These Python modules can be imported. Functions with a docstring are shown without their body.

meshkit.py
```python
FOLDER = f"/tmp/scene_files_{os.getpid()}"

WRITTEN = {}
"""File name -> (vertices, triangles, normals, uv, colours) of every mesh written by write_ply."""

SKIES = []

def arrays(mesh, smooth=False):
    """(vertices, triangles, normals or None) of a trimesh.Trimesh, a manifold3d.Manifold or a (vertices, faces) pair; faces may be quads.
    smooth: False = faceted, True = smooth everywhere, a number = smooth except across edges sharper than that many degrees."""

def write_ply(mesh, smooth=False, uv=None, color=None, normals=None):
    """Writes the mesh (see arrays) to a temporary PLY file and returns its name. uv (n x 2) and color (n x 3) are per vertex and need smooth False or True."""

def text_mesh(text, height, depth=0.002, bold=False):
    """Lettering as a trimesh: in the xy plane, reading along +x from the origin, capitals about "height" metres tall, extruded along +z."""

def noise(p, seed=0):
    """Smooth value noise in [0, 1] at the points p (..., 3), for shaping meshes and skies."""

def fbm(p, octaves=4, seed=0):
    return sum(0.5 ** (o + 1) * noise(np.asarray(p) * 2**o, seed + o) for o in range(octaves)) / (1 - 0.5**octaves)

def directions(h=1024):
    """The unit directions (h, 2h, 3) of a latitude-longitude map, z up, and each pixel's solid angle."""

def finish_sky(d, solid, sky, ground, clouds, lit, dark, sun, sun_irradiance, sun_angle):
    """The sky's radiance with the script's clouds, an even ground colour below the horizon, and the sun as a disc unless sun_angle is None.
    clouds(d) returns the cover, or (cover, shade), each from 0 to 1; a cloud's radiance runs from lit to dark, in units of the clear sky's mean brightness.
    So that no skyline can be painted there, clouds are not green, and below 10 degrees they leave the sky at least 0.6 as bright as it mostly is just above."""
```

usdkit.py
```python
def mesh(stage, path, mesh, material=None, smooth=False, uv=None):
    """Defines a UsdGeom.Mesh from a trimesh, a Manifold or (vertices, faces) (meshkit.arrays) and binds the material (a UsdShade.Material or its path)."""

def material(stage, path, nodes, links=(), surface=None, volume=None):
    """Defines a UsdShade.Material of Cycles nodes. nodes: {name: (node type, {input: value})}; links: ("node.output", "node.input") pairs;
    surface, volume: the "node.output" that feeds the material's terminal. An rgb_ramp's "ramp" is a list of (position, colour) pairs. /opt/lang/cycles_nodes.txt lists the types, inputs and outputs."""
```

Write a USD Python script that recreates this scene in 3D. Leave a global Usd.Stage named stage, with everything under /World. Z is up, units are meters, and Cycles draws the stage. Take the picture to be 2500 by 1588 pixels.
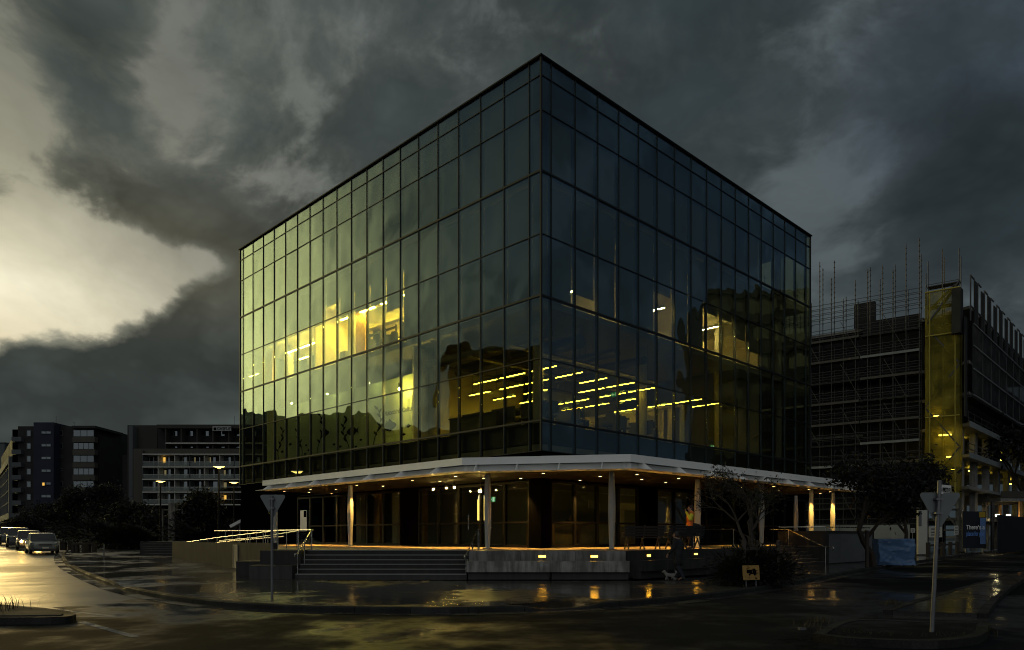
import math, random
import numpy as np
import trimesh, shapely, shapely.affinity
from shapely.geometry import Polygon, LineString, Point, box as sbox
import manifold3d as m3
import usdkit, meshkit
from pxr import Usd, UsdGeom, UsdLux, UsdShade, Gf, Sdf, Vt

stage = Usd.Stage.CreateInMemory()
UsdGeom.SetStageUpAxis(stage, UsdGeom.Tokens.z)
UsdGeom.SetStageMetersPerUnit(stage, 1.0)
UsdGeom.Xform.Define(stage, '/World')
UsdGeom.Scope.Define(stage, '/World/Looks')

# ------------------------------------------------------------------ camera
EYE = 1.5
FPX, CX, HY = 1783.0, 1250.0, 1307.0          # focal length, centre and horizon of the 2500 px wide photograph
cam = UsdGeom.Camera.Define(stage, '/World/camera')
cam.AddTranslateOp().Set(Gf.Vec3d(0, 0, EYE))
cam.AddRotateXOp().Set(90.0)
cam.CreateHorizontalApertureAttr(36.0)
cam.CreateFocalLengthAttr(36.0 * FPX / 2500.0)
cam.CreateVerticalApertureOffsetAttr(36.0 * (HY - 794.0) / 2500.0)
cam.CreateExposureAttr(0.0)
cam.CreateClippingRangeAttr(Gf.Vec2f(0.1, 20000))


def at(px, py, d):
    """The point at depth d that the photograph shows at pixel (px, py)."""
    return np.array([(px - CX) / FPX * d, d, EYE + (HY - py) / FPX * d])


# ------------------------------------------------------------------ node graphs
class Ref(str):
    pass


class NG:
    """A small builder of node graphs."""

    def __init__(self):
        self.nodes, self.links = {}, []

    def n(self, kind, out, **inputs):
        name = f'{kind}_{len(self.nodes)}'
        plain = {}
        for k, v in inputs.items():
            if isinstance(v, Ref):
                self.links.append((str(v), f'{name}.{k}'))
            else:
                plain[k] = v
        self.nodes[name] = (kind, plain)
        return Ref(f'{name}.{out}')

    def m(self, op, a, b=0.0, c=0.0, clamp=False):
        return self.n('math', 'value', math_type=op, value1=a, value2=b, value3=c, use_clamp=clamp)

    def add(self, *a):
        r = a[0]
        for x in a[1:]:
            r = self.m('add', r, x)
        return r

    def mul(self, *a):
        r = a[0]
        for x in a[1:]:
            r = self.m('multiply', r, x)
        return r

    def sub(self, a, b):
        return self.m('subtract', a, b)

    def vm(self, op, a, b=(0, 0, 0), out='vector', **kw):
        return self.n('vector_math', out, math_type=op, vector1=a, vector2=b, **kw)

    def remap(self, x, a, b, c=0.0, d=1.0, kind='smoothstep'):
        return self.n('map_range', 'result', range_type=kind, value=x, from_min=a, from_max=b, to_min=c, to_max=d, clamp=True)

    def mix(self, f, a, b, blend='mix'):
        return self.n('mix_color', 'result', blend_type=blend, fac=f, a=a, b=b, use_clamp=True)

    def noise(self, v, scale, detail=4.0, rough=0.5, distortion=0.0, out='fac'):
        return self.n('noise_texture', out, vector=v, scale=scale, detail=detail, roughness=rough, distortion=distortion)

    def build(self, path, surface=None, volume=None):
        return usdkit.material(stage, path, self.nodes, self.links, surface=surface, volume=volume)


# ------------------------------------------------------------------ sky: a low sun behind broken evening cloud
SUN_AZ, SUN_EL = math.radians(-37.5), math.radians(8.5)      # towards the left of the street


def sky_material():
    g = NG()
    d = g.n('texture_coordinate', 'generated')
    dirn = g.vm('normalize', d)
    sx = g.n('separate_xyz', 'x', vector=dirn)
    node = sx.split('.')[0]
    dx, dy, dz = Ref(node + '.x'), Ref(node + '.y'), Ref(node + '.z')
    deg = 180 / math.pi
    az = g.mul(g.m('arctan2', dx, dy), deg)
    el = g.mul(g.m('arcsine', dz), deg)

    def spot(px, py, wx, wy, tilt=0.0):
        """1 at the sky's direction of that pixel, falling off over wx, wy degrees, along an axis turned by tilt degrees."""
        a0 = math.degrees(math.atan((px - CX) / FPX))
        e0 = math.degrees(math.atan((HY - py) / FPX * math.cos(math.radians(a0))))
        return spot_ae(a0, e0, wx, wy, tilt)

    def spot_ae(a0, e0, wx, wy, tilt=0.0):
        a, e = g.sub(az, a0), g.sub(el, e0)
        c, s = math.cos(math.radians(tilt)), math.sin(math.radians(tilt))
        p = g.add(g.mul(a, c / wx), g.mul(e, s / wx))
        q = g.add(g.mul(a, -s / wy), g.mul(e, c / wy))
        r2 = g.add(g.mul(p, p), g.mul(q, q))
        return g.m('exponent', g.mul(r2, -1.0))

    # cloud shapes: noise on the direction, flattened towards the horizon
    flat = g.n('combine_xyz', 'vector', x=dx, y=dy, z=g.mul(dz, 1.45))
    warp = g.noise(flat, 2.3, 3.0, 0.5, out='color')
    wv = g.vm('add', flat, g.vm('scale', g.vm('subtract', warp, (0.5, 0.5, 0.5)), scale=0.22))
    big = g.noise(wv, 2.6, 3.0, 0.5)
    fine = g.noise(wv, 8.5, 9.0, 0.56)
    wisp = g.noise(wv, 24.0, 8.0, 0.62)
    bil = g.n('voronoi_texture', 'distance', feature='f1', vector=wv, scale=7.0, detail=3.0, roughness=0.5, lacunarity=2.1, randomness=1.0)
    puff = g.sub(0.78, bil)
    calm = g.remap(az, -12.0, 16.0, 1.0, 0.62)
    density = g.add(g.mul(calm, g.add(g.mul(g.sub(big, 0.5), 0.9), g.mul(g.sub(fine, 0.5), 1.35), g.mul(g.sub(wisp, 0.5), 0.45), g.mul(puff, 0.62))), 0.50)
    # where the cover is thick (+) or thin (-)
    bias = g.mul(0.0, 1.0)
    for amount, args in SKY_COVER:
        bias = g.add(bias, g.mul(spot(*args), amount))
    for amount, args in SKY_COVER_OUTSIDE:
        bias = g.add(bias, g.mul(spot_ae(*args), amount))
    leftness = g.remap(az, -40.0, 6.0, 0.0, 1.0)
    bias = g.add(bias, g.mul(leftness, 0.12))
    dens = g.add(density, bias)
    cover = g.remap(dens, 0.30, 0.62)
    thick = g.remap(dens, 0.48, 0.92)

    # the light behind the clouds: strongest low in the left of the view and beyond it
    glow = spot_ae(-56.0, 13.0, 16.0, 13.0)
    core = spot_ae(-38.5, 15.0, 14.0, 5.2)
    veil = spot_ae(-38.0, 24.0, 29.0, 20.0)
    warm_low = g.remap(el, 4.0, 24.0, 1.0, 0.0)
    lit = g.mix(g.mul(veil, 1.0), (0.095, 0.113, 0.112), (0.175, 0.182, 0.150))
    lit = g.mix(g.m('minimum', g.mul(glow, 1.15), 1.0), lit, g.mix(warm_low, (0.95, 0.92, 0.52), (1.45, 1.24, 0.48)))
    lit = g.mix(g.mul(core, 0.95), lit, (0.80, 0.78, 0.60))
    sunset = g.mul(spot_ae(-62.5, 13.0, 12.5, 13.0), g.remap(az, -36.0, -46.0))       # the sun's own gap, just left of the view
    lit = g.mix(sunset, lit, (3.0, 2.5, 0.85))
    bluish = g.m('maximum', spot(2420, 170, 9.0, 7.0), spot_ae(60, 35, 30, 25))
    lit = g.mix(g.mul(bluish, 0.75), lit, (0.082, 0.112, 0.160))
    streak = g.mul(g.remap(fine, 0.25, 0.75, 1.16, 0.78, 'linear'), g.remap(wisp, 0.2, 0.8, 1.08, 0.9, 'linear'))
    lit = g.mix(1.0, lit, g.n('combine_color', 'color', color_type='rgb', r=streak, g=streak, b=streak), 'multiply')
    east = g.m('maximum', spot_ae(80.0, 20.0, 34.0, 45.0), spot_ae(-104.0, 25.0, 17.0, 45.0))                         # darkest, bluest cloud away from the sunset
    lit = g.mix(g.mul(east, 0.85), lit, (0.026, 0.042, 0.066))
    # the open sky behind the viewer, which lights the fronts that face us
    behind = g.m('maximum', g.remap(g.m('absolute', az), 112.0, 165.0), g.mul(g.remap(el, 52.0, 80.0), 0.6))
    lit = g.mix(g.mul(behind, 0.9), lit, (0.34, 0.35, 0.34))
    # the clouds' own tone
    dark = g.mix(g.remap(az, -35.0, 20.0), (0.052, 0.063, 0.058), (0.027, 0.037, 0.041))
    dark = g.mix(g.mul(spot_ae(-30.0, 19.0, 16.0, 4.5), 0.6), dark, (0.135, 0.12, 0.075))
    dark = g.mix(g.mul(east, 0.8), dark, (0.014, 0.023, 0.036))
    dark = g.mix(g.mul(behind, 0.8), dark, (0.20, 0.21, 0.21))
    half = g.mix(0.45, dark, lit)
    cloud = g.mix(thick, half, dark)
    shade = g.mul(g.remap(bil, 0.3, 1.2, 1.42, 0.70, 'linear'), g.remap(fine, 0.28, 0.72, 0.84, 1.18, 'linear'))
    cloud = g.mix(1.0, cloud, g.n('combine_color', 'color', color_type='rgb', r=shade, g=shade, b=shade), 'multiply')
    air = g.n('sky_texture', 'color', sky_type='single_scattering', sun_disc=False, sun_elevation=SUN_EL, sun_rotation=SUN_AZ,
              altitude=10.0, air_density=1.0, aerosol_density=2.0, ozone_density=1.0, vector=dirn)
    K = 1.0 / SKY_STRENGTH
    lit_air = g.mix(0.12, g.vm('scale', lit, scale=K), air)
    full = g.n('mix_color', 'result', blend_type='mix', fac=cover, a=lit_air, b=g.vm('scale', cloud, scale=K), use_clamp=True)
    low = g.remap(el, -1.5, 0.0)                                  # below the horizon: dark ground
    full = g.n('mix_color', 'result', blend_type='mix', fac=low, a=(0.02 * K, 0.02 * K, 0.018 * K), b=full, use_clamp=True)
    bg = g.n('background_shader', 'background', color=full, strength=SKY_STRENGTH)
    return g.build('/World/Looks/evening_sky', surface=bg)


SKY_STRENGTH = 0.05
# (amount, (px, py, width deg, height deg, tilt)) in the photograph's sky
SKY_COVER = [
    (0.42, (215, 130, 3.4, 7.5, 8)),       # hanging dark column, upper left
    (0.50, (300, 500, 12.0, 1.9, -6)),     # band under the upper clouds
    (0.22, (560, 580, 8.0, 2.6, -10)),
    (0.16, (640, 360, 9.0, 3.0, 18)),
    (-0.30, (60, 300, 2.4, 6.0, 0)),
    (-0.22, (430, 190, 7.0, 3.0, 20)),
    (-0.22, (450, 310, 8.0, 2.2, 20)),
    (-0.16, (300, 400, 4.0, 2.0, 0)),
    (-0.52, (60, 680, 11.0, 3.4, 6)),      # the bright gap
    (-0.50, (300, 625, 9.0, 1.6, 4)),
    (-0.25, (480, 655, 3.0, 1.2, 4)),
    (0.80, (560, 760, 6.5, 4.0, 30)),      # rising bank, lower left
    (0.75, (330, 890, 11.0, 2.8, 24)),
    (0.90, (200, 970, 24.0, 2.6, 4)),
    (0.75, (350, 1070, 30.0, 2.2, 0)),
    (0.45, (1000, 1250, 60.0, 3.0, 0)),
    (0.80, (60, 1190, 16.0, 2.4, 0)),
    (0.12, (380, 420, 6.0, 3.0, 20)),
    (0.20, (620, 400, 9.0, 4.5, 10)),
    (-0.34, (2080, 440, 7.0, 2.6, 20)),
    (0.40, (2330, 430, 5.5, 5.5, -20)),
    (0.25, (2450, 330, 3.0, 3.0, 0)),
    (0.30, (2420, 560, 8.0, 3.0, 0)),
    (0.16, (1500, 120, 16.0, 9.0, 0)),
    (-0.22, (2060, 640, 11.0, 2.2, 4)),
]

# the same bright break goes on to the left of the view (azimuth, elevation, widths)
SKY_COVER_OUTSIDE = [(-0.85, (-60.0, 13.0, 14.0, 11.0)), (-0.30, (-66.0, 28.0, 16.0, 9.0))]

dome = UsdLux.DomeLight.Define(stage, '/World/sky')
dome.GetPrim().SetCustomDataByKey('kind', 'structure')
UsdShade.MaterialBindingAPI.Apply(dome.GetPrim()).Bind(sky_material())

# ------------------------------------------------------------------ sun: hidden behind cloud, a faint broad warm light
sun = UsdLux.DistantLight.Define(stage, '/World/sun')
sun.CreateNormalizeAttr(True) if hasattr(sun, 'CreateNormalizeAttr') else None
sun.CreateIntensityAttr(0.095)
sun.CreateAngleAttr(10.0)
sun.CreateColorAttr(Gf.Vec3f(1.0, 0.70, 0.24))
_sd = Gf.Vec3d(math.sin(SUN_AZ) * math.cos(SUN_EL), math.cos(SUN_AZ) * math.cos(SUN_EL), math.sin(SUN_EL))
_m = Gf.Matrix4d().SetRotate(Gf.Rotation(Gf.Vec3d(0, 0, 1), _sd))
sun.AddTransformOp().Set(_m)

# ------------------------------------------------------------------ materials
def plain(name, color, rough=0.6, metal=0.0, spec=0.5, vary=0.0, bump=0.0, scale=6.0, **kw):
    """A painted, cast or woven surface: tone varied by noise, optional fine relief."""
    g = NG()
    col, ro, extra = color, rough, {}
    if vary > 0 or bump > 0:
        pos = g.n('geometry', 'position')
        a = g.noise(pos, scale, 6.0, 0.6)
        b = g.noise(pos, scale * 0.21, 3.0, 0.5)
        if vary > 0:
            k = g.add(g.mul(g.sub(a, 0.5), 1.4), g.mul(g.sub(b, 0.5), 1.2), 0.5)
            lo = tuple(c * (1 - vary) for c in color)
            hi = tuple(min(1.0, c * (1 + vary)) for c in color)
            col = g.mix(g.n('clamp', 'result', value=k), lo, hi)
            ro = g.remap(b, 0.3, 0.7, max(0.03, rough - 0.12), min(1.0, rough + 0.12), 'linear')
        if bump > 0:
            extra['normal'] = g.n('bump', 'normal', height=g.noise(pos, scale * 5, 3.0, 0.6), strength=bump, distance=0.02)
    p = g.n('principled_bsdf', 'BSDF', base_color=col, roughness=ro, metallic=metal, specular_ior_level=spec, **extra, **kw)
    return g.build('/World/Looks/' + name, surface=p)


def emitter(name, color, strength):
    g = NG()
    return g.build('/World/Looks/' + name, surface=g.n('emission', 'emission', color=color, strength=strength))


def pane_material(name, reflect, tint, clear, wave=0.25, rough=0.0):
    """Coated window glass: mirror-like by view angle over a tinted clear pane, with the slow waviness of toughened sheets."""
    g = NG()
    pos = g.n('geometry', 'position')
    wob = g.n('bump', 'normal', height=g.noise(pos, 0.55, 1.0, 0.5), strength=wave, distance=0.03)
    facing = g.n('layer_weight', 'facing', blend=0.5, normal=wob)
    fac = g.add(reflect, g.mul(g.m('power', facing, 4.0), 1.0 - reflect))
    gl = g.n('glossy_bsdf', 'BSDF', color=tint, roughness=rough, normal=wob)
    tr = g.n('transparent_bsdf', 'BSDF', color=clear)
    return g.build('/World/Looks/' + name, surface=g.n('mix_closure', 'closure', fac=fac, closure1=tr, closure2=gl))


def wet_ground(name, color, dry_rough, wet_rough, grain, puddle_scale, wet_lo, wet_hi, grain_scale=90.0, vary=0.35, cracks=0.0, ior_dry=1.3):
    """Rain-wet paving: dark damp colour, glossy film where the water lies, broken by the grain of the surface."""
    g = NG()
    pos = g.n('geometry', 'position')
    st = g.vm('multiply', pos, (1.0, 1.0, 0.3))
    a = g.noise(st, puddle_scale, 5.0, 0.55, 0.4)
    b = g.noise(st, puddle_scale * 5.3, 5.0, 0.6)
    c = g.noise(pos, grain_scale, 3.0, 0.7)
    wet = g.remap(g.add(g.mul(a, 0.75), g.mul(b, 0.25)), wet_lo, wet_hi)
    k = g.remap(g.add(g.mul(b, 0.6), g.mul(c, 0.4)), 0.3, 0.7, 1 - vary, 1 + vary, 'linear')
    col = g.mix(1.0, color, g.n('combine_color', 'color', color_type='rgb', r=k, g=k, b=k), 'multiply')
    col = g.mix(g.mul(wet, 0.55), col, (0.006, 0.006, 0.006))
    # coarse stone, seen near by
    stone = g.n('voronoi_texture', 'distance', feature='f1', vector=pos, scale=34.0)
    sk = g.remap(stone, 0.1, 0.6, 1.35, 0.6, 'linear')
    col = g.mix(1.0, col, g.n('combine_color', 'color', color_type='rgb', r=sk, g=sk, b=sk), 'multiply')
    if cracks > 0:
        wpos = g.vm('add', pos, g.vm('scale', g.noise(pos, 0.8, 4.0, 0.6, out='color'), scale=1.6))
        edge = g.n('voronoi_texture', 'distance', feature='distance_to_edge', vector=wpos, scale=0.16)
        seam = g.mul(g.remap(edge, 0.0025, 0.006, 1.0, 0.0), g.remap(g.noise(pos, 0.2, 2.0), 0.45, 0.55))
        cell = g.n('voronoi_texture', 'color', feature='f1', metric='manhattan', vector=pos, scale=0.085)
        tone = g.remap(g.n('rgb_to_bw', 'val', color=cell), 0.25, 0.75, 0.72, 1.28, 'linear')
        col = g.mix(1.0, col, g.n('combine_color', 'color', color_type='rgb', r=tone, g=tone, b=tone), 'multiply')
        col = g.mix(seam, col, (0.004, 0.004, 0.004))
    ro = g.remap(wet, 0.0, 1.0, dry_rough, wet_rough, 'linear')
    h = g.add(g.mul(g.sub(1.0, stone), 0.7), g.mul(c, 0.35), g.mul(g.noise(pos, 6.5, 3.0, 0.55), 1.1), g.mul(g.noise(pos, grain_scale * 0.35, 3.0, 0.6), 0.6))
    nrm = g.n('bump', 'normal', height=h, strength=g.remap(wet, 0.0, 1.0, grain, grain * 0.30, 'linear'), distance=0.01)
    p = g.n('principled_bsdf', 'BSDF', base_color=col, roughness=ro, normal=nrm, ior=g.remap(wet, 0.0, 1.0, ior_dry, 1.42, 'linear'))
    return g.build('/World/Looks/' + name, surface=p)


M = {}
M['asphalt'] = wet_ground('wet_asphalt', (0.016, 0.017, 0.018), 0.80, 0.12, 0.35, 0.16, 0.44, 0.62, 40.0, 0.4, 1.0, 1.10)
M['asphalt_worn'] = wet_ground('worn_street_asphalt', (0.026, 0.025, 0.023), 0.46, 0.30, 0.55, 0.16, 0.36, 0.60, 40.0, 0.4, 1.0, 1.42)
M['paving'] = wet_ground('wet_concrete_paving', (0.036, 0.035, 0.032), 0.45, 0.10, 0.24, 0.30, 0.32, 0.54, 60.0, 0.25)
M['kerb'] = wet_ground('wet_kerb_concrete', (0.018, 0.018, 0.017), 0.85, 0.6, 0.4, 0.6, 0.42, 0.6, 70.0, 0.3)
M['gutter'] = wet_ground('wet_gutter', (0.034, 0.034, 0.033), 0.38, 0.1, 0.35, 0.4, 0.40, 0.56)
M['earth'] = plain('dark_earth', (0.018, 0.017, 0.014), 0.9, vary=0.4)
M['terrace'] = wet_ground('terrace_paving', (0.42, 0.34, 0.22), 0.5, 0.3, 0.15, 0.5, 0.45, 0.7, 60.0, 0.2)
M['line_paint'] = wet_ground('worn_line_paint', (0.20, 0.20, 0.19), 0.4, 0.15, 0.4, 0.5, 0.4, 0.6, 60.0, 0.5)


def stained_concrete(name, color, dark, gloss=0.35):
    """Board-marked concrete with rain streaks running down it."""
    g = NG()
    pos = g.n('geometry', 'position')
    run = g.vm('multiply', pos, (5.0, 5.0, 0.55))
    a = g.noise(run, 1.0, 5.0, 0.6)
    b = g.noise(pos, 1.3, 5.0, 0.6)
    k = g.remap(g.add(g.mul(a, 0.6), g.mul(b, 0.4)), 0.40, 0.62)
    col = g.mix(k, dark, color)
    fine = g.noise(pos, 45.0, 3.0, 0.6)
    nrm = g.n('bump', 'normal', height=fine, strength=0.3, distance=0.01)
    return g.build('/World/Looks/' + name, surface=g.n('principled_bsdf', 'BSDF', base_color=col, roughness=g.remap(k, 0, 1, gloss, 0.8, 'linear'), normal=nrm))


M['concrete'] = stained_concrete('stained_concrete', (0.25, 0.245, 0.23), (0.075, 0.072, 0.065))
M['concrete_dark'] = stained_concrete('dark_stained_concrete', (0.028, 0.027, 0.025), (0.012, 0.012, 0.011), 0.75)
M['concrete_black'] = stained_concrete('black_ramp_concrete', (0.013, 0.013, 0.012), (0.006, 0.006, 0.005), 0.85)  # the dark concrete again, darker still, for the ramp wall alone
M['nosing'] = plain('pale_step_nosing', (0.16, 0.165, 0.16), 0.7)
M['concrete_raw'] = stained_concrete('raw_site_concrete', (0.28, 0.28, 0.27), (0.15, 0.15, 0.145))
M['white_paint'] = plain('white_painted_steel', (0.84, 0.84, 0.82), 0.42, vary=0.06, scale=1.6)
M['column_paint'] = plain('shaded_column_paint', (0.34, 0.36, 0.35), 0.45, vary=0.08, scale=2.0)  # white paint darkened: the shade under the canopy is put into the colour
M['soffit'] = plain('underlit_soffit_boards', (0.007, 0.006, 0.005), 0.8, vary=0.1, scale=2.0, spec=0.1)  # near-black colour stands in for how little light the soffit gets
M['black_frame'] = plain('black_aluminium', (0.006, 0.006, 0.007), 0.6, spec=0.15)
M['mullion'] = plain('dark_bronze_aluminium', (0.010, 0.012, 0.013), 0.45, spec=0.3)
M['black_clad'] = plain('black_cladding', (0.0025, 0.0025, 0.003), 0.8, spec=0.0, vary=0.2)
M['steel'] = plain('stainless_steel', (0.62, 0.62, 0.60), 0.20, metal=1.0, vary=0.05, scale=30)
M['galv'] = plain('galvanised_steel', (0.17, 0.175, 0.19), 0.42, metal=0.7, vary=0.25, scale=9)
M['sign_back'] = plain('grey_sign_aluminium', (0.13, 0.14, 0.15), 0.5, metal=0.25, vary=0.16, scale=4)
M['slab'] = plain('floor_slab_concrete', (0.22, 0.21, 0.19), 0.8, vary=0.12)
M['carpet'] = plain('office_carpet', (0.05, 0.05, 0.052), 0.95, vary=0.2)
M['inner_wall'] = plain('warm_plaster', (0.62, 0.56, 0.42), 0.8, vary=0.05)
M['inner_dim'] = plain('grey_plaster', (0.30, 0.29, 0.26), 0.85, vary=0.06)
M['timber'] = plain('timber_lining', (0.46, 0.27, 0.11), 0.5, vary=0.3, scale=3)
M['blind'] = plain('roller_blind', (0.10, 0.115, 0.115), 0.9, vary=0.10, scale=1.5)
M['ceiling'] = plain('ceiling_tiles', (0.60, 0.58, 0.52), 0.85, vary=0.04)
M['duct'] = plain('duct_metal', (0.12, 0.115, 0.10), 0.45, metal=0.6)
M['dark_plastic'] = plain('dark_plastic', (0.016, 0.016, 0.018), 0.45)
M['desk_top'] = plain('desk_laminate', (0.42, 0.38, 0.30), 0.45)
M['grey_fabric'] = plain('grey_fabric', (0.06, 0.06, 0.065), 0.9)
M['screen'] = plain('dark_screen', (0.01, 0.01, 0.012), 0.15)
M['spandrel'] = plain('spandrel_backing', (0.018, 0.022, 0.025), 0.6)
M['pane'] = pane_material('coated_window_glass', 0.16, (0.66, 0.86, 1.0), (0.86, 0.86, 0.72), 0.8)
M['shop_pane'] = pane_material('ground_floor_glass', 0.045, (0.85, 0.95, 1.0), (0.80, 0.82, 0.76), 0.08)
M['dim_pane'] = plain('dim_far_glass', (0.008, 0.009, 0.010), 0.25, spec=0.3)
M['small_pane'] = pane_material('far_window_glass', 0.22, (0.75, 0.85, 0.95), (0.25, 0.27, 0.28), 0.1)
WARM = (1.0, 0.66, 0.20)
M['lamp_strip'] = emitter('lit_lamp_strip', (1.0, 0.70, 0.05), 22.0)
M['lamp_strip_bright'] = emitter('lit_lamp_strip_bright', (1.0, 0.74, 0.06), 480.0)
M['lamp_spot'] = emitter('lit_spot', (1.0, 0.70, 0.16), 260.0)
M['downlight'] = emitter('lit_downlight', (1.0, 0.66, 0.26), 22.0)
M['window_lamp'] = emitter('lit_far_lamp', (1.0, 0.9, 0.65), 2.0)
M['brick_light'] = emitter('lit_wall_light', (1.0, 0.46, 0.03), 18.0)
M['street_light'] = emitter('lit_street_lantern', (1.0, 0.60, 0.12), 6.0)
M['exit_green'] = emitter('lit_exit_green', (0.05, 0.6, 0.10), 0.25)
M['exit_white'] = emitter('lit_exit_white', (0.6, 1.0, 0.65), 0.55)
M['window_amber'] = emitter('lit_window_amber', (1.0, 0.55, 0.10), 0.9)
M['window_dim'] = emitter('lit_window_dim', (0.9, 0.75, 0.35), 0.16)
M['headlight_lit'] = emitter('lit_headlight', (1.0, 0.56, 0.12), 260.0)
M['site_lamp'] = emitter('lit_site_lamp', (1.0, 0.85, 0.42), 45.0)


# ------------------------------------------------------------------ prims
_used = {}


def numbered(parent, name):
    k = _used.get((parent, name), 0)
    _used[(parent, name)] = k + 1
    return name if k == 0 else f'{name}_{k:03d}'


class Node:
    def __init__(self, path, mat=None):
        self.path, self.mat = path, np.eye(4) if mat is None else mat
        self.inv = np.linalg.inv(self.mat)
        self.prim = stage.GetPrimAtPath(path)


WORLD = Node('/World')


def data(prim, label=None, cat=None, group=None, kind=None):
    for k, v in (('label', label), ('category', cat), ('group', group), ('kind', kind)):
        if v:
            prim.SetCustomDataByKey(k, v)


def matrix(loc, rz):
    m = np.eye(4)
    c, s = math.cos(rz), math.sin(rz)
    m[:3, :3] = [[c, -s, 0], [s, c, 0], [0, 0, 1]]
    m[:3, 3] = loc
    return m


def thing(name, label, cat, loc=(0, 0, 0), rz=0.0, group=None, kind=None):
    path = '/World/' + numbered('/World', name)
    x = UsdGeom.Xform.Define(stage, path)
    x.AddTranslateOp().Set(Gf.Vec3d(*map(float, loc)))
    x.AddRotateZOp().Set(math.degrees(rz))
    data(x.GetPrim(), label, cat, group, kind)
    return Node(path, matrix(loc, rz))


def arr(mesh):
    v, f, _ = meshkit.arrays(mesh)
    return v, f


def part(parent, name, mesh, mat, smooth=False, world=True, label=None, kind=None):
    """A mesh under a thing or part; world: its points are given in world coordinates."""
    if isinstance(mesh, list):
        mesh = join(mesh)
    v, f, n = meshkit.arrays(mesh, smooth)
    if world and not np.allclose(parent.mat, np.eye(4)):
        v = v @ parent.inv[:3, :3].T + parent.inv[:3, 3]
        if n is not None:
            n = n @ parent.inv[:3, :3].T
    path = parent.path + '/' + numbered(parent.path, name)
    m = UsdGeom.Mesh.Define(stage, path)
    m.CreatePointsAttr(Vt.Vec3fArray.FromNumpy(np.ascontiguousarray(v, np.float32)))
    m.CreateFaceVertexCountsAttr(Vt.IntArray.FromNumpy(np.full(len(f), 3, np.int32)))
    m.CreateFaceVertexIndicesAttr(Vt.IntArray.FromNumpy(np.ascontiguousarray(f, np.int32).ravel()))
    m.CreateSubdivisionSchemeAttr('none')
    if n is not None:
        m.CreateNormalsAttr(Vt.Vec3fArray.FromNumpy(np.ascontiguousarray(n, np.float32)))
        m.SetNormalsInterpolation('vertex')
    if mat is not None:
        UsdShade.MaterialBindingAPI.Apply(m.GetPrim()).Bind(M[mat] if isinstance(mat, str) else mat)
    data(m.GetPrim(), label, None, None, kind)
    return Node(path, parent.mat)


def single(name, mesh, mat, label, cat, group=None, smooth=False):
    """A thing that is one mesh."""
    n = part(WORLD, name, mesh, mat, smooth)
    data(stage.GetPrimAtPath(n.path), label, cat, group)
    return n


def struct(name, mesh, mat, smooth=False, kind='structure'):
    n = part(WORLD, name, mesh, mat, smooth)
    data(stage.GetPrimAtPath(n.path), kind=kind)
    return n


def copy_of(src, loc, rz=0.0, label=None, scale=None):
    sp = stage.GetPrimAtPath(src.path)
    was = sp.GetCustomData()
    base = src.path.split('/')[-1]
    if base[-4:-3] == '_' and base[-3:].isdigit():
        base = base[:-4]
    path = '/World/' + numbered('/World', base)
    x = UsdGeom.Xform.Define(stage, path)
    x.GetPrim().GetReferences().AddInternalReference(src.path)
    x.ClearXformOpOrder()
    for o in list(x.GetPrim().GetAttributes()):
        pass
    x.AddTransformOp().Set(Gf.Matrix4d(*[float(q) for q in (matrix(loc, rz) @ np.diag([scale or 1, scale or 1, scale or 1, 1])).T.ravel()]))
    x.GetPrim().SetInstanceable(True)
    data(x.GetPrim(), label or was.get('label'), was.get('category'), was.get('group'))
    return x


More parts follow.
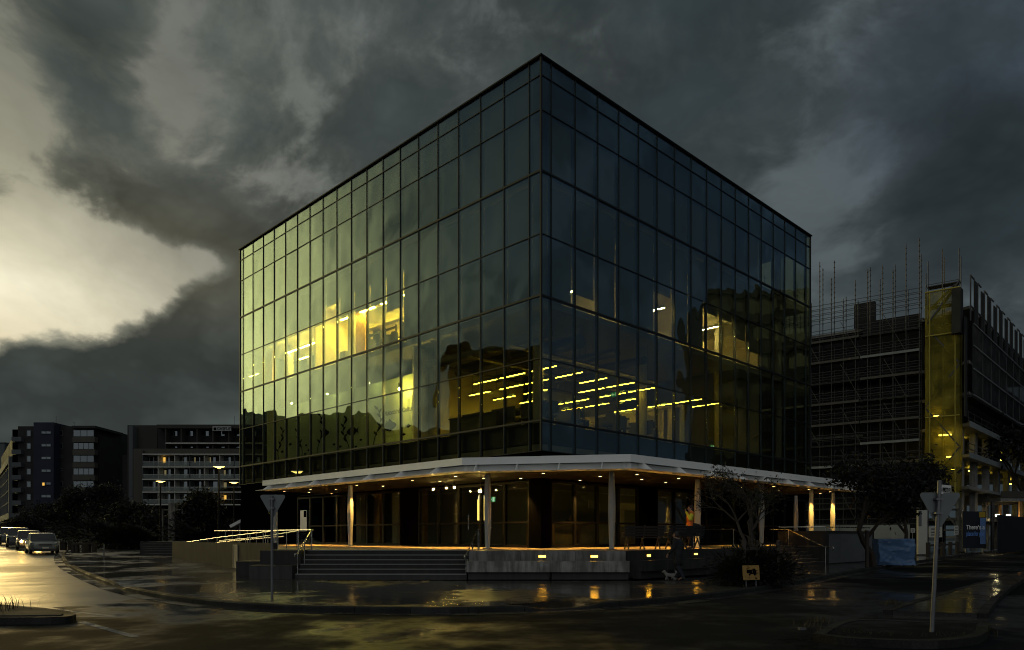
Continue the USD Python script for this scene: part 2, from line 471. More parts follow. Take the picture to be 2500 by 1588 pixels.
# ------------------------------------------------------------------ shapes
def join(parts):
    vs, fs, n = [], [], 0
    for p in parts:
        v, f = arr(p)
        vs.append(v)
        fs.append(f + n)
        n += len(v)
    return np.vstack(vs), np.vstack(fs)


_BF = np.array([[0, 2, 1], [0, 3, 2], [4, 5, 6], [4, 6, 7], [0, 1, 5], [0, 5, 4], [1, 2, 6], [1, 6, 5], [2, 3, 7], [2, 7, 6], [3, 0, 4], [3, 4, 7]])


def hexa(p):
    """A box from eight corners: four below, four above, counter-clockwise."""
    return np.asarray(p, float), _BF


def bx(x0, x1, y0, y1, z0, z1):
    return hexa([(x0, y0, z0), (x1, y0, z0), (x1, y1, z0), (x0, y1, z0), (x0, y0, z1), (x1, y0, z1), (x1, y1, z1), (x0, y1, z1)])


def beam(p, q, w, h, up=(0, 0, 1)):
    """A bar from p to q, w wide across and h deep along up."""
    p, q = np.asarray(p, float), np.asarray(q, float)
    t = (q - p) / np.linalg.norm(q - p)
    up = np.asarray(up, float)
    if abs(t @ up) > 0.98:
        up = np.array([0, 1.0, 0]) if abs(t[1]) < 0.9 else np.array([1.0, 0, 0])
    a = np.cross(t, up)
    a /= np.linalg.norm(a)
    b = np.cross(a, t)
    a, b = a * w / 2, b * h / 2
    return hexa([p - a - b, p + a - b, q + a - b, q - a - b, p - a + b, p + a + b, q + a + b, q - a + b])


def tube(pts, r, sides=8, cap=True):
    """A round bar along a polyline; r one radius or one per point."""
    p = np.asarray(pts, float)
    r = np.broadcast_to(np.asarray(r, float), (len(p),))
    t = np.gradient(p, axis=0)
    t /= np.linalg.norm(t, axis=1, keepdims=True) + 1e-12
    ref = np.array([0, 0, 1.0]) if abs(t[:, 2]).mean() < 0.8 else np.array([1.0, 0, 0])
    a = np.cross(t, ref)
    a /= np.linalg.norm(a, axis=1, keepdims=True) + 1e-12
    b = np.cross(t, a)
    ang = np.arange(sides) * 2 * np.pi / sides
    v = p[:, None] + r[:, None, None] * (np.cos(ang)[None, :, None] * a[:, None] + np.sin(ang)[None, :, None] * b[:, None])
    n = len(p)
    f = []
    for i in range(n - 1):
        for j in range(sides):
            k = (j + 1) % sides
            f += [(i * sides + j, i * sides + k, (i + 1) * sides + k), (i * sides + j, (i + 1) * sides + k, (i + 1) * sides + j)]
    v = v.reshape(-1, 3)
    if cap:
        v = np.vstack([v, p[0], p[-1]])
        for j in range(sides):
            k = (j + 1) % sides
            f += [(n * sides, k, j), (n * sides + 1, (n - 1) * sides + j, (n - 1) * sides + k)]
    return v, np.array(f)


def prism(poly, z0, z1):
    """A flat outline (list of xy, or shapely polygon) raised from z0 to z1."""
    if not hasattr(poly, 'geom_type'):
        poly = Polygon(poly)
    if not poly.is_valid:
        poly = poly.buffer(0)
    ps = getattr(poly, 'geoms', [poly])
    out = []
    for p in ps:
        if p.geom_type != 'Polygon' or p.area < 1e-6:
            continue
        m = trimesh.creation.extrude_polygon(p, z1 - z0, engine='earcut')
        m.apply_translation((0, 0, z0))
        out.append((np.array(m.vertices), np.array(m.faces)))
    return join(out)


def rev(profile, sides=20, at_=(0, 0, 0)):
    """A turned shape: profile of (radius, z)."""
    m = trimesh.creation.revolve(np.array(profile, float), sections=sides)
    m.apply_translation(at_)
    return np.array(m.vertices), np.array(m.faces)


def ball(c, r, sub=2, squash=(1, 1, 1)):
    m = trimesh.creation.icosphere(sub, 1.0)
    return np.array(m.vertices) * np.array(squash) * r + np.asarray(c, float), np.array(m.faces)


def turned(mesh, rx=0.0, ry=0.0, rz=0.0, shift=(0, 0, 0)):
    v, f = arr(mesh)
    R = trimesh.transformations.euler_matrix(rx, ry, rz)[:3, :3]
    return v @ R.T + np.asarray(shift, float), f


def frame_of(origin, ex, ey, ez):
    """Maps local coordinates (along ex, ey, ez) to the world."""
    o, B = np.asarray(origin, float), np.stack([np.asarray(ex, float), np.asarray(ey, float), np.asarray(ez, float)])

    def go(mesh):
        v, f = arr(mesh)
        v = v @ B + o
        if np.linalg.det(B) < 0:
            f = f[:, ::-1]
        return v, f
    return go


def lettering(text, height, origin, ex, ez, depth=0.01, bold=False):
    """Letters standing on a wall: origin is their lower left corner, ex the reading direction."""
    ex, ez = np.asarray(ex, float), np.asarray(ez, float)
    return frame_of(origin, ex, ez, np.cross(ex, ez))(meshkit.text_mesh(text, height, depth, bold))


def letters(parent, name, mesh, mat, world=True):
    v, f = arr(mesh)
    for piece in trimesh.Trimesh(v, f, process=True).split(only_watertight=False):
        part(parent, name, (np.array(piece.vertices), np.array(piece.faces)), mat, world=world)


rng = random.Random(7)

# ------------------------------------------------------------------ ground, roads and pavements
def gz(x, y):
    """The street climbs gently away to the left."""
    x, y = np.asarray(x, float), np.asarray(y, float)
    t = np.clip((-x / np.maximum(y, 1e-3) - 0.20) / 0.16, 0, 1)
    t = t * t * (3 - 2 * t)
    return np.clip((y - 32.0) * 0.0150, 0, 1.25) * t * (y > 0)


def drape(mesh):
    v, f = arr(mesh)
    v = v.copy()
    v[:, 2] += gz(v[:, 0], v[:, 1])
    return v, f


def sheet(poly, z, step=4.0):
    """A flat area as a draped mesh with a net fine enough to follow the ground."""
    if not hasattr(poly, 'geom_type'):
        poly = Polygon(poly)
    x0, y0, x1, y1 = poly.bounds
    out = []
    xs, ys = np.arange(x0, x1 + step, step), np.arange(y0, y1 + step, step)
    for x in xs[:-1] if len(xs) > 1 else xs:
        for y in ys[:-1] if len(ys) > 1 else ys:
            c = sbox(x, y, x + step, y + step)
            if not poly.intersects(c):
                continue
            q = poly if poly.within(c) else poly.intersection(c)
            for p in getattr(q, 'geoms', [q]):
                if p.geom_type != 'Polygon' or p.area < 1e-6:
                    continue
                if len(p.exterior.coords) == 5 and abs(p.area - step * step) < 1e-6:
                    out.append((np.array([(x, y, z), (x + step, y, z), (x + step, y + step, z), (x, y + step, z)]), np.array([[0, 1, 2], [0, 2, 3]])))
                else:
                    v2, f2 = trimesh.creation.triangulate_polygon(p, engine='earcut')
                    v3 = np.column_stack([v2, np.full(len(v2), z)])
                    a, b, c_ = v3[f2[:, 0]], v3[f2[:, 1]], v3[f2[:, 2]]
                    if np.cross(b - a, c_ - a)[:, 2].sum() < 0:
                        f2 = f2[:, ::-1]
                    out.append((v3, f2))
    return drape(join(out))


def smooth_line(pts, n=6):
    """A Catmull-Rom curve through points."""
    p = np.asarray(pts, float)
    p = np.vstack([2 * p[0] - p[1], p, 2 * p[-1] - p[-2]])
    out = []
    for i in range(1, len(p) - 2):
        for k in range(n):
            t = k / n
            out.append(0.5 * (2 * p[i] + (p[i + 1] - p[i - 1]) * t + (2 * p[i - 1] - 5 * p[i] + 4 * p[i + 1] - p[i + 2]) * t ** 2 + (3 * p[i] - p[i - 1] - 3 * p[i + 1] + p[i + 2]) * t ** 3))
    out.append(p[-2])
    return np.array(out)


# kerb of the corner block, from far up the left street round the corner to far up the right street
KERB = smooth_line([(-118, 190), (-90, 146), (-62, 102), (-37.5, 61.5), (-30.5, 49.5), (-24.1, 39.3), (-18.7, 31.5), (-13.4, 24.1), (-10.7, 20.6), (-8.0, 17.7), (-6.1, 16.3), (-4.4, 15.5), (-1.86, 15.1),
                    (-0.4, 15.3), (0.9, 15.7), (2.1, 16.3), (3.5, 17.3), (5.1, 18.8), (7.2, 21.2), (10.2, 25.2), (15.0, 31.6), (20.5, 38.6), (28.5, 48.5), (46, 70), (80, 112), (130, 174)])
BLOCK = Polygon(list(KERB) + [(135, 260), (-120, 260)])

ground = struct('ground', bx(-2500, 2500, -400, 4000, -3.0, -2.0), 'earth')
city = Polygon([(-420, -120), (420, -120), (420, 420), (-420, 420)])
road_poly = city.difference(BLOCK.buffer(-0.5))
worn = Polygon([(-9.8, 22.0), (-9.6, 17.5), (-10.6, 15.9), (-60, 15.5), (-200, 150), (-140, 220), (-60, 140)])
road = struct('road', sheet(road_poly.difference(worn), -0.12, 12.0), 'asphalt')
road2 = struct('road', sheet(road_poly.intersection(worn), -0.12, 6.0), 'asphalt_worn')

# gutter and kerb stones
kl = LineString(KERB)


def ribbon(line, off0, off1, z0a, z0b):
    a = np.array(shapely.offset_curve(line, off0).coords)
    return a


def strip(poly, z, step=6.0):
    return sheet(poly, z, step)


def outer_buffer(d):
    return BLOCK.buffer(d, join_style=1)


gutter = struct('gutter', sheet(outer_buffer(0.42).difference(outer_buffer(-0.02)).intersection(sbox(-130, 10, 130, 175)), -0.112, 6.0), 'gutter')

# the kerb is laid in lengths; ramps are let into it where the photograph shows dropped crossings
dist = np.concatenate([[0], np.cumsum(np.linalg.norm(np.diff(KERB, axis=0), axis=1))])
near_i = np.where((KERB[:, 1] < 72) & (np.abs(KERB[:, 0]) < 50))[0]
kerb_root = thing('kerb', None, None, (0, 15, 0), kind='structure')


def kerb_point(s):
    x = np.interp(s, dist, KERB[:, 0])
    y = np.interp(s, dist, KERB[:, 1])
    return np.array([x, y])


def kerb_height(s):
    p = kerb_point(s)
    h = 0.0
    for (cx_, cy_, w) in ((-12.0, 22.1, 1.1), (-22.6, 37.1, 2.2), (1.15, 15.85, 0.95)):
        dd = math.hypot(p[0] - cx_, p[1] - cy_)
        h = max(h, 1 - min(1, max(0, (dd - w * 0.6) / (w * 0.5))))
    return 0.008 - 0.095 * h


s0, s1 = dist[near_i[0]], dist[near_i[-1]]
s = s0
while s < s1 - 0.3:
    L = 1.2 if kerb_point(s)[1] < 34 else 3.0
    ss = np.linspace(s + 0.008, min(s + L, s1) - 0.008, 4)
    vs, fs = [], []
    for k, q in enumerate(ss):
        p = kerb_point(q)
        t = kerb_point(q + 0.05) - kerb_point(q - 0.05)
        t /= np.linalg.norm(t)
        nrm = np.array([-t[1], t[0]])             # towards the pavement (the block lies to the left of the line's direction)
        h = kerb_height(q)
        for off, z in ((-0.02, -0.14), (-0.005, h - 0.03), (0.025, h), (0.16, h), (0.16, -0.14)):
            w = p + nrm * off
            vs.append((w[0], w[1], z + float(gz(w[0], w[1]))))
    for k in range(3):
        for j in range(5):
            a, b = k * 5 + j, k * 5 + (j + 1) % 5
            fs += [(a, a + 5, b + 5), (a, b + 5, b)]
    fs += [(0, 1, 2), (0, 2, 3), (0, 3, 4)] + [(15, 17, 16), (15, 18, 17), (15, 19, 18)]
    part(kerb_root, 'kerb_stone', (np.array(vs), np.array(fs)), 'kerb')
    s += L

# pavement: a base with large cast panels, joints recessed between them
UL, VR = np.array([-0.6993, 0.7148]), np.array([0.7144, 0.6998])     # along the left and the right front of the glass building
PC = np.array([1.234, 31.0])                                        # its corner
PAVE = outer_buffer(-0.165)
pavement = struct('pavement', sheet(PAVE.intersection(sbox(-125, 10, 130, 200)), -0.103, 8.0), 'gutter')
view = Polygon([(-34, 46), (-20, 14), (12, 14), (44, 60), (30, 60), (6, 24), (-6, 24), (-18, 46)])


def dropped(v):
    """Lowers pavement points around the dropped crossings."""
    v = v.copy()
    for (cx_, cy_, w) in ((-12.0, 22.1, 1.1), (-22.6, 37.1, 2.2), (1.15, 15.85, 0.95)):
        dd = np.hypot(v[:, 0] - cx_, v[:, 1] - cy_)
        v[:, 2] -= 0.09 * np.clip(1 - (dd - w * 0.5) / (w * 1.2), 0, 1)
    return v


def paving_panels(size_u, size_v, region, origin, eu, ev):
    n = 0
    area = PAVE.intersection(region)
    for i in range(-14, 15):
        for j in range(-14, 15):
            o = origin + eu * size_u * i + ev * size_v * j
            q = Polygon([o, o + eu * size_u, o + eu * size_u + ev * size_v, o + ev * size_v]).buffer(-0.008, join_style=2)
            q = q.intersection(area)
            for p in getattr(q, 'geoms', [q]):
                if p.geom_type != 'Polygon' or p.area < 0.15:
                    continue
                # cut once more so that the panel can follow the dropped crossing
                pieces = []
                for a in range(4):
                    for b in range(4):
                        oo = o + eu * size_u * a / 4 + ev * size_v * b / 4
                        c = Polygon([oo, oo + eu * size_u / 4, oo + eu * size_u / 4 + ev * size_v / 4, oo + ev * size_v / 4]).intersection(p)
                        for cc in getattr(c, 'geoms', [c]):
                            if cc.geom_type == 'Polygon' and cc.area > 1e-4:
                                v2, f2 = trimesh.creation.triangulate_polygon(cc, engine='earcut')
                                v3 = np.column_stack([v2, np.zeros(len(v2))])
                                if np.cross(v3[f2[:, 1]] - v3[f2[:, 0]], v3[f2[:, 2]] - v3[f2[:, 0]])[:, 2].sum() < 0:
                                    f2 = f2[:, ::-1]
                                pieces.append((v3, f2))
                ring = np.array(p.exterior.coords)[:-1]
                if not p.exterior.is_ccw:
                    ring = ring[::-1]
                m_ = len(ring)
                side = np.vstack([np.column_stack([ring, np.full(m_, -0.10)]), np.column_stack([ring, np.zeros(m_)])])
                fs = [t for k in range(m_) for t in ((k, (k + 1) % m_, m_ + (k + 1) % m_), (k, m_ + (k + 1) % m_, m_ + k))]
                v, f = join(pieces + [(side, np.array(fs))])
                tip = rng.uniform(-0.002, 0.002)
                v[:, 2] += tip
                part(pavement, 'paving_panel', drape((dropped(v), f)), 'paving')
                n += 1
    return n


paving_panels(3.4, 3.0, view, np.array([-1.0, 15.0]), UL, VR)

# painted road marks
marks = thing('road_marking', None, None, (-6, 13, -0.11), kind='structure')


def painted(pts, w=0.1):
    l = LineString([p[:2] for p in pts]).buffer(w / 2, cap_style=2)
    return sheet(l, -0.1155, 3.0)


def on_road(px, py):
    d = (EYE + 0.12) * FPX / (py - HY)
    return at(px, py, d)


for a, b, w in (((648, 1500), (700, 1500), 0.09), ((756, 1498.5), (815, 1498.5), 0.09), ((870, 1497), (892, 1497), 0.08),
                ((113, 1484), (200, 1496.5), 0.12), ((200, 1496.5), (282, 1506), 0.13), ((186, 1506), (282, 1507), 0.10)):
    part(marks, 'painted_line', painted([on_road(*a), on_road(*b)], w), 'line_paint')
part(marks, 'worn_line', painted([on_road(198, 1519), on_road(331, 1556)], 0.14), 'line_paint')


# ------------------------------------------------------------------ traffic islands
def island_outline(pix):
    pts = []
    for (x, y) in pix:
        d = EYE * FPX / (y - HY)
        pts.append(at(x, y, d)[:2])
    return Polygon(smooth_line(np.array(pts + pts[:1]), 5)).buffer(0)


isl = thing('traffic_island', None, None, (8.0, 13.0, -0.1), kind='structure')
nose = island_outline([(1985, 1547), (2062, 1557), (2180, 1563), (2290, 1564), (2378, 1556), (2408, 1543), (2412, 1528), (2400, 1519), (2250, 1517), (2105, 1511), (2040, 1520)])
part(isl, 'nose_kerb', drape(prism(nose.difference(nose.buffer(-0.16)), -0.14, 0.0)), 'kerb')
part(isl, 'nose_paving', drape(prism(nose.buffer(-0.16), -0.14, -0.012)), 'asphalt')


def road_quad(pix, z0, z1):
    pts = [at(x, y, (EYE - z1) * FPX / (y - HY))[:2] for x, y in pix]
    return prism(Polygon(pts), z0, z1)


# low slab of the pedestrian cut-through, then the raised median behind it laid in panels
part(isl, 'crossing_slab', road_quad([(2100, 1508), (2412, 1516), (2417, 1506), (2165, 1495)], -0.14, -0.09), 'paving')
left_edge = [(2155, 1490), (2227, 1467), (2312, 1444), (2400, 1419), (2500, 1393), (2620, 1371)]
right_edge = [(2412, 1499), (2424, 1478), (2441, 1458), (2466, 1436), (2506, 1410), (2640, 1376)]


def on_pave(px, py):
    return at(px, py, EYE * FPX / (py - HY))[:2]


le = [on_pave(*p) for p in left_edge]
re_ = [on_pave(*p) for p in right_edge]
for i in range(len(le) - 1):
    for a in range(2):
        t0, t1 = a / 2 + 0.006, (a + 1) / 2 - 0.006
        l0, l1 = le[i] * (1 - t0) + le[i + 1] * t0, le[i] * (1 - t1) + le[i + 1] * t1
        r0, r1 = re_[i] * (1 - t0) + re_[i + 1] * t0, re_[i] * (1 - t1) + re_[i + 1] * t1
        e = 0.17
        wl = (r0 - l0) / np.linalg.norm(r0 - l0)
        part(isl, 'median_kerb', prism([l0, l0 + wl * e, l1 + wl * e, l1], -0.14, 0.004), 'kerb')
        part(isl, 'median_kerb', prism([r0 - wl * e, r0, r1, r1 - wl * e], -0.14, 0.004), 'kerb')
        part(isl, 'median_panel', prism([l0 + wl * (e + .008), r0 - wl * (e + .008), r1 - wl * (e + .008), l1 + wl * (e + .008)], -0.14, -0.004 - 0.004 * (i % 2)), 'paving')
# planted island at the lower left
isl2 = thing('planted_island', None, None, (-11.0, 14.0, -0.1), kind='structure')
pl = Polygon(smooth_line(np.array([on_pave(186, 1501), on_pave(150, 1492), on_pave(70, 1482), on_pave(-60, 1474), on_pave(-320, 1460), on_pave(-520, 1500), on_pave(-200, 1509), on_pave(60, 1509), on_pave(160, 1507), on_pave(186, 1501)]), 4)).buffer(0)
part(isl2, 'island_kerb', prism(pl.difference(pl.buffer(-0.2)), -0.14, 0.01), 'kerb')
part(isl2, 'planting_bed', prism(pl.buffer(-0.2), -0.14, 0.03), 'earth')

# ------------------------------------------------------------------ the glass building on its terrace
U3, V3 = np.array([*UL, 0.0]), np.array([*VR, 0.0])
NL, NR = -V3, -U3                                     # outward from the left and the right front
C3 = np.array([1.234, 31.0, 0.0])
TZ = 0.95                                             # terrace level
LENL, LENR = 29.5, 26.7
ROWS = [5.10, 6.39, 9.03, 11.71, 14.33, 17.01, 19.60, 21.07, 21.83]
COLS_L = [0.0] + [0.716 + 1.573 * k for k in range(19)] + [LENL]
COLS_R = [0.0] + [0.643 + 1.587 * k for k in range(17)] + [LENR]


def FL(s, z, off=0.0):
    return C3 + U3 * s + NL * off + np.array([0, 0, z])


def FR(s, z, off=0.0):
    return C3 + V3 * s + NR * off + np.array([0, 0, z])


def box_on(F, s0, s1, z0, z1, o0, o1):
    """A box on a front: from s0 to s1 along it, o0 (inner) to o1 (outer) out of it."""
    m = hexa([F(s0, z0, o1), F(s1, z0, o1), F(s1, z0, o0), F(s0, z0, o0), F(s0, z1, o1), F(s1, z1, o1), F(s1, z1, o0), F(s0, z1, o0)])
    return (m[0], m[1][:, ::-1]) if F is FL else m


def uv_poly(pts, z0, z1):
    return prism([tuple((C3 + U3 * u + V3 * v)[:2]) for u, v in pts], z0, z1)


def uv_box(u0, u1, v0, v1, z0, z1):
    return uv_poly([(u0, v0), (u1, v0), (u1, v1), (u0, v1)], z0, z1)


bld = thing('glass_office_building', 'four-storey dark glass office building with a sharp corner, lit rooms behind its curtain wall', 'building', (PC[0], PC[1], 0))


def tilt_pane(mesh, F):
    """Each sheet sits a hair out of true, so that reflections break from pane to pane."""
    v, f = mesh
    c = v.mean(0)
    n = NL if F is FL else NR
    t = U3 if F is FL else V3
    a, b = rng.gauss(0, 0.003), rng.gauss(0, 0.003)
    d = (v - c) @ t * a + (v - c)[:, 2] * b
    return v + d[:, None] * n, f


for F, cols in ((FL, COLS_L), (FR, COLS_R)):
    for i in range(len(cols) - 1):
        for r in range(len(ROWS) - 1):
            m = box_on(F, cols[i] + 0.018, cols[i + 1] - 0.018, ROWS[r] + 0.018, ROWS[r + 1] - 0.018, -0.045, -0.020)
            part(bld, 'glass_pane' if 0 < r < 6 else 'spandrel_pane', tilt_pane(m, F), 'pane')
    for i, s in enumerate(cols[1:-1]):
        part(bld, 'mullion', box_on(F, s - 0.017, s + 0.017, ROWS[0] + 0.002, ROWS[-1] - 0.002, -0.16, 0.018), 'mullion')
    for r, z in enumerate(ROWS[:-1]):
        h = 0.040 if r in (1, 3, 5) else 0.016
        part(bld, 'transom', box_on(F, 0.04, cols[-1] - 0.04, z - h, z + h, -0.14, 0.012 if h < 0.03 else 0.024), 'mullion')
part(bld, 'corner_post', uv_box(-0.035, 0.045, -0.035, 0.045, ROWS[0], ROWS[-1]), 'mullion')
part(bld, 'corner_post', uv_box(LENL - 0.05, LENL + 0.03, -0.03, 0.05, ROWS[0], ROWS[-1]), 'mullion')
part(bld, 'corner_post', uv_box(-0.03, 0.05, LENR - 0.05, LENR + 0.03, ROWS[0], ROWS[-1]), 'mullion')
# parapet coping and roof
o = 0.09
part(bld, 'coping', uv_poly([(-o, -o), (LENL + o, -o), (LENL + o, 0.5), (-o, 0.5)], ROWS[-1] + 0.002, ROWS[-1] + 0.065), 'black_frame')
part(bld, 'coping', uv_poly([(-o, 0.502), (0.5, 0.502), (0.5, LENR + o), (-o, LENR + o)], ROWS[-1] + 0.002, ROWS[-1] + 0.065), 'black_frame')
part(bld, 'roof', uv_box(0.3, LENL - 0.3, 0.3, LENR - 0.3, 20.75, 21.0), 'slab')
# the two rear fronts, glazed in storey-high sheets, so that the evening sky shows through the open corners
for k, (z0, z1) in enumerate(((5.1, 11.7), (11.72, 17.0), (17.02, 21.8))):
    for j in range(8):
        v0, v1 = LENR * j / 8, LENR * (j + 1) / 8
        part(bld, 'rear_pane', uv_box(LENL - 0.05, LENL - 0.03, v0 + 0.05, v1 - 0.05, z0, z1), 'pane')
        part(bld, 'rear_mullion', uv_box(LENL - 0.14, LENL, v1 - 0.05, v1 + 0.05, z0, z1), 'mullion')
    for j in range(8):
        u0, u1 = LENL * j / 8, LENL * (j + 1) / 8
        part(bld, 'rear_pane', uv_box(u0 + 0.05, u1 - 0.05, LENR - 0.05, LENR - 0.03, z0, z1), 'pane')
        part(bld, 'rear_mullion', uv_box(u1 - 0.05, u1 + 0.05, LENR - 0.14, LENR, z0, z1), 'mullion')
# floors with their spandrel backs
e = 0.22
for z0, z1, name in ((5.12, 5.42, 'floor_slab'), (11.38, 11.66, 'floor_slab'), (16.66, 16.96, 'floor_slab')):
    part(bld, name, uv_box(e, LENL - e, e, LENR - e, z0, z1), 'slab')
part(bld, 'raised_floor', uv_box(e + .01, LENL - e - .01, e + .01, LENR - e - .01, 6.02, 6.34), 'carpet')
for F, L in ((FL, LENL), (FR, LENR)):
    part(bld, 'spandrel_back', box_on(F, 0.24, L - 0.24, 5.46, 6.30, -0.30, -0.20), 'spandrel')
    part(bld, 'spandrel_back', box_on(F, 0.24, L - 0.24, 19.75, 21.7, -0.29, -0.19), 'spandrel')
for k, (z0, z1) in enumerate(((6.36, 11.36), (11.68, 16.64), (16.98, 20.73))):
    part(bld, 'core_wall', uv_box(10.6, 20.0, 9.2, 18.5, z0, z1), 'inner_dim')
    # round columns behind the glass
    for u in (1.6, 9.3, 17.2, 25.0):
        part(bld, 'column', tube([C3 + U3 * u + V3 * 1.5 + (0, 0, z0), C3 + U3 * u + V3 * 1.5 + (0, 0, z1)], 0.24, 14), 'inner_dim', smooth=30)
    for v in (9.4, 17.2, 25.0):
        part(bld, 'column', tube([C3 + U3 * 1.5 + V3 * v + (0, 0, z0), C3 + U3 * 1.5 + V3 * v + (0, 0, z1)], 0.24, 14), 'inner_dim', smooth=30)


def wall(u0, u1, v0, v1, z0, z1, mat='inner_wall', name='partition'):
    part(bld, name, uv_box(min(u0, u1), max(u0, u1), min(v0, v1), max(v0, v1), z0, z1), mat)


def blinds(F, cols, i0, i1, z_top, drops, mat='blind'):
    for k, i in enumerate(range(i0, i1)):
        d = drops[k % len(drops)] if isinstance(drops, (list, tuple)) else drops
        if d is None:
            continue
        part(bld, 'roller_blind', box_on(F, cols[i] + 0.05, cols[i + 1] - 0.05, d, z_top, -0.235, -0.225), mat)


# blinds: drawn over most of the two upper storeys, at odd heights by the lit rooms
L3T, L2T, L1T = 19.58, 16.62, 11.34
blinds(FL, COLS_L, 1, 16, L3T, [17.05, 17.05, 17.05, 17.4, 17.05, 17.05, 18.1, 17.05, 17.05, 17.05, 17.05, 17.05, 17.05, 17.05, 17.05])
blinds(FL, COLS_L, 16, 18, L3T, [17.05, 17.6])
blinds(FR, COLS_R, 1, 13, L3T, [17.05, 17.05, 17.05, 17.05, 17.05, 17.05, 17.05, 17.05, 17.05, 17.05, None, 17.05])
blinds(FL, COLS_L, 0, 7, L2T, [11.75])
blinds(FL, COLS_L, 7, 20, L2T, [13.55, 14.15, 14.25, 14.3, 15.2, 14.3, 14.3, 14.3, 14.32, 14.3, 14.3, 14.3, 14.3])
blinds(FR, COLS_R, 0, 3, L2T, [11.75, 11.75, 12.35])
blinds(FR, COLS_R, 3, 9, L2T, [11.75, 11.75, 11.75, 13.9, 11.75, 11.75])
blinds(FR, COLS_R, 9, 14, L2T, [13.9, 13.9, 13.1, 12.6, 11.75])

# partitions of the upper storeys
for z0, z1 in ((11.68, 16.64), (16.98, 20.73)):
    wall(6.6, 20.2, 5.6, 5.75, z0, z1)
    wall(9.95, 10.08, 0.4, 5.6, z0, z1)
    wall(19.6, 19.75, 0.4, 4.6, z0, z1)
    wall(5.4, 5.55, 9.0, 20.0, z0, z1)
    wall(0.4, 5.4, 8.2, 8.33, z0, z1)
    wall(0.4, 5.4, 20.0, 20.13, z0, z1)
    wall(0.4, 5.4, 13.2, 13.33, z0, z1)
    wall(0.4, 4.6, 0.85 + 5.6, 0.98 + 5.6, z0, z1)
    wall(6.6, 6.72, 0.4, 5.6, z0, z1, 'inner_dim')
part(bld, 'ceiling', uv_box(10.1, 19.55, 0.5, 5.55, 15.5, 15.6), 'ceiling')
part(bld, 'ceiling', uv_box(19.8, 29.0, 0.5, 4.0, 14.45, 14.55), 'ceiling')
part(bld, 'ceiling', uv_box(0.45, 5.35, 13.35, 19.95, 14.25, 14.35), 'ceiling')
# glazed meeting rooms inside the lit left storey
for u in (11.6, 13.4, 15.3, 17.0):
    part(bld, 'door_frame', [uv_box(u, u + 0.09, 3.4, 3.5, 11.7, 14.3), uv_box(u + 1.2, u + 1.29, 3.4, 3.5, 11.7, 14.3), uv_box(u + .09, u + 1.2, 3.4, 3.5, 14.1, 14.22)], 'black_frame')
wall(16.2, 17.3, 1.8, 1.95, 11.68, 15.5, 'timber')
for u0_ in (10.3, 12.6, 14.6):
    part(bld, 'screen_frame', [uv_box(u0_, u0_ + 1.7, 2.6, 2.66, 13.05, 13.13), uv_box(u0_, u0_ + 0.06, 2.6, 2.66, 11.7, 13.05), uv_box(u0_ + 1.64, u0_ + 1.7, 2.6, 2.66, 11.7, 13.05), uv_box(u0_, u0_ + 1.7, 2.6, 2.66, 12.3, 12.36)], 'black_frame')
for u0_, w_, h_ in ((10.4, 0.9, 1.5), (13.9, 0.6, 1.1), (17.6, 0.5, 2.0), (18.8, 0.6, 1.4)):
    part(bld, 'cabinet', uv_box(u0_, u0_ + w_, 2.0, 2.4, 11.68, 11.68 + h_), 'grey_fabric')
part(bld, 'wall_picture', uv_box(12.0, 13.2, 5.53, 5.58, 13.2, 14.0), 'grey_fabric')
part(bld, 'wall_picture', uv_box(17.4, 18.2, 5.53, 5.58, 13.1, 14.1), 'grey_fabric')
part(bld, 'bulkhead', uv_box(10.1, 19.5, 3.0, 3.4, 14.4, 15.5), 'inner_dim')
for u0_ in (20.4, 22.2, 24.6, 26.2):
    part(bld, 'window_post', uv_box(u0_, u0_ + 0.09, 3.9, 3.98, 11.68, 14.4), 'black_frame')
wall(18.2, 19.0, 3.0, 3.1, 11.68, 15.5, 'timber')
part(bld, 'sill_shelf', uv_box(10.2, 19.5, 5.0, 5.58, 11.7, 12.9), 'desk_top')
part(bld, 'timber_panel', uv_box(27.0, 27.9, 1.2, 1.3, 11.68, 16.6), 'timber')
part(bld, 'wall_picture', uv_box(5.3, 5.38, 15.5, 16.6, 12.9, 13.5), 'grey_fabric')
wall(2.0, 2.12, 15.2, 16.8, 11.68, 13.1, 'inner_wall')
wall(19.8, 27.2, 4.0, 4.15, 11.68, 13.35, 'inner_wall')
wall(19.8, 27.2, 4.0, 4.15, 13.9, 14.4, 'inner_dim')

# first floor: open office behind the corner, exhibition wall along the left front, rooms along the right
wall(9.60, 9.75, 0.5, 8.6, 6.36, 11.36, 'inner_wall')
wall(0.3, 9.6, 17.2, 17.35, 6.36, 11.36, 'grey_fabric')
wall(9.0, 9.12, 8.6, 17.2, 6.36, 11.36, 'inner_dim')
wall(2.6, 9.0, 12.9, 13.0, 6.36, 8.9, 'inner_wall')
part(bld, 'wall_picture', uv_box(4.0, 5.4, 12.84, 12.89, 7.4, 8.5), 'grey_fabric')
part(bld, 'wall_picture', uv_box(4.15, 5.25, 12.82, 12.835, 7.55, 8.35), 'inner_dim')
wall(5.0, 5.1, 17.4, 26.0, 6.36, 11.36, 'inner_dim')
for u, v in ((3.2, 12.2), (5.6, 12.2), (7.4, 12.2)):
    part(bld, 'cupboard', uv_box(u, u + 1.2, v, v + 0.7, 6.36, 8.4), 'inner_wall')
part(bld, 'bookcase', [uv_box(1.2, 4.4, 12.62, 12.98, 6.36, 6.5)] + [uv_box(1.2 + k * 0.8, 1.28 + k * 0.8, 12.62, 12.98, 6.5, 8.7) for k in range(5)] + [uv_box(1.2, 4.4, 12.62, 12.98, 8.7, 8.78)], 'inner_wall')
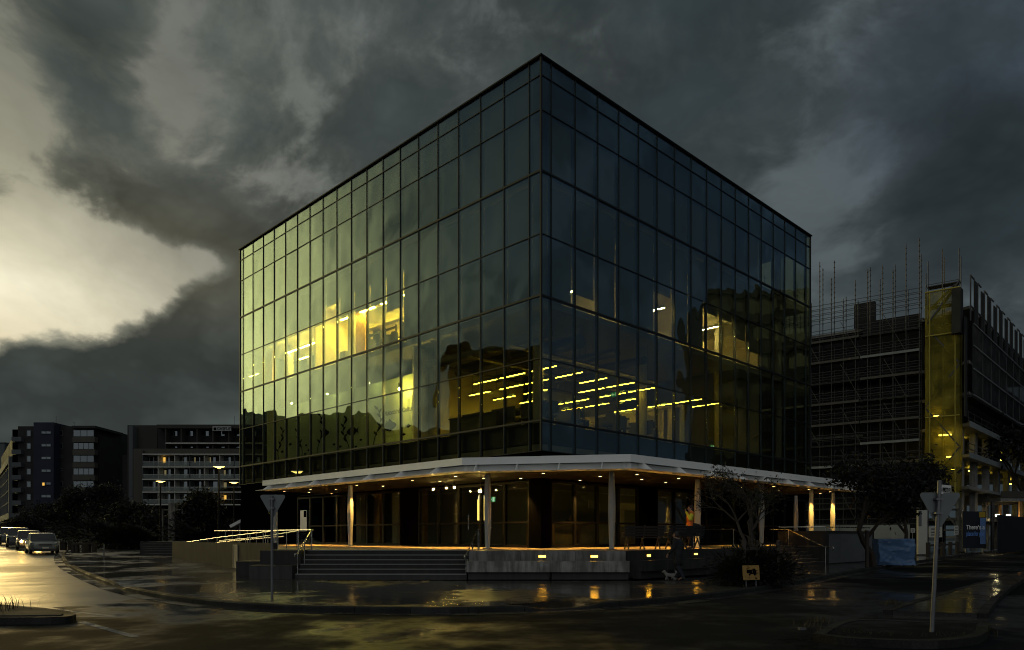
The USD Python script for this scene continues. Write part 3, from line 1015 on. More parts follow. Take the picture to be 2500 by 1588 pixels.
# pipes, trays and ducts under the slab
for v in (1.2, 3.3, 6.1, 8.4):
    part(bld, 'service_duct', tube([C3 + U3 * 0.6 + V3 * v + (0, 0, 10.45), C3 + U3 * 9.3 + V3 * v + (0, 0, 10.45)], 0.22 if v != 3.3 else 0.34, 12), 'duct', smooth=30)
for u in (2.2, 5.0, 7.7):
    part(bld, 'cable_tray', uv_box(u, u + 0.35, 0.5, 12.8, 10.05, 10.13), 'duct')
for k in range(20):
    u, v = 0.9 + (k % 5) * 1.9, 0.9 + (k // 5) * 2.7
    part(bld, 'hanger_rod', tube([C3 + U3 * u + V3 * v + (0, 0, 9.1), C3 + U3 * u + V3 * v + (0, 0, 11.38)], 0.012, 5), 'duct')

# hanging linear lamps
ORD = ['first', 'second', 'third', 'fourth', 'fifth', 'sixth', 'seventh', 'eighth', 'ninth', 'tenth']


def lamp_label(row, col):
    return f'slim office lamp, {ORD[row]} row behind left front, {ORD[col]} lamp from right front'


lamp0 = thing('linear_lamp', lamp_label(0, 0), 'lamp', (0, 0, 0), group=None)
part(lamp0, 'housing', bx(-0.85, 0.85, -0.055, 0.055, 0.03, 0.10), 'dark_plastic', world=False)
part(lamp0, 'diffuser', bx(-0.84, 0.84, -0.032, 0.032, 0.0, 0.028), 'lamp_strip', world=False)
RZL = math.atan2(UL[1], UL[0])
spots = [(u, v, 9.05) for v in (1.7, 3.5, 5.3, 7.1, 8.9, 10.7, 13.4, 15.2) for u in ((1.5, 3.5, 5.4, 7.8) if v < 6 else (1.2, 3.1, 5.6, 7.5))]
lit_u = [(*s, k // 4, k % 4) for k, s in enumerate(spots) if k not in (3, 9, 14, 20, 27, 29)]
for k, (u, v, z, row_, col_) in enumerate(lit_u):
    loc = C3 + U3 * u + V3 * v + np.array([0, 0, z])
    if k == 0:
        p = stage.GetPrimAtPath(lamp0.path)
        UsdGeom.Xformable(p).ClearXformOpOrder()
        UsdGeom.Xformable(p).AddTransformOp().Set(Gf.Matrix4d(*matrix(loc, RZL).T.ravel().tolist()))
    else:
        # the first lamp's own transform must not be inherited twice: copies override it
        copy_of(lamp0, loc, RZL, lamp_label(row_, col_))
# more of them in the rooms along the right front, and the upper lit rooms
lamp1 = thing('ceiling_lamp', 'bright ceiling lamp in the yellow second-floor room, front row, first from the building corner', 'lamp', (0, 0, 0))
part(lamp1, 'housing', bx(-0.75, 0.75, -0.07, 0.07, 0.03, 0.10), 'dark_plastic', world=False)
part(lamp1, 'diffuser', bx(-0.74, 0.74, -0.06, 0.06, 0.0, 0.028), 'lamp_strip_bright', world=False)
first = True
for u, v, z in [(11.4, 1.7, 14.9), (13.6, 1.7, 14.9), (15.8, 1.7, 14.9), (18.0, 1.7, 14.9), (12.4, 4.1, 14.9), (14.8, 4.1, 14.9), (17.2, 4.1, 14.9)]:
    loc = C3 + U3 * u + V3 * v + np.array([0, 0, z])
    if first:
        UsdGeom.Xformable(stage.GetPrimAtPath(lamp1.path)).ClearXformOpOrder()
        UsdGeom.Xformable(stage.GetPrimAtPath(lamp1.path)).AddTransformOp().Set(Gf.Matrix4d(*matrix(loc, RZL).T.ravel().tolist()))
        first = False
    else:
        copy_of(lamp1, loc, RZL, f'bright ceiling lamp in the yellow second-floor room, {"front" if v < 3 else "back"} row, {ORD[int((u - 11) / 2.2)]} from the building corner')
lamp2 = thing('room_lamp', 'thin lamp strip far left on the second floor, front one, second from the yellow room', 'lamp', C3 + U3 * 22.4 + V3 * 1.3 + np.array([0, 0, 13.9]), RZL)
part(lamp2, 'housing', bx(-0.75, 0.75, -0.06, 0.06, 0.03, 0.10), 'dark_plastic', world=False)
part(lamp2, 'diffuser', bx(-0.74, 0.74, -0.05, 0.05, 0.0, 0.028), emitter('lit_room_strip', (1.0, 0.76, 0.10), 330.0), world=False)
for u, v, z in [(20.9, 1.3, 13.9), (24.2, 1.3, 13.9), (22.2, 2.8, 13.9), (25.6, 2.8, 13.9)]:
    copy_of(lamp2, C3 + U3 * u + V3 * v + np.array([0, 0, z]), RZL, f'thin lamp strip far left on the second floor, {"front" if v < 2 else "back"} one, {ORD[int((u - 20.5) / 1.6)]} from the yellow room')
lamp4 = thing('room_lamp', 'lamp strip in the lit meeting room of the right front, farther from the corner', 'lamp', C3 + U3 * 1.6 + V3 * 16.0 + np.array([0, 0, 13.72]), RZL)
part(lamp4, 'housing', bx(-0.75, 0.75, -0.06, 0.06, 0.03, 0.10), 'dark_plastic', world=False)
part(lamp4, 'diffuser', bx(-0.74, 0.74, -0.05, 0.05, 0.0, 0.028), emitter('lit_meeting_strip', (1.0, 0.78, 0.26), 130.0), world=False)
for n_, (u, v, z, lab) in enumerate([(1.6, 14.2, 13.72, 'lamp strip in the lit meeting room of the right front, nearer the corner'), (1.2, 9.9, 13.4, 'lone lamp in the narrow half-lit room of the right front'),
                                     (2.0, 3.6, 13.0, 'lamp behind the nearly closed blind beside the building corner')]):
    copy_of(lamp4, C3 + U3 * u + V3 * v + np.array([0, 0, z]), RZL, lab)

lamp3 = thing('room_lamp', 'dim lamp in the tall lit doorway low in the right front', 'lamp', C3 + U3 * 2.4 + V3 * 18.6 + np.array([0, 0, 8.9]), RZL)
part(lamp3, 'housing', bx(-0.5, 0.5, -0.06, 0.06, 0.03, 0.10), 'dark_plastic', world=False)
part(lamp3, 'diffuser', bx(-0.49, 0.49, -0.05, 0.05, 0.0, 0.028), emitter('lit_dim_strip', (1.0, 0.76, 0.22), 14.0), world=False)
wall(0.4, 5.0, 20.2, 20.3, 6.36, 11.36, 'inner_dim')

# exhibition wall with its prints
mural = thing('exhibition_wall', 'pale exhibition wall with dark fish silhouettes and lettering behind the left front', 'exhibition wall', C3 + U3 * 18 + V3 * 0.9 + np.array([0, 0, 6.36]), group=None)
part(mural, 'wall_panel', uv_box(9.85, 27.6, 1.10, 1.20, 6.37, 10.2), plain('pale_green_print', (0.30, 0.36, 0.24), 0.7, vary=0.25, scale=0.7))
fm = frame_of(C3 + V3 * 1.095 + np.array([0, 0, 0]), U3, np.array([0, 0, 1.0]), NL)


def fish(u, z, L, flip=1):
    t = np.linspace(0, 2 * np.pi, 22, endpoint=False)
    body = [(flip * L * 0.36 * math.cos(a), L * 0.16 * math.sin(a) * (1 - 0.25 * math.cos(a))) for a in t]
    tail = Polygon([(-flip * L * 0.30, 0), (-flip * L * 0.52, L * 0.15), (-flip * L * 0.46, 0), (-flip * L * 0.52, -L * 0.15)])
    fin = Polygon([(-flip * L * 0.1, L * 0.12), (flip * L * 0.12, L * 0.14), (-flip * L * 0.06, L * 0.26)])
    fin2 = Polygon([(-flip * L * 0.02, -L * 0.12), (flip * L * 0.12, -L * 0.13), (-flip * L * 0.05, -L * 0.23)])
    g = shapely.union_all([Polygon(body).buffer(0), tail.buffer(0), fin.buffer(0), fin2.buffer(0)])
    return fm(turned(prism(g, 0, 0.004), shift=(u, z, 0)))


for u, z, L, fl in ((10.35, 7.2, 0.62, 1), (10.9, 7.42, 0.55, -1), (11.35, 7.0, 0.4, 1), (12.6, 7.6, 1.6, -1), (14.9, 6.9, 0.35, 1), (15.6, 7.1, 0.38, 1), (16.1, 6.75, 0.34, -1), (16.6, 7.7, 1.5, 1), (17.9, 6.9, 0.45, 1),
                    (18.6, 7.1, 0.40, 1), (19.6, 7.9, 1.2, -1), (21.7, 7.0, 0.42, 1), (22.2, 6.8, 0.42, 1), (22.0, 7.35, 0.36, -1), (24.2, 7.6, 0.5, 1), (25.3, 7.2, 0.5, -1)):
    part(mural, 'fish', fish(u, z, L, fl), 'black_clad')
for u0, h in ((13.9, 2.2), (17.2, 2.0), (20.3, 2.6), (22.9, 2.4), (25.6, 2.2)):
    pts = [(u0 + 0.35 * math.sin(k * 0.55 + u0), 6.6 + h * k / 9) for k in range(10)]
    stem = LineString(pts).buffer(0.035)
    leaves = [shapely.affinity.rotate(shapely.affinity.scale(Point(p[0] + 0.12 * (-1) ** k, p[1]).buffer(0.14), 1.5, 0.5), 35 * (-1) ** k) for k, p in enumerate(pts[3:])]
    part(mural, 'water_plant', fm(prism(shapely.union_all([stem] + leaves), 0, 0.004)), 'black_clad')
tx = lambda text, h, u, z, bold=False: lettering(text, h, C3 + U3 * u + V3 * 1.094 + np.array([0, 0, z]), -U3, np.array([0, 0, 1.0]), 0.006, bold)
for word, wh, wu, wz, wb in (('Muloobinba', 0.24, 13.25, 8.22, True), ('Cultural', 0.24, 11.45, 8.22, True), ('Gavin', 0.17, 13.2, 7.80, False)):
    letters(mural, 'letter', tx(word, wh, wu, wz, wb), 'black_clad')
emb = [fm(turned(prism(shapely.affinity.scale(Point(0, 0).buffer(0.09), 0.45, 1.0), 0, 0.004), rz=a, shift=(10.22 + 0.12 * -math.sin(a), 7.86 + 0.12 * math.cos(a), 0))) for a in (-1.1, -0.55, 0, 0.55, 1.1)]
part(mural, 'emblem', emb, 'black_clad')
part(mural, 'lettering', tx('NSW', 0.11, 10.42, 7.62, True), 'black_clad')
spot = thing('wall_spotlight', 'small bright spotlight washing the lettered exhibition wall in yellow', 'spotlight', C3 + U3 * 10.9 + V3 * 0.62 + np.array([0, 0, 9.2]))
part(spot, 'housing', tube([C3 + U3 * 10.75 + V3 * 0.38 + (0, 0, 9.62), C3 + U3 * 10.75 + V3 * 0.40 + (0, 0, 9.38)], 0.07, 10), 'dark_plastic')
part(spot, 'bulb', ball(C3 + U3 * 10.75 + V3 * 0.42 + (0, 0, 9.3), 0.06, 2), emitter('lit_wall_spot', (1.0, 0.76, 0.14), 2600.0))
for u in (14.0, 18.5, 23.0):
    s_ = thing('exhibition_lamp', f'dim track lamp above the exhibition wall, {dict([(14.0, "nearest the building corner"), (18.5, "over its middle"), (23.0, "at its far left end")])[u]}', 'lamp', C3 + U3 * u + V3 * 0.5 + np.array([0, 0, 10.0]))
    part(s_, 'housing', tube([C3 + U3 * u + V3 * 0.45 + (0, 0, 10.35), C3 + U3 * u + V3 * 0.55 + (0, 0, 10.2)], 0.06, 8), 'dark_plastic')
    part(s_, 'bulb', ball(C3 + U3 * u + V3 * 0.58 + (0, 0, 10.13), 0.05, 2), emitter(f'lit_track_{int(u)}', (0.85, 0.9, 0.30), 150.0))

# exit signs
for k, (p, ex, lab) in enumerate(((FR(16.2, 18.75, -1.2), V3, 'green exit sign on the third floor of the right front'), (FR(16.3, 6.75, -1.4), V3, 'green exit sign low on the first floor of the right front'),
                                  (FL(1.1, 8.5, -6.5), -U3, 'green exit sign at the back of the corner office'), (FR(-1.2 + 0.2, 3.05, -2.0), -U3, 'green exit sign behind the entrance doors'))):
    t = thing('exit_sign', lab, 'exit sign', p)
    f_ = frame_of(p, ex, np.array([0, 0, 1.0]), np.cross(ex, [0, 0, 1.0]))
    part(t, 'case', f_(bx(-0.24, 0.24, -0.12, 0.12, -0.06, -0.002)), 'dark_plastic')
    part(t, 'face', f_(bx(-0.23, 0.23, -0.11, 0.11, 0.0, 0.006)), 'exit_green')
    part(t, 'arrow', [f_(prism([(-0.20, 0), (-0.10, 0.08), (-0.10, 0.03), (-0.01, 0.03), (-0.01, -0.03), (-0.10, -0.03), (-0.10, -0.08)], 0.008, 0.011)), f_(bx(0.06, 0.18, -0.09, 0.09, 0.008, 0.011))], 'exit_white')

# office furniture behind the corner
def desk_label(k, what):
    row, col = ((0, 0), (0, 1), (0, 2), (1, 0), (1, 1), (1, 2), (2, 0), (2, 1), (3, 0), (3, 1))[k]
    return f'{what}, {ORD[row]} row behind left front, {ORD[col]} from right front'


desk0 = thing('office_desk', desk_label(0, 'pale office desk'), 'desk', (0, 0, 0), group=None)
part(desk0, 'desktop', bx(-0.8, 0.8, -0.38, 0.38, 0.71, 0.74), 'desk_top', world=False)
for sx_ in (-0.74, 0.74):
    part(desk0, 'leg', [bx(sx_ - .03, sx_ + .03, -0.34, 0.34, 0.0, 0.04), bx(sx_ - .03, sx_ + .03, -0.03, 0.03, 0.04, 0.71)], 'dark_plastic', world=False)
part(desk0, 'screen_panel', bx(-0.8, 0.8, 0.385, 0.42, 0.5, 1.25), 'grey_fabric', world=False)
mon0 = thing('monitor', desk_label(0, 'left monitor on the pale desk'), 'monitor', (0, 0, 0), group=None)
part(mon0, 'screen', bx(-0.31, 0.31, -0.02, 0.02, 0.14, 0.52), 'screen', world=False)
part(mon0, 'stand', [bx(-0.03, 0.03, 0.0, 0.03, 0.01, 0.3), bx(-0.12, 0.12, -0.09, 0.09, 0.0, 0.012)], 'dark_plastic', world=False)
ch0 = thing('office_chair', desk_label(0, 'dark chair at the pale desk'), 'chair', (0, 0, 0), group=None)
part(ch0, 'seat', m3.Manifold.batch_hull([m3.Manifold.cube((0.44, 0.42, 0.05), True).translate((0, 0, 0.48)), m3.Manifold.cube((0.36, 0.34, 0.09), True).translate((0, 0, 0.48))]), 'grey_fabric', world=False)
back = Polygon([(-0.22, 0.62), (0.22, 0.62), (0.24, 1.0), (0.17, 1.13), (-0.17, 1.13), (-0.24, 1.0)]).buffer(0.02)
part(ch0, 'backrest', turned(prism(back, -0.03, 0.03), rx=math.pi / 2, shift=(0, 0.24, 0)), 'grey_fabric', world=False)
part(ch0, 'post', tube([(0, 0, 0.08), (0, 0, 0.45)], 0.03, 8), 'dark_plastic', world=False)
for a in range(5):
    part(ch0, 'foot', beam((0, 0, 0.07), (0.3 * math.cos(a * 1.2566), 0.3 * math.sin(a * 1.2566), 0.04), 0.05, 0.04), 'dark_plastic', world=False)


def place(root, uvz, rot, used=[], **kw):
    loc = C3 + U3 * uvz[0] + V3 * uvz[1] + np.array([0, 0, uvz[2]])
    if root.path not in used:
        used.append(root.path)
        x = UsdGeom.Xformable(stage.GetPrimAtPath(root.path))
        x.ClearXformOpOrder()
        x.AddTransformOp().Set(Gf.Matrix4d(*matrix(loc, rot).T.ravel().tolist()))
    else:
        copy_of(root, loc, rot, **kw)


for k, (u, v, r) in enumerate([(2.0, 2.0, 0), (4.0, 2.0, 0), (6.2, 2.0, 0), (2.2, 4.6, 0), (4.2, 4.6, 0), (6.6, 4.6, 0), (2.0, 7.6, 0), (4.4, 7.6, 0), (1.9, 10.2, 0), (4.2, 10.2, 0)]):
    place(desk0, (u, v, 6.345), RZL + r, label=desk_label(k, 'pale office desk'))
    place(mon0, (u - 0.3, v + 0.12, 6.345 + 0.742), RZL + r + 0.1, label=desk_label(k, 'left monitor on the pale desk'))
    if k % 2 == 0:
        place(mon0, (u + 0.42, v + 0.1, 6.345 + 0.742), RZL + r - 0.15, label=desk_label(k, 'right monitor on the pale desk'))
    place(ch0, (u + 0.1 * (-1) ** k, v - 0.75, 6.345), RZL + math.pi + 0.4 * math.sin(k * 2.1), label=desk_label(k, 'dark chair at the pale desk'))
for k, (u, v) in enumerate([(0.9, 1.6), (0.8, 3.4), (0.85, 5.6), (0.9, 7.0)]):
    place(ch0, (u, v, 6.345), RZL + 1.2 + k, label=f'empty dark chair close to the right front glass, {ORD[k]} from the building corner')
for k, (u, v) in enumerate([(10.5, 1.0), (11.1, 1.1), (12.2, 0.9), (13.0, 1.1), (14.4, 1.0)]):
    copy_of(ch0, C3 + U3 * u + V3 * v + np.array([0, 0, 11.67]), RZL + 2.8 + k * 0.3, f'dark chair back in the yellow second-floor room, {ORD[k]} from its right end')
copy_of(ch0, C3 + U3 * 1.1 + V3 * 14.0 + np.array([0, 0, 11.9]), RZL + 1.0, 'dark chair in the lit meeting room of the right front')
couch = thing('dark_sideboard', 'long dark sideboard along the left front of the corner office', 'sideboard', C3 + U3 * 5.2 + V3 * 1.0 + np.array([0, 0, 6.34]))
part(couch, 'body', uv_box(3.6, 7.0, 0.75, 1.2, 6.345, 7.25), 'dark_plastic')
part(couch, 'top', uv_box(3.55, 7.05, 0.7, 1.25, 7.253, 7.30), 'grey_fabric')

# ------------------------------------------------------------------ ground floor
part(bld, 'ground_soffit', uv_box(0.06, LENL - .06, 0.06, LENR - .06, 4.62, 5.08), 'black_clad')
part(bld, 'ground_floor', uv_box(0.35, LENL - 0.4, 0.35, LENR - 0.4, TZ - 0.15, TZ + 0.012), plain('dark_floor_tiles', (0.07, 0.065, 0.06), 0.3, vary=0.2))
part(bld, 'corner_column', uv_box(0.0, 0.72, 0.0, 0.66, TZ, 4.62), 'black_clad')
GT = 3.86


def bay(F, s0, s1, kind):
    if kind == 'solid':
        part(bld, 'cladding_panel', box_on(F, s0 + 0.01, s1 - 0.01, TZ, GT, -0.2, -0.02), 'black_clad')
        return
    fr = [box_on(F, s0, s0 + 0.07, TZ, GT, -0.16, 0.0), box_on(F, s1 - 0.07, s1, TZ, GT, -0.16, 0.0), box_on(F, s0 + .07, s1 - .07, TZ, TZ + 0.12, -0.15, -0.01),
          box_on(F, s0 + .07, s1 - .07, GT - 0.1, GT, -0.15, -0.01), box_on(F, s0 + .07, s1 - .07, 2.02, 2.10, -0.15, -0.01)]
    part(bld, 'shop_frame', fr, 'black_frame')
    part(bld, 'shop_pane', box_on(F, s0 + 0.07, s1 - 0.07, TZ + 0.12, 2.02, -0.085, -0.07), 'shop_pane')
    part(bld, 'shop_pane', box_on(F, s0 + 0.07, s1 - 0.07, 2.10, GT - 0.1, -0.085, -0.07), 'shop_pane')
    if kind == 'door':
        part(bld, 'door_handle', tube([F((s0 + s1) / 2, TZ + 0.8, 0.05), F((s0 + s1) / 2, TZ + 1.5, 0.05)], 0.018, 8), 'steel')


for i in range(1, 20):
    k = 'solid' if i in (6, 14, 15, 16, 17, 18, 19) else ('door' if i in (2, 3) else 'glass')
    bay(FL, COLS_L[i], COLS_L[i + 1], k)
for i in range(1, 17):
    bay(FR, COLS_R[i], COLS_R[i + 1], 'solid' if i in (5, 11) else 'glass')
for F, L in ((FL, LENL), (FR, LENR)):
    part(bld, 'head_panel', box_on(F, 0.74, L - 0.1, GT + 0.005, 5.07, -0.16, -0.03), 'black_clad')
# rooms behind: dim back walls, timber-lined columns, a lit counter
part(bld, 'back_wall', uv_box(8.0, 26.0, 8.0, 8.15, TZ, 4.6), 'inner_dim')
part(bld, 'back_wall', uv_box(8.0, 8.15, 8.15, 24.0, TZ, 4.6), 'inner_dim')
for u, w, mat in ((10.75, 0.45, 'timber'), (13.2, 0.5, 'inner_wall'), (15.0, 0.6, 'timber'), (17.0, 0.5, 'inner_wall'), (19.2, 0.7, 'timber')):
    part(bld, 'lined_column', uv_box(u, u + w, 2.0, 2.3, TZ + 0.02, 4.6), mat)
part(bld, 'rear_ground_wall', uv_box(LENL - 0.3, LENL - 0.05, 0.3, LENR - 0.3, TZ - .3, 4.6), 'black_clad')
part(bld, 'rear_ground_wall', uv_box(0.3, LENL - 0.31, LENR - 0.3, LENR - 0.05, TZ - .3, 4.6), 'black_clad')
part(bld, 'counter', uv_box(3.0, 6.4, 5.6, 6.3, TZ + 0.02, TZ + 1.1), 'timber')
part(bld, 'counter', uv_box(1.6, 2.5, 8.5, 12.5, TZ + 0.02, TZ + 1.0), 'inner_dim')
part(bld, 'portal_frame', [uv_box(5.0, 5.3, 12.0, 12.5, TZ + .02, 3.4), uv_box(5.0, 5.3, 12.5, 15.6, 3.0, 3.4)], 'inner_wall')
part(bld, 'cafe_board', uv_box(3.0, 3.05, 6.8, 7.6, 2.9, 3.3), 'inner_wall')
for s_, w in ((1.0, 1.25), (2.75, 1.2)):                    # printed lower panes beside the corner column
    part(bld, 'printed_panel', box_on(FR, s_, s_ + w, TZ + 0.15, 2.0, -0.12, -0.11), plain('faded_print_%d' % int(s_ * 10), (0.085, 0.08, 0.05), 0.7, vary=0.45, scale=3.5))
# spotlights in the entrance, strong points of light
names = ['in front of the timber column, leftmost of the entrance spotlights', 'second from the left of the entrance spotlights', 'third from the left of the entrance spotlights', 'brightest entrance spotlight, beside the second white column']
for k, (px, py, dd) in enumerate(((1058, 1193.5, 34.5), (1090, 1190.5, 34.0), (1109, 1189, 33.2), (1172, 1197, 31.2))):
    p = at(px, py, dd)
    t = thing('entrance_spotlight', 'small bright ' + names[k], 'spotlight', p)
    part(t, 'shade', tube([p + (0, 0, 0.0), p + (0, 0, 0.10)], 0.085, 12), 'dark_plastic')
    part(t, 'stem', tube([p + (0, 0, 0.105), p + (0, 0, 0.5)], 0.012, 6), 'dark_plastic')
    part(t, 'bulb', ball(p - (0, 0, 0.03), 0.075 if k == 3 else 0.045, 2), 'lamp_spot')
for k, (px, py, dd, L_, lab) in enumerate(((1735, 1196, 43, 0.62, 'short tube lamp inside the ground floor, left of the tree'), (1769, 1198, 43, 0.62, 'tube lamp inside the ground floor behind the tree crown, middle one'), (1791, 1200, 44, 0.4, 'tube lamp inside the ground floor behind the tree crown, right one'),
                                         (1176, 1240, 36, 0.0, 'upright glowing panel lamp beside the second white column'))):
    p = at(px, py, dd)
    t = thing('tube_lamp' if L_ else 'panel_lamp', lab, 'lamp', p)
    if L_:
        part(t, 'diffuser', beam(p - V3 * L_, p + V3 * L_, 0.08, 0.05), 'lamp_strip')
        part(t, 'housing', beam(p - V3 * L_ + (0, 0, .05), p + V3 * L_ + (0, 0, .05), 0.1, 0.04), 'dark_plastic')
    else:
        f_ = frame_of(p, U3, np.array([0, 0, 1.0]), NL)
        part(t, 'diffuser', f_(bx(-0.30, 0.30, -0.62, 0.42, 0, 0.03)), emitter('lit_panel_lamp', (1.0, 0.66, 0.14), 2.6))
        part(t, 'cap', f_(prism(Point(0, 0.5).buffer(0.2), 0, 0.05)), emitter('lit_panel_cap', (1.0, 0.85, 0.45), 2.2))
for k, (u, v) in enumerate([(4.5, 3.0), (7.5, 3.5), (12.5, 4.5), (16.5, 4.5), (3.0, 6.0), (3.0, 10.0), (3.0, 14.0), (3.0, 18.5)]):
    lab = ['near the corner doors', 'left of the entrance doors', 'behind the left glazing', 'at the far left of the glazing', 'behind the bench', 'by the cafe counter', 'behind the smoker', 'at the far right of the glazing'][k]
    p = C3 + U3 * u + V3 * v + np.array([0, 0, 4.45])
    t = thing('pendant_lamp', f'small dim pendant lamp inside the ground floor {lab}', 'lamp', p)
    part(t, 'cord', tube([p + (0, 0, 0.05), p + (0, 0, 0.17)], 0.01, 5), 'dark_plastic')
    part(t, 'bulb', ball(p, 0.05, 2), emitter(f'lit_pendant_{k}', (1.0, 0.74, 0.34), 16.0))
# notices
nt = thing('notice_board', 'white notice with a black panel on the dark wall by the ramp', 'notice', FL(20.2, 2.3, 0.01))
part(nt, 'board', box_on(FL, 19.95, 20.75, 1.75, 3.05, 0.0, 0.02), 'white_paint')
part(nt, 'black_panel', box_on(FL, 19.98, 20.28, 2.62, 3.0, 0.023, 0.028), 'black_clad')

# ------------------------------------------------------------------ terrace, walls, steps
V0 = np.array([3.95, 25.5])
EDGE = lambda s, inn=0.0: V0 + VR * s - np.array([NR[0], NR[1]]) * inn      # along the terrace's right edge, inn metres in from it
Rp, Lp, Bp = FR(LENR + 0.5, 0)[:2], FL(LENL + 0.5, 0)[:2], (C3 + U3 * (LENL + .5) + V3 * (LENR + .5))[:2]
ST_R0, ST_R1, ST_D = 11.0, 17.0, 1.85
tpoly = Polygon([(-1.5, 27.02), (-1.5, 25.5), V0, EDGE(ST_R0), EDGE(ST_R0, ST_D), EDGE(ST_R1, ST_D), EDGE(ST_R1), EDGE(30), Rp, Bp, Lp, (-21.4, 45.6), (-9.0, 27.9), (-7.5, 27.02)])
terrace = struct('terrace', prism(tpoly.buffer(-0.30, join_style=2), -0.3, TZ - 0.03), 'concrete_dark')
# paving slabs on the terrace
tv = Polygon([(-9, 26), (-1.4, 25.4), (4.1, 25.4), EDGE(29), FR(28, 0, 0.02)[:2], C3[:2] + (NL + NR)[:2] * 0.02, FL(24, 0, 0.02)[:2], (-17.5, 40.5)])
inner = tpoly.buffer(-0.01, join_style=2).intersection(tv)
for i in range(-5, 6):
    for j in range(-3, 14):
        o_ = PC + UL * (2.2 * i * 1.0) + VR * 2.2 * j
        o_ = PC - UL * 7 + UL * 2.2 * (i + 5) + VR * (2.2 * j - 6)
        q = Polygon([o_, o_ + UL * 2.2, o_ + UL * 2.2 + VR * 2.2, o_ + VR * 2.2]).buffer(-0.006, join_style=2).intersection(inner)
        for p in getattr(q, 'geoms', [q]):
            if p.geom_type == 'Polygon' and p.area > 0.1:
                part(terrace, 'terrace_slab', prism(p, TZ - 0.05, TZ + rng.uniform(-0.0015, 0.0015)), 'terrace')
for i in range(3):
    for j in range(9):
        o_ = PC + UL * (6.4 + 2.2 * j + 2.2) + VR * (2.2 * (i - 3) + 2.2)
        q = Polygon([o_, o_ + UL * 2.2, o_ + UL * 2.2 + VR * 2.2, o_ + VR * 2.2]).buffer(-0.006, join_style=2).intersection(inner)

# front wall: upper wall panels over a projecting concrete seat
fw = thing('front_wall', 'low stained concrete terrace wall with a long seat ledge below four wall lights', 'wall', (1.2, 25.3, 0))
for x0, x1 in ((-1.5, 0.30), (0.305, 2.2), (2.205, 3.95)):
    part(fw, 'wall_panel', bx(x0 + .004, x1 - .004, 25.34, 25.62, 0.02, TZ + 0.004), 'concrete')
ed = [EDGE(s) for s in (0.0, 1.9, 3.9, 5.9, 7.9, 9.9, ST_R0)]
onr = np.array([NR[0], NR[1]])
for a, b in zip(ed[:-1], ed[1:]):
    t = (b - a) / np.linalg.norm(b - a) * 0.004
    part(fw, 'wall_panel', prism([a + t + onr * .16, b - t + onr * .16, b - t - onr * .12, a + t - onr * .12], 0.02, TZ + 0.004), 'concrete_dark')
for x0, x1 in ((-1.55, 1.3), (1.308, 4.0)):
    part(fw, 'seat_slab', bx(x0, x1, 24.86, 25.335, 0.24, 0.61), 'concrete')
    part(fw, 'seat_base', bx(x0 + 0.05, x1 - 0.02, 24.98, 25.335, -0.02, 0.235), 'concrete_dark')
for s_0, s_1 in ((0.2, 3.4), (3.41, 6.6), (6.61, 9.8)):
    a, b = EDGE(s_0) + onr * .163, EDGE(s_1) + onr * .163
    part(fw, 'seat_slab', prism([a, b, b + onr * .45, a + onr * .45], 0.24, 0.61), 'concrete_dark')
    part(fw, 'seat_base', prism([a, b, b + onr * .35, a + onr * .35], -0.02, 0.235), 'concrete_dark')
# four lights let into the wall
wl = ['leftmost', 'second from the left', 'third from the left, below the bench', 'rightmost, beside the dog walker']
for k, (px, py) in enumerate(((1324, 1359), (1451, 1359), (1576, 1357.5), (1687, 1353.5))):
    if k < 2:
        p = at(px, py, 25.335)
        ex, n = np.array([1.0, 0, 0]), np.array([0, -1.0, 0])
    else:
        q = EDGE({2: 1.15, 3: 4.3}[k]) + onr * 0.165
        p = np.array([q[0], q[1], 0.765])
        ex, n = V3, np.array([*onr, 0])
    t = thing('wall_light', f'small glowing slot light in the terrace wall, {wl[k]}', 'wall light', p)
    f_ = frame_of(p, ex, np.array([0, 0, 1.0]), n)
    part(t, 'frame', [f_(bx(-0.135, 0.135, -0.045, -0.034, 0, 0.03)), f_(bx(-0.135, 0.135, 0.034, 0.045, 0, 0.03)), f_(bx(-0.135, -0.122, -0.034, 0.034, 0, 0.03)), f_(bx(0.122, 0.135, -0.034, 0.034, 0, 0.03))], 'galv')
    part(t, 'lens', f_(bx(-0.121, 0.121, -0.033, 0.033, 0.002, 0.018)), 'brick_light')

# front steps, each tread a slab with a lighter nosing
steps = thing('front_steps', None, None, (-4.5, 26, 0), kind='structure')
nS, rise = 6, TZ / 6
for k in range(nS):
    y0 = 25.2 + 0.305 * k
    part(steps, 'step', bx(-7.5, -1.56, y0, 27.05 if k == 5 else y0 + 0.5, rise * k - 0.05, rise * (k + 1) - (0.002 if k < 5 else 0.0)), 'concrete_dark')
    part(steps, 'nosing', bx(-7.48, -1.58, y0 - 0.006, y0 + 0.07, rise * (k + 1) - 0.03, rise * (k + 1) + 0.008), 'nosing')
# right steps towards the side street
rs = thing('side_steps', None, None, (*EDGE(14), 0), kind='structure')
for k in range(nS):
    a0 = 0.05 + 0.30 * k
    q = [EDGE(ST_R0 + .02, a0), EDGE(ST_R1 - .02, a0), EDGE(ST_R1 - .02, a0 + .5 if k < 5 else ST_D + .02), EDGE(ST_R0 + .02, a0 + .5 if k < 5 else ST_D + .02)]
    part(rs, 'step', prism(q, rise * k - 0.05, rise * (k + 1) - (0.002 if k < 5 else 0.0)), 'concrete_dark')
    q = [EDGE(ST_R0 + .04, a0 + .02), EDGE(ST_R1 - .04, a0 + .02), EDGE(ST_R1 - .04, a0 + .07), EDGE(ST_R0 + .04, a0 + .07)]
    part(rs, 'nosing', prism(q, rise * (k + 1) - 0.001, rise * (k + 1) + 0.008), 'nosing')

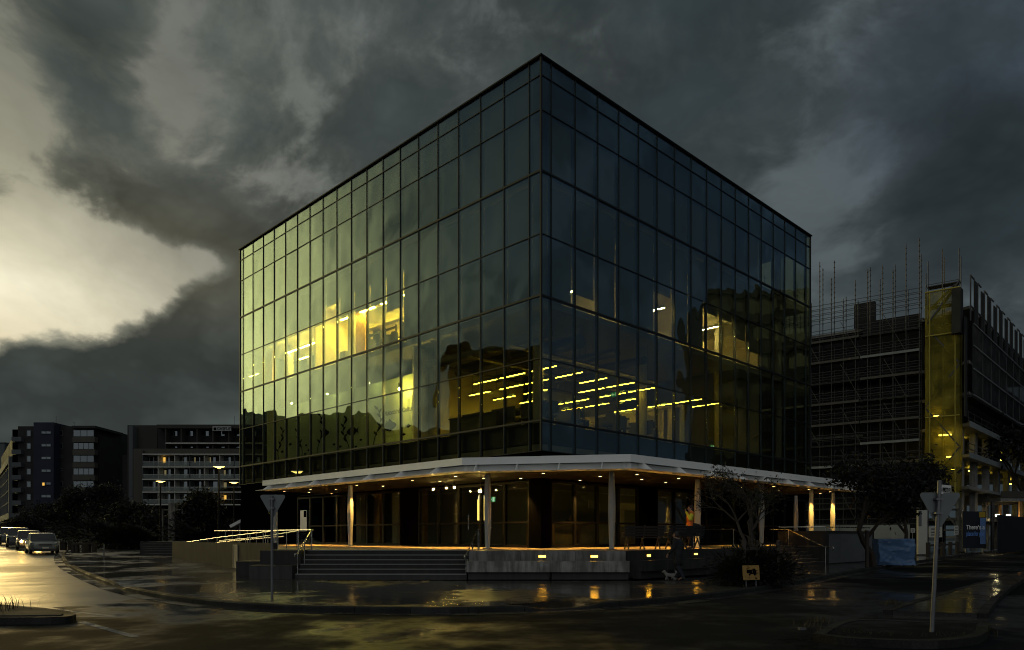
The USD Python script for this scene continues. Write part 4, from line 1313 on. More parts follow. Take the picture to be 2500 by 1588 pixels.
# planter blocks and ramp wall left of the steps
pb = thing('planter_blocks', 'tiered dark concrete blocks between the front steps and the ramp wall', 'planter', (-8.4, 26.4, 0))
part(pb, 'upper_block', bx(-8.95, -7.52, 25.95, 27.6, -0.05, 0.96), 'concrete_dark')
part(pb, 'lower_block', bx(-9.0, -7.53, 25.0, 25.94, -0.05, 0.46), 'concrete_dark')
part(pb, 'side_block', bx(-9.9, -9.01, 26.2, 27.8, -0.05, 0.56), 'concrete_dark')
ra, rb = np.array([-9.0, 27.65]), np.array([-21.0, 45.4])
rd = (rb - ra) / np.linalg.norm(rb - ra)
rn = np.array([-rd[1], rd[0]])
rw = thing('ramp_wall', 'long dark concrete ramp wall left of the front steps', 'wall', (*ra, 0))
Lr = np.linalg.norm(rb - ra)
for k in range(7):
    s0_, s1_ = Lr * k / 7 + 0.006, Lr * (k + 1) / 7 - 0.006
    a, b = ra + rd * s0_, ra + rd * s1_
    m = prism([a + rn * 0.12, a - rn * 0.12, b - rn * 0.12, b + rn * 0.12], -0.1, 1.0)
    v = m[0].copy()
    tt = ((v[:, :2] - ra) @ rd) / Lr
    v[:, 2] = np.where(v[:, 2] > 0.5, 1.20 - 0.12 * tt, -0.1 + gz(v[:, 0], v[:, 1]) * 0.8)
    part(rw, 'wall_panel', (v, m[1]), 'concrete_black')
pd = np.array([-12.45, 32.8])
cab = thing('service_door', 'flush grey metal service door in the ramp wall', 'door', (*(ra + rd * 5.4), 0.1))
ex = np.array([-rd[0], -rd[1], 0])
f_ = frame_of(np.array([*(ra + rd * 5.0 + rn * 0.125), 0.04]), np.array([rd[0], rd[1], 0]), np.array([0, 0, 1.0]), np.array([rn[0], rn[1], 0]))
part(cab, 'leaf', f_(bx(0, 0.75, 0, 1.0, 0, 0.02)), 'sign_back')
part(cab, 'frame', [f_(bx(-.04, -.002, 0, 1.04, 0, 0.03)), f_(bx(.752, .79, 0, 1.04, 0, 0.03)), f_(bx(-.002, .752, 1.002, 1.04, 0, 0.03))], 'galv')
part(cab, 'lock', f_(bx(0.66, 0.70, 0.5, 0.56, 0.021, 0.035)), 'steel')
# number painted on the ramp wall
f2 = np.array([*(ra + rd * 9.6 + rn * 0.124), 0.72])
# side wall with cabinet doors, right
sw = thing('cabinet_wall', 'concrete wall with four grey cabinet doors beside the side steps', 'wall', (*EDGE(20), 0))
m = prism([EDGE(ST_R1 + .01), EDGE(23.6), EDGE(23.6, 0.3), EDGE(ST_R1 + .01, 0.3)], -0.05, 1.72)
part(sw, 'wall', m, 'concrete_dark')
m = prism([EDGE(ST_R1 + .01, .301), EDGE(ST_R1 + 0.3, .301), EDGE(ST_R1 + 0.3, 2.6), EDGE(ST_R1 + .01, 2.6)], -0.05, 1.72)
part(sw, 'wall_end', m, 'concrete_dark')
for k in range(4):
    a, b = 17.3 + 1.5 * k + 0.015, 17.3 + 1.5 * (k + 1) - 0.015
    part(sw, 'cabinet_door', prism([EDGE(a, -0.03), EDGE(b, -0.03), EDGE(b, -0.002), EDGE(a, -0.002)], 0.05, 1.52), 'sign_back')
part(sw, 'notice', prism([EDGE(19.1, -0.036), EDGE(19.75, -0.036), EDGE(19.75, -0.031), EDGE(19.1, -0.031)], 1.24, 1.36), 'galv')
part(sw, 'frame', prism([EDGE(17.25, -0.02), EDGE(23.35, -0.02), EDGE(23.35, -0.001), EDGE(17.25, -0.001)], 1.525, 1.57), 'galv')


# ------------------------------------------------------------------ handrails
def rail(name, label, lines, posts, r=0.024, group=None):
    t = thing(name, label, 'handrail', (lines[0][0][0], lines[0][0][1], 0))
    for l in lines:
        part(t, 'rail', tube(l, r, 8), 'steel', smooth=40)
    for a, b in posts:
        part(t, 'post', tube([a, b], r * 0.9, 6), 'steel', smooth=40)
    return t


def curl(p, d, n=7, R=0.07):
    """The turned-down end of a handrail."""
    p, d = np.asarray(p, float), np.asarray(d, float)
    return [p + d * R * math.sin(a) + np.array([0, 0, -R * (1 - math.cos(a))]) for a in np.linspace(0.3, math.pi, n)]


top = [(-7.46, 27.2, 1.70), (-9.3, 30.0, 1.70), (-16.3, 40.0, 1.73)]
rail('ramp_top_handrail', 'level steel handrail along the top of the ramp, left of the steps', [top], [((-7.46 - 0.885 * k * .99, 27.2 + 1.32 * k, TZ - .02), (-7.46 - .885 * k * .99, 27.2 + 1.32 * k, 1.69)) for k in range(10)])
r1 = [(-20.6, 45.0, 0.98), (-14.9, 37.0, 1.38), (-9.3, 29.0, 1.69)]
r1b = [(-20.4, 45.1, 0.78), (-14.7, 37.1, 1.16), (-9.1, 29.1, 1.45)]
rail('ramp_handrail', 'rising steel handrail on the outer ramp wall, reaching farthest left', [r1, r1b], [((-9.3 - 1.13 * k, 29.0 + 1.6 * k, 0.9), (-9.3 - 1.13 * k, 29.0 + 1.6 * k, 1.68 - 0.062 * k)) for k in range(10)])
r2 = [(-14.5, 36.2, 1.22), (-11.0, 31.5, 1.40), (-8.15, 28.0, 1.67)]
rail('inner_ramp_handrail', 'short rising steel handrail inside the ramp, nearest the stair rail', [r2], [((-8.3, 28.2, 0.9), (-8.3, 28.2, 1.65)), ((-10.2, 30.5, 0.9), (-10.2, 30.5, 1.47)), ((-12.0, 32.9, 0.9), (-12.0, 32.9, 1.34)), ((-13.8, 35.3, 0.9), (-13.8, 35.3, 1.25))])
sl = [(-7.42, 27.3, 1.70), (-7.42, 27.0, 1.69), (-7.42, 25.25, 0.86), (-7.42, 25.02, 0.86)]
rail('stair_handrail', 'bright steel handrail down the left side of the front steps', [sl + curl(sl[-1], (0, -1, 0))], [((-7.42, 25.25, 0.0), (-7.42, 25.25, 0.85)), ((-7.42, 27.0, TZ), (-7.42, 27.0, 1.68)), ((-7.42, 26.1, 0.45), (-7.42, 26.1, 1.26))])
sm = [(-1.26, 27.9, 1.73), (-1.26, 27.2, 1.73), (-1.60, 25.3, 0.80), (-1.62, 25.05, 0.80)]
sm2 = [(-0.55, 27.7, 1.73), (-0.55, 27.2, 1.73), (-1.26, 27.2, 1.73)]
rail('centre_stair_handrail', 'steel handrail on the right edge of the front steps by the second column', [sm + curl(sm[-1], (0, -1, 0))], [((-1.60, 25.3, 0.0), (-1.60, 25.3, 0.79)), ((-1.26, 27.25, TZ), (-1.26, 27.25, 1.72)), ((-1.26, 27.8, TZ), (-1.26, 27.8, 1.72)), ((-1.42, 26.3, 0.5), (-1.42, 26.3, 1.28))])


def E3(s, inn, z):
    p = EDGE(s, inn)
    return (p[0], p[1], z)


lr = [E3(5.5, 0.35, 1.80), E3(ST_R0 + .1, 1.0, 1.80), E3(ST_R0 + .1, 1.95, 1.79), E3(ST_R0 + .1, 0.05, 0.95), E3(ST_R0 + .1, -0.25, 0.95)]
lr = [E3(ST_R0 + .1, 4.2, 1.79), E3(ST_R0 + .1, 1.95, 1.79), E3(ST_R0 + .1, 0.10, 0.90), E3(ST_R0 + .1, -0.22, 0.90)]
rail('side_stair_handrail', 'steel handrail on the near side of the side steps, behind the small tree', [lr + curl(lr[-1], (*onr, 0), 9, 0.11)], [(E3(ST_R0 + .1, 0.1, 0.1), E3(ST_R0 + .1, 0.1, 0.89)), (E3(ST_R0 + .1, 1.95, TZ), E3(ST_R0 + .1, 1.95, 1.78)), (E3(ST_R0 + .1, 4.1, TZ), E3(ST_R0 + .1, 4.1, 1.78))])
rr = [E3(ST_R1 - .12, 3.0, 1.80), E3(ST_R1 - .12, 1.95, 1.80), E3(ST_R1 - .12, 0.05, 0.90), E3(ST_R1 - .12, -0.35, 0.90)]
rail('far_side_stair_handrail', 'bright steel handrail sloping down beside the grey cabinet doors', [rr + curl(rr[-1], (*onr, 0), 8, 0.08)], [(E3(ST_R1 - .12, -0.02, 0.0), E3(ST_R1 - .12, -0.02, 0.89)), (E3(ST_R1 - .12, 1.95, TZ), E3(ST_R1 - .12, 1.95, 1.79))])
tr_ = [E3(16.3, 2.2, 1.92), E3(17.2, 0.15, 1.92), E3(23.5, 0.15, 1.92)]
rail('wall_top_handrail', 'level steel handrail on top of the cabinet wall', [tr_], [(E3(17.3 + 1.2 * k, 0.15, 1.70), E3(17.3 + 1.2 * k, 0.15, 1.91)) for k in range(6)])

# ------------------------------------------------------------------ canopy
P = [np.array([-13.75, 40.2]), np.array([-1.94, 28.3]), np.array([4.39, 27.0]), np.array([19.57, 41.3])]
CZ0, CZ1, CZ2 = 3.93, 4.22, 4.50                       # soffit, foot and top of the fascia
can = thing('canopy', 'white angular entrance canopy with a ribbed fascia around the ground floor', 'canopy', (1.2, 28, CZ0))


def outward(a, b):
    t = (b - a) / np.linalg.norm(b - a)
    return np.array([t[1], -t[0]])


def inset(d):
    """The canopy's front line moved out by d."""
    out = []
    n = [outward(P[i], P[i + 1]) for i in range(3)]
    out.append(P[0] + n[0] * d)
    for i in (1, 2):
        a = n[i - 1] + n[i]
        a /= np.linalg.norm(a)
        out.append(P[i] + a * d / (a @ n[i]))
    out.append(P[3] + n[2] * d)
    return out


inn, outr, inn2 = inset(-0.09), inset(0.40), inset(-0.30)
endL = P[0] - np.array([NL[0], NL[1]]) * 4.0
endR = P[3] - onr * 4.9
for i in range(3):
    a, b = P[i], P[i + 1]
    t = (b - a) / np.linalg.norm(b - a)
    Ls = np.linalg.norm(b - a)
    nseg = {0: 3, 1: 1, 2: 4}[i]
    for k in range(nseg):
        ta, tb = k / nseg, (k + 1) / nseg
        q = [a + (b - a) * ta, a + (b - a) * tb, inn[i] + (inn[i + 1] - inn[i]) * tb, inn[i] + (inn[i + 1] - inn[i]) * ta]
        if k > 0:
            q[0] = q[0] + t * .004
            q[3] = q[3] + t * .004
        part(can, 'fascia_panel', prism(q, CZ1, CZ2), 'white_paint')
    part(can, 'lower_beam', prism([a - outward(a, b) * .30, b - outward(a, b) * .30, b - outward(a, b) * .38, a - outward(a, b) * .38], CZ0 + 0.022, CZ1 - .002), 'white_paint')
    part(can, 'edge_plate', prism([outr[i], outr[i + 1], inn2[i + 1], inn2[i]], CZ0 + 0.001, CZ0 + 0.02), 'white_paint')
    ng = {0: 7, 1: 4, 2: 9}[i]
    nrm = outward(a, b)
    for k in range(ng):
        c = a + (b - a) * ((k + 0.35) / ng)
        tt = np.array([t[0], t[1], 0]) * 0.012
        p0 = np.array([*(c + nrm * 0.005), CZ1 - .001])
        p1 = np.array([*(c + nrm * 0.385), CZ0 + 0.021])
        p2 = np.array([*(c - nrm * 0.29), CZ0 + 0.021])
        p3 = np.array([*(c - nrm * 0.29), CZ1 - .001])
        v = np.array([p0 - tt, p1 - tt, p2 - tt, p3 - tt, p0 + tt, p1 + tt, p2 + tt, p3 + tt])
        part(can, 'gusset', (v, _BF), 'white_paint')
roof_poly = Polygon([*inn, endR, FR(24, 0, .03)[:2], FR(0, 0, .03)[:2] + NL[:2] * .03, FL(20, 0, .03)[:2], endL])
part(can, 'roof_sheet', prism(roof_poly, CZ2 - 0.06, CZ2 - 0.02), 'galv')
part(can, 'end_beam', prism([P[0], inn[0] + (endL - P[0]), endL - (P[1] - P[0]) / 16.8 * -0.09, P[0] + (P[1] - P[0]) / 16.8 * .09], CZ1, CZ2), 'white_paint')
sofp = Polygon([*inn2, endR, FR(25, 0, .03)[:2], FR(0, 0, .03)[:2] + NL[:2] * .03, FL(21, 0, .03)[:2], endL])
# the soffit in boards running along the fronts
nb = 0
for k in range(12):
    for hv in (0, 1):
        q = sofp.intersection(Polygon([PC + (UL if hv == 0 else VR) * -3 + (NL if hv == 0 else NR)[:2] * (0.46 * k + .004), PC + (UL if hv == 0 else VR) * 30 + (NL if hv == 0 else NR)[:2] * (0.46 * k + .004),
                                       PC + (UL if hv == 0 else VR) * 30 + (NL if hv == 0 else NR)[:2] * (0.46 * (k + 1) - .004), PC + (UL if hv == 0 else VR) * -3 + (NL if hv == 0 else NR)[:2] * (0.46 * (k + 1) - .004)]))
        half = Polygon([PC + (-UL - VR) * 30 * 0, PC + (NL + NR)[:2] * 30, PC + (NL + NR)[:2] * 30 + (UL if hv == 0 else VR) * 60, PC + (UL if hv == 0 else VR) * 60])
        q = q.intersection(half.buffer(0))
        for p in getattr(q, 'geoms', [q]):
            if p.geom_type == 'Polygon' and p.area > 0.05:
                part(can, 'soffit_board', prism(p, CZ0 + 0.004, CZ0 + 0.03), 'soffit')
# columns, swelling in the middle
in1 = inset(-0.95)


def on_line(px, a, b):
    t = (px - CX) / FPX
    d = b - a
    s = (t * a[1] - a[0]) / (d[0] - t * d[1])
    return a + d * s


def canopy_column(p, lab=None):
    prof = [(0.10, 0), (0.115, 0.5), (0.15, 1.3), (0.155, 1.6), (0.135, 2.3), (0.105, CZ0 - TZ - 0.02)]
    vs, fs = [], []
    S = 10
    for r_, z_ in prof:
        for j in range(S):
            a = 2 * math.pi * j / S
            rr_ = r_ * (1.0 if j % 2 == 0 else 0.80)
            vs.append((p[0] + rr_ * math.cos(a), p[1] + rr_ * math.sin(a), TZ + 0.02 + z_))
    for i in range(len(prof) - 1):
        for j in range(S):
            k = (j + 1) % S
            fs += [(i * S + j, i * S + k, (i + 1) * S + k), (i * S + j, (i + 1) * S + k, (i + 1) * S + j)]
    n_ = part(can, 'column', (np.array(vs), np.array(fs)), 'column_paint')
    part(can, 'column_base', prism(Point(*p).buffer(0.2, quad_segs=3), TZ + 0.002, TZ + 0.03), 'galv')


for px, seg in ((855, 0), (1190, 1), (1493, 1), (1703, 2), (1859, 2), (1981, 2), (2034, 2)):
    canopy_column(on_line(px, in1[seg], in1[seg + 1]))
canopy_column(on_line(1943, FR(0, 0, 1.3)[:2], FR(20, 0, 1.3)[:2]))
canopy_column(on_line(672, FL(0, 0, 2.0)[:2], FL(20, 0, 2.0)[:2]))
# downlights: a glowing disc each, and the beam that its reflector throws on the terrace
DOWN_I = 330.0


def spot_light(parent, name, p, intensity, color, cone=31.0, soft=0.5):
    path = parent.path + '/' + numbered(parent.path, name)
    l = UsdLux.SphereLight.Define(stage, path)
    q = np.asarray(p, float) @ np.eye(3) - parent.mat[:3, 3] if np.allclose(parent.mat[:3, :3], np.eye(3)) else p
    l.AddTranslateOp().Set(Gf.Vec3d(*map(float, q)))
    l.CreateRadiusAttr(0.03)
    l.CreateNormalizeAttr(True)
    l.CreateIntensityAttr(intensity)
    l.CreateColorAttr(Gf.Vec3f(*color))
    sh_ = UsdLux.ShapingAPI.Apply(l.GetPrim())
    sh_.CreateShapingConeAngleAttr(cone)
    sh_.CreateShapingConeSoftnessAttr(soft)


C4 = lambda x, y: (560 + x / 3.731, 1080 + y / 3.731)
C5 = lambda x, y: (1100 + x / 3.731, 1080 + y / 3.731)
C6 = lambda x, y: (1600 + x / 3.731, 1080 + y / 3.731)
dl = [C4(500, 449), C4(740, 426), C4(725, 453), C4(970, 433), C4(930, 470), C4(1160, 390), C4(1400, 398), C4(1668, 347), C4(1917, 357), C4(2063, 313), C4(2317, 325), C5(845, 281), C5(1363, 312), C5(1700, 291), C5(1742, 338), C5(2078, 326),
      C6(1078, 403), C6(1125, 440), C6(1400, 432), C6(1590, 452), C6(1503, 474), C6(783, 413), C5(640, 330), C5(1180, 345), C5(1960, 362)]
dnames = 0
for px, py in dl:
    d = (CZ0 - EYE) * FPX / (HY - py)
    p = at(px, py, d)
    if not sofp.contains(Point(p[0], p[1])):
        d *= 0.985
        p = at(px, py, d)
    c = Point(p[0], p[1])
    part(can, 'downlight', prism(c.buffer(0.065, quad_segs=3), CZ0 - 0.006, CZ0 + 0.002), 'downlight')
    spot_light(can, 'beam', (p[0], p[1], CZ0 - 0.02), DOWN_I, (1.0, 0.52, 0.10))
    part(can, 'downlight_ring', prism(c.buffer(0.09, quad_segs=3).difference(c.buffer(0.067, quad_segs=3)), CZ0 - 0.012, CZ0 + 0.003), 'steel')

# ------------------------------------------------------------------ benches
bench0 = None


def bench(loc, rz, label):
    t = thing('bench', label, 'bench', loc, rz)
    for k in range(5):
        part(t, 'seat_slat', bx(-0.78, 0.78, -0.22 + 0.095 * k, -0.22 + 0.095 * k + 0.075, 0.43, 0.455), 'dark_plastic', world=False)
    for k in range(4):
        z = 0.50 + 0.105 * k
        y = -0.25 - 0.03 * k
        part(t, 'back_slat', hexa([(-0.78, y - .012, z), (0.78, y - .012, z), (0.78, y + .012, z), (-0.78, y + .012, z), (-0.78, y - .04, z + .085), (0.78, y - .04, z + .085), (0.78, y - .016, z + .085), (-0.78, y - .016, z + .085)]), 'dark_plastic', world=False)
    for x in (-0.62, 0.0, 0.62):
        part(t, 'leg', [beam((x, -0.05, 0.42), (x, 0.27, 0.0), 0.05, 0.04, (1, 0, 0)), beam((x, 0.0, 0.42), (x, -0.30, 0.0), 0.05, 0.04, (1, 0, 0)), beam((x, -0.22, 0.40), (x, -0.37, 0.93), 0.045, 0.03, (1, 0, 0))], 'dark_plastic', world=False)
    for x in (-0.72, 0.72):
        part(t, 'armrest', [beam((x, -0.25, 0.66), (x, 0.22, 0.64), 0.05, 0.03), beam((x, 0.2, 0.44), (x, 0.2, 0.63), 0.03, 0.03)], 'galv', world=False)
    return t


bench((5.05, 28.35, TZ + 0.004), 0.12, 'slatted dark bench seen from behind on the terrace, the left of the pair')
bench((6.72, 28.72, TZ + 0.004), 0.26, 'slatted dark bench seen from behind on the terrace, the right of the pair')


# ------------------------------------------------------------------ people
def hull_body(joints, bones, edge=0.03, smooth_it=8):
    ms = []
    for a, b in bones:
        pa, ra_ = np.array(joints[a][:3]), joints[a][3]
        pb, rb_ = np.array(joints[b][:3]), joints[b][3]
        s1 = m3.Manifold.sphere(ra_, 12).translate(tuple(map(float, pa)))
        s2 = m3.Manifold.sphere(rb_, 12).translate(tuple(map(float, pb)))
        ms.append(m3.Manifold.batch_hull([s1, s2]))
    m = m3.Manifold.batch_boolean(ms, m3.OpType.Add).refine_to_length(edge)
    q = m.to_mesh()
    t = trimesh.Trimesh(q.vert_properties[:, :3], q.tri_verts, process=True)
    trimesh.smoothing.filter_taubin(t, iterations=smooth_it)
    return np.array(t.vertices), np.array(t.faces)


def human(j, extra=()):
    """Joints to one continuous body: torso, limbs, neck, head with nose and ears, hands with five fingers each."""
    J = dict(j)
    bones = [('hipL', 'hipR'), ('hipL', 'waist'), ('hipR', 'waist'), ('waist', 'chest'), ('chest', 'shL'), ('chest', 'shR'), ('shL', 'neck'), ('shR', 'neck'), ('waist', 'shL'), ('waist', 'shR'), ('neck', 'skull'), ('skull', 'brow'), ('skull', 'jaw'), ('brow', 'jaw'),
             ('shL', 'elL'), ('elL', 'wrL'), ('shR', 'elR'), ('elR', 'wrR'), ('hipL', 'knL'), ('knL', 'anL'), ('hipR', 'knR'), ('knR', 'anR'), ('anL', 'toL'), ('anR', 'toR'), ('anL', 'heL'), ('anR', 'heR')]
    f = np.array(J['jaw'][:3]) - np.array(J['skull'][:3])
    f[2] = 0
    f /= np.linalg.norm(f)
    side = np.array([-f[1], f[0], 0])
    br, jw = np.array(J['brow'][:3]), np.array(J['jaw'][:3])
    J['nose'] = (*(br * 0.5 + jw * 0.5 + f * 0.075), 0.013)
    J['bridge'] = (*(br + f * 0.06), 0.012)
    bones += [('nose', 'bridge')]
    for k, s in ((0, 1), (1, -1)):
        c = np.array(J['skull'][:3]) + side * s * 0.083 + np.array([0, 0, -0.02])
        J[f'ear{k}a'], J[f'ear{k}b'] = (*c, 0.014), (*(c + np.array([0, 0, 0.04])), 0.014)
        bones.append((f'ear{k}a', f'ear{k}b'))
    for S in 'LR':
        w, e = np.array(J['wr' + S][:3]), np.array(J['el' + S][:3])
        d = (w - e) / np.linalg.norm(w - e)
        a = np.cross(d, f)
        a = a / np.linalg.norm(a) if np.linalg.norm(a) > 0.1 else side
        b = np.cross(d, a)
        J['pa' + S] = (*(w + d * 0.085), 0.026)
        bones.append(('wr' + S, 'pa' + S))
        for k, (o_, L) in enumerate(((-0.030, 0.070), (-0.010, 0.080), (0.010, 0.075), (0.030, 0.058))):
            r0 = w + d * 0.085 + a * o_
            J[f'f{S}{k}0'], J[f'f{S}{k}1'], J[f'f{S}{k}2'] = (*r0, 0.011), (*(r0 + d * L * 0.55 + b * 0.012), 0.010), (*(r0 + d * L * 0.85 + b * 0.036), 0.008)
            bones += [(f'f{S}{k}0', f'f{S}{k}1'), (f'f{S}{k}1', f'f{S}{k}2')]
        r0 = w + d * 0.04 + a * -0.03
        J[f't{S}0'], J[f't{S}1'] = (*r0, 0.013), (*(r0 + d * 0.05 + a * -0.03 + b * 0.01), 0.010)
        bones.append((f't{S}0', f't{S}1'))
    return hull_body(J, bones + list(extra), 0.022, 4)


def sleeve(a, b, ra_, rb_, grow=0.018):
    a, b = np.array(a), np.array(b)
    return m3.Manifold.batch_hull([m3.Manifold.sphere(ra_ + grow, 14).translate(tuple(map(float, a))), m3.Manifold.sphere(rb_ + grow, 14).translate(tuple(map(float, b)))])


def garment(list_, edge=0.03):
    m = m3.Manifold.batch_boolean(list_, m3.OpType.Add).refine_to_length(edge)
    q = m.to_mesh()
    t = trimesh.Trimesh(q.vert_properties[:, :3], q.tri_verts, process=True)
    trimesh.smoothing.filter_taubin(t, iterations=5)
    v = np.array(t.vertices)
    v += (meshkit.noise(v * 9.0, 3)[:, None] - 0.5) * 0.016 * np.array([1, 1, 0.4])
    return v, np.array(t.faces)


M['skin'] = plain('skin', (0.42, 0.24, 0.16), 0.55)
M['hair'] = plain('dark_hair', (0.02, 0.014, 0.010), 0.6)
M['hivis'] = plain('yellow_safety_cloth', (0.75, 0.72, 0.05), 0.75, vary=0.08)
M['orange_cloth'] = plain('orange_safety_cloth', (0.60, 0.16, 0.03), 0.8, vary=0.1)
M['navy_cloth'] = plain('navy_cloth', (0.014, 0.016, 0.026), 0.85, vary=0.2)
M['coat'] = plain('black_coat', (0.012, 0.012, 0.014), 0.85, vary=0.2)
M['shoe'] = plain('black_shoe', (0.012, 0.012, 0.012), 0.4)

STAND = dict(hipL=(0.09, 0, 0.92, 0.10), hipR=(-0.09, 0, 0.92, 0.10), waist=(0, 0.0, 1.08, 0.115), chest=(0, 0.01, 1.28, 0.125), shL=(0.165, 0, 1.40, 0.062), shR=(-0.165, 0, 1.40, 0.062), neck=(0, 0.0, 1.47, 0.055),
             skull=(0, -0.015, 1.63, 0.088), brow=(0, 0.03, 1.62, 0.070), jaw=(0, 0.045, 1.545, 0.042), elL=(0.215, -0.02, 1.12, 0.045), wrL=(0.22, 0.06, 0.88, 0.030), elR=(-0.215, -0.02, 1.12, 0.045), wrR=(-0.22, 0.06, 0.88, 0.030),
             knL=(0.10, 0.03, 0.50, 0.058), anL=(0.10, -0.02, 0.09, 0.040), knR=(-0.10, 0.03, 0.50, 0.058), anR=(-0.10, -0.02, 0.09, 0.040), toL=(0.11, 0.15, 0.035, 0.034), toR=(-0.11, 0.15, 0.035, 0.034), heL=(0.10, -0.05, 0.04, 0.036), heR=(-0.10, -0.05, 0.04, 0.036))


def person(label, loc, rz, joints, top, trousers, vest=None, hair=True, coat=False, scale=1.0):
    t = thing('person', label, 'person', loc, rz)
    J = {k: tuple(np.array(v) * scale) for k, v in joints.items()}
    part(t, 'body', human(J), 'skin', smooth=True, world=False)
    g = lambda *n: [sleeve(J[a][:3], J[b][:3], J[a][3], J[b][3]) for a, b in n]
    part(t, 'jacket', garment(g(('waist', 'chest'), ('chest', 'shL'), ('chest', 'shR'), ('waist', 'shL'), ('waist', 'shR'), ('hipL', 'waist'), ('hipR', 'waist'), ('hipL', 'hipR'), ('shL', 'elL'), ('elL', 'wrL'), ('shR', 'elR'), ('elR', 'wrR')) +
                            ([sleeve(np.array(J['hipL'][:3]) + (0.01, 0, -0.28), J['hipL'][:3], 0.11, 0.11), sleeve(np.array(J['hipR'][:3]) + (-0.01, 0, -0.28), J['hipR'][:3], 0.11, 0.11)] if coat else [])), top, smooth=True, world=False)
    part(t, 'trousers', garment(g(('hipL', 'hipR'), ('hipL', 'knL'), ('knL', 'anL'), ('hipR', 'knR'), ('knR', 'anR'))), trousers, smooth=True, world=False)
    for S in 'LR':
        part(t, 'shoe', garment([sleeve(J['an' + S][:3], J['he' + S][:3], J['an' + S][3] * .8, J['he' + S][3] * .85, 0.008), sleeve(J['he' + S][:3], J['to' + S][:3], J['he' + S][3] * .8, J['to' + S][3] * .8, 0.008)], 0.03), 'shoe', smooth=True, world=False)
    if vest:
        part(t, 'vest', garment([sleeve(J['waist'][:3], J['chest'][:3], J['waist'][3], J['chest'][3], 0.036), sleeve(J['chest'][:3], J['shL'][:3], J['chest'][3], J['shL'][3], 0.03), sleeve(J['chest'][:3], J['shR'][:3], J['chest'][3], J['shR'][3], 0.03), sleeve(J['hipL'][:3], J['waist'][:3], J['hipL'][3], J['waist'][3], 0.03), sleeve(J['hipR'][:3], J['waist'][:3], J['hipR'][3], J['waist'][3], 0.03)]), vest, smooth=True, world=False)
    sk, br, jw = np.array(J['skull'][:3]), np.array(J['brow'][:3]), np.array(J['jaw'][:3])
    f = jw - sk
    f[2] = 0
    f /= np.linalg.norm(f)
    side = np.array([-f[1], f[0], 0])
    hm = m3.Manifold.sphere(0.098 * scale, 24).translate(tuple(map(float, sk - f * 0.012 + np.array([0, 0, 0.012])))) - m3.Manifold.cube((0.3, 0.3, 0.3), True).translate((0, 0, -0.17)).rotate((0, 0, 0)).translate(tuple(map(float, sk + f * 0.0)))
    hm = hm + (m3.Manifold.sphere(0.094 * scale, 20).translate(tuple(map(float, sk - f * 0.03 + np.array([0, 0, -0.02])))) - m3.Manifold.cube((0.4, 0.4, 0.5), True).translate(tuple(map(float, sk + f * 0.2))))
    q = hm.to_mesh()
    part(t, 'hair', (q.vert_properties[:, :3], q.tri_verts), 'hair', smooth=40, world=False)
    for s in (1, -1):
        part(t, 'eye', ball(br + f * 0.062 + side * s * 0.03 + np.array([0, 0, -0.012]), 0.011, 1), 'shoe', smooth=True, world=False)
    part(t, 'mouth', beam(jw + f * 0.042 - side * 0.02 + np.array([0, 0, 0.008]), jw + f * 0.042 + side * 0.02 + np.array([0, 0, 0.008]), 0.008, 0.008), 'orange_cloth', world=False)
    return t


# the smoker: leaning by the fourth column, facing left, one hand at the mouth
J = dict(STAND)
J.update(elR=(-0.25, 0.10, 1.16, 0.045), wrR=(-0.075, 0.20, 1.44, 0.030), elL=(0.24, -0.06, 1.13, 0.045), wrL=(0.17, 0.10, 0.93, 0.030), skull=(0, 0.0, 1.62, 0.088), brow=(0, 0.05, 1.60, 0.070), jaw=(0, 0.06, 1.525, 0.042), neck=(0, 0.01, 1.46, 0.055))
p = at(1686, 1340, 29.6)
person('person with dark hair in a yellow and orange safety jacket, one hand at the mouth', (p[0], p[1], TZ + 0.004), math.radians(95), J, 'hivis', 'navy_cloth', vest='orange_cloth', scale=1.02)
bag = thing('shoulder_bag', 'black bag hanging at the side of the person in yellow', 'bag', (p[0] + 0.16, p[1] - 0.22, 1.65))
bm = garment([sleeve((p[0] + 0.10, p[1] - 0.27, 1.62), (p[0] + 0.26, p[1] - 0.25, 1.64), 0.10, 0.10, 0.0), sleeve((p[0] + 0.10, p[1] - 0.27, 1.9), (p[0] + 0.26, p[1] - 0.25, 1.86), 0.09, 0.09, 0.0), sleeve((p[0] + 0.10, p[1] - 0.27, 1.62), (p[0] + 0.10, p[1] - 0.27, 1.9), 0.10, 0.09, 0.0), sleeve((p[0] + 0.26, p[1] - 0.25, 1.64), (p[0] + 0.26, p[1] - 0.25, 1.86), 0.1, 0.09, 0.0)])
part(bag, 'body', bm, 'coat', smooth=True)
part(bag, 'strap', tube([(p[0] + 0.06, p[1] - 0.25, 1.9), (p[0] + 0.05, p[1] - 0.2, 2.3), (p[0] + 0.06, p[1] - 0.12, 2.42), (p[0] + 0.12, p[1] - 0.02, 2.42)], 0.016, 6), 'coat', smooth=True)
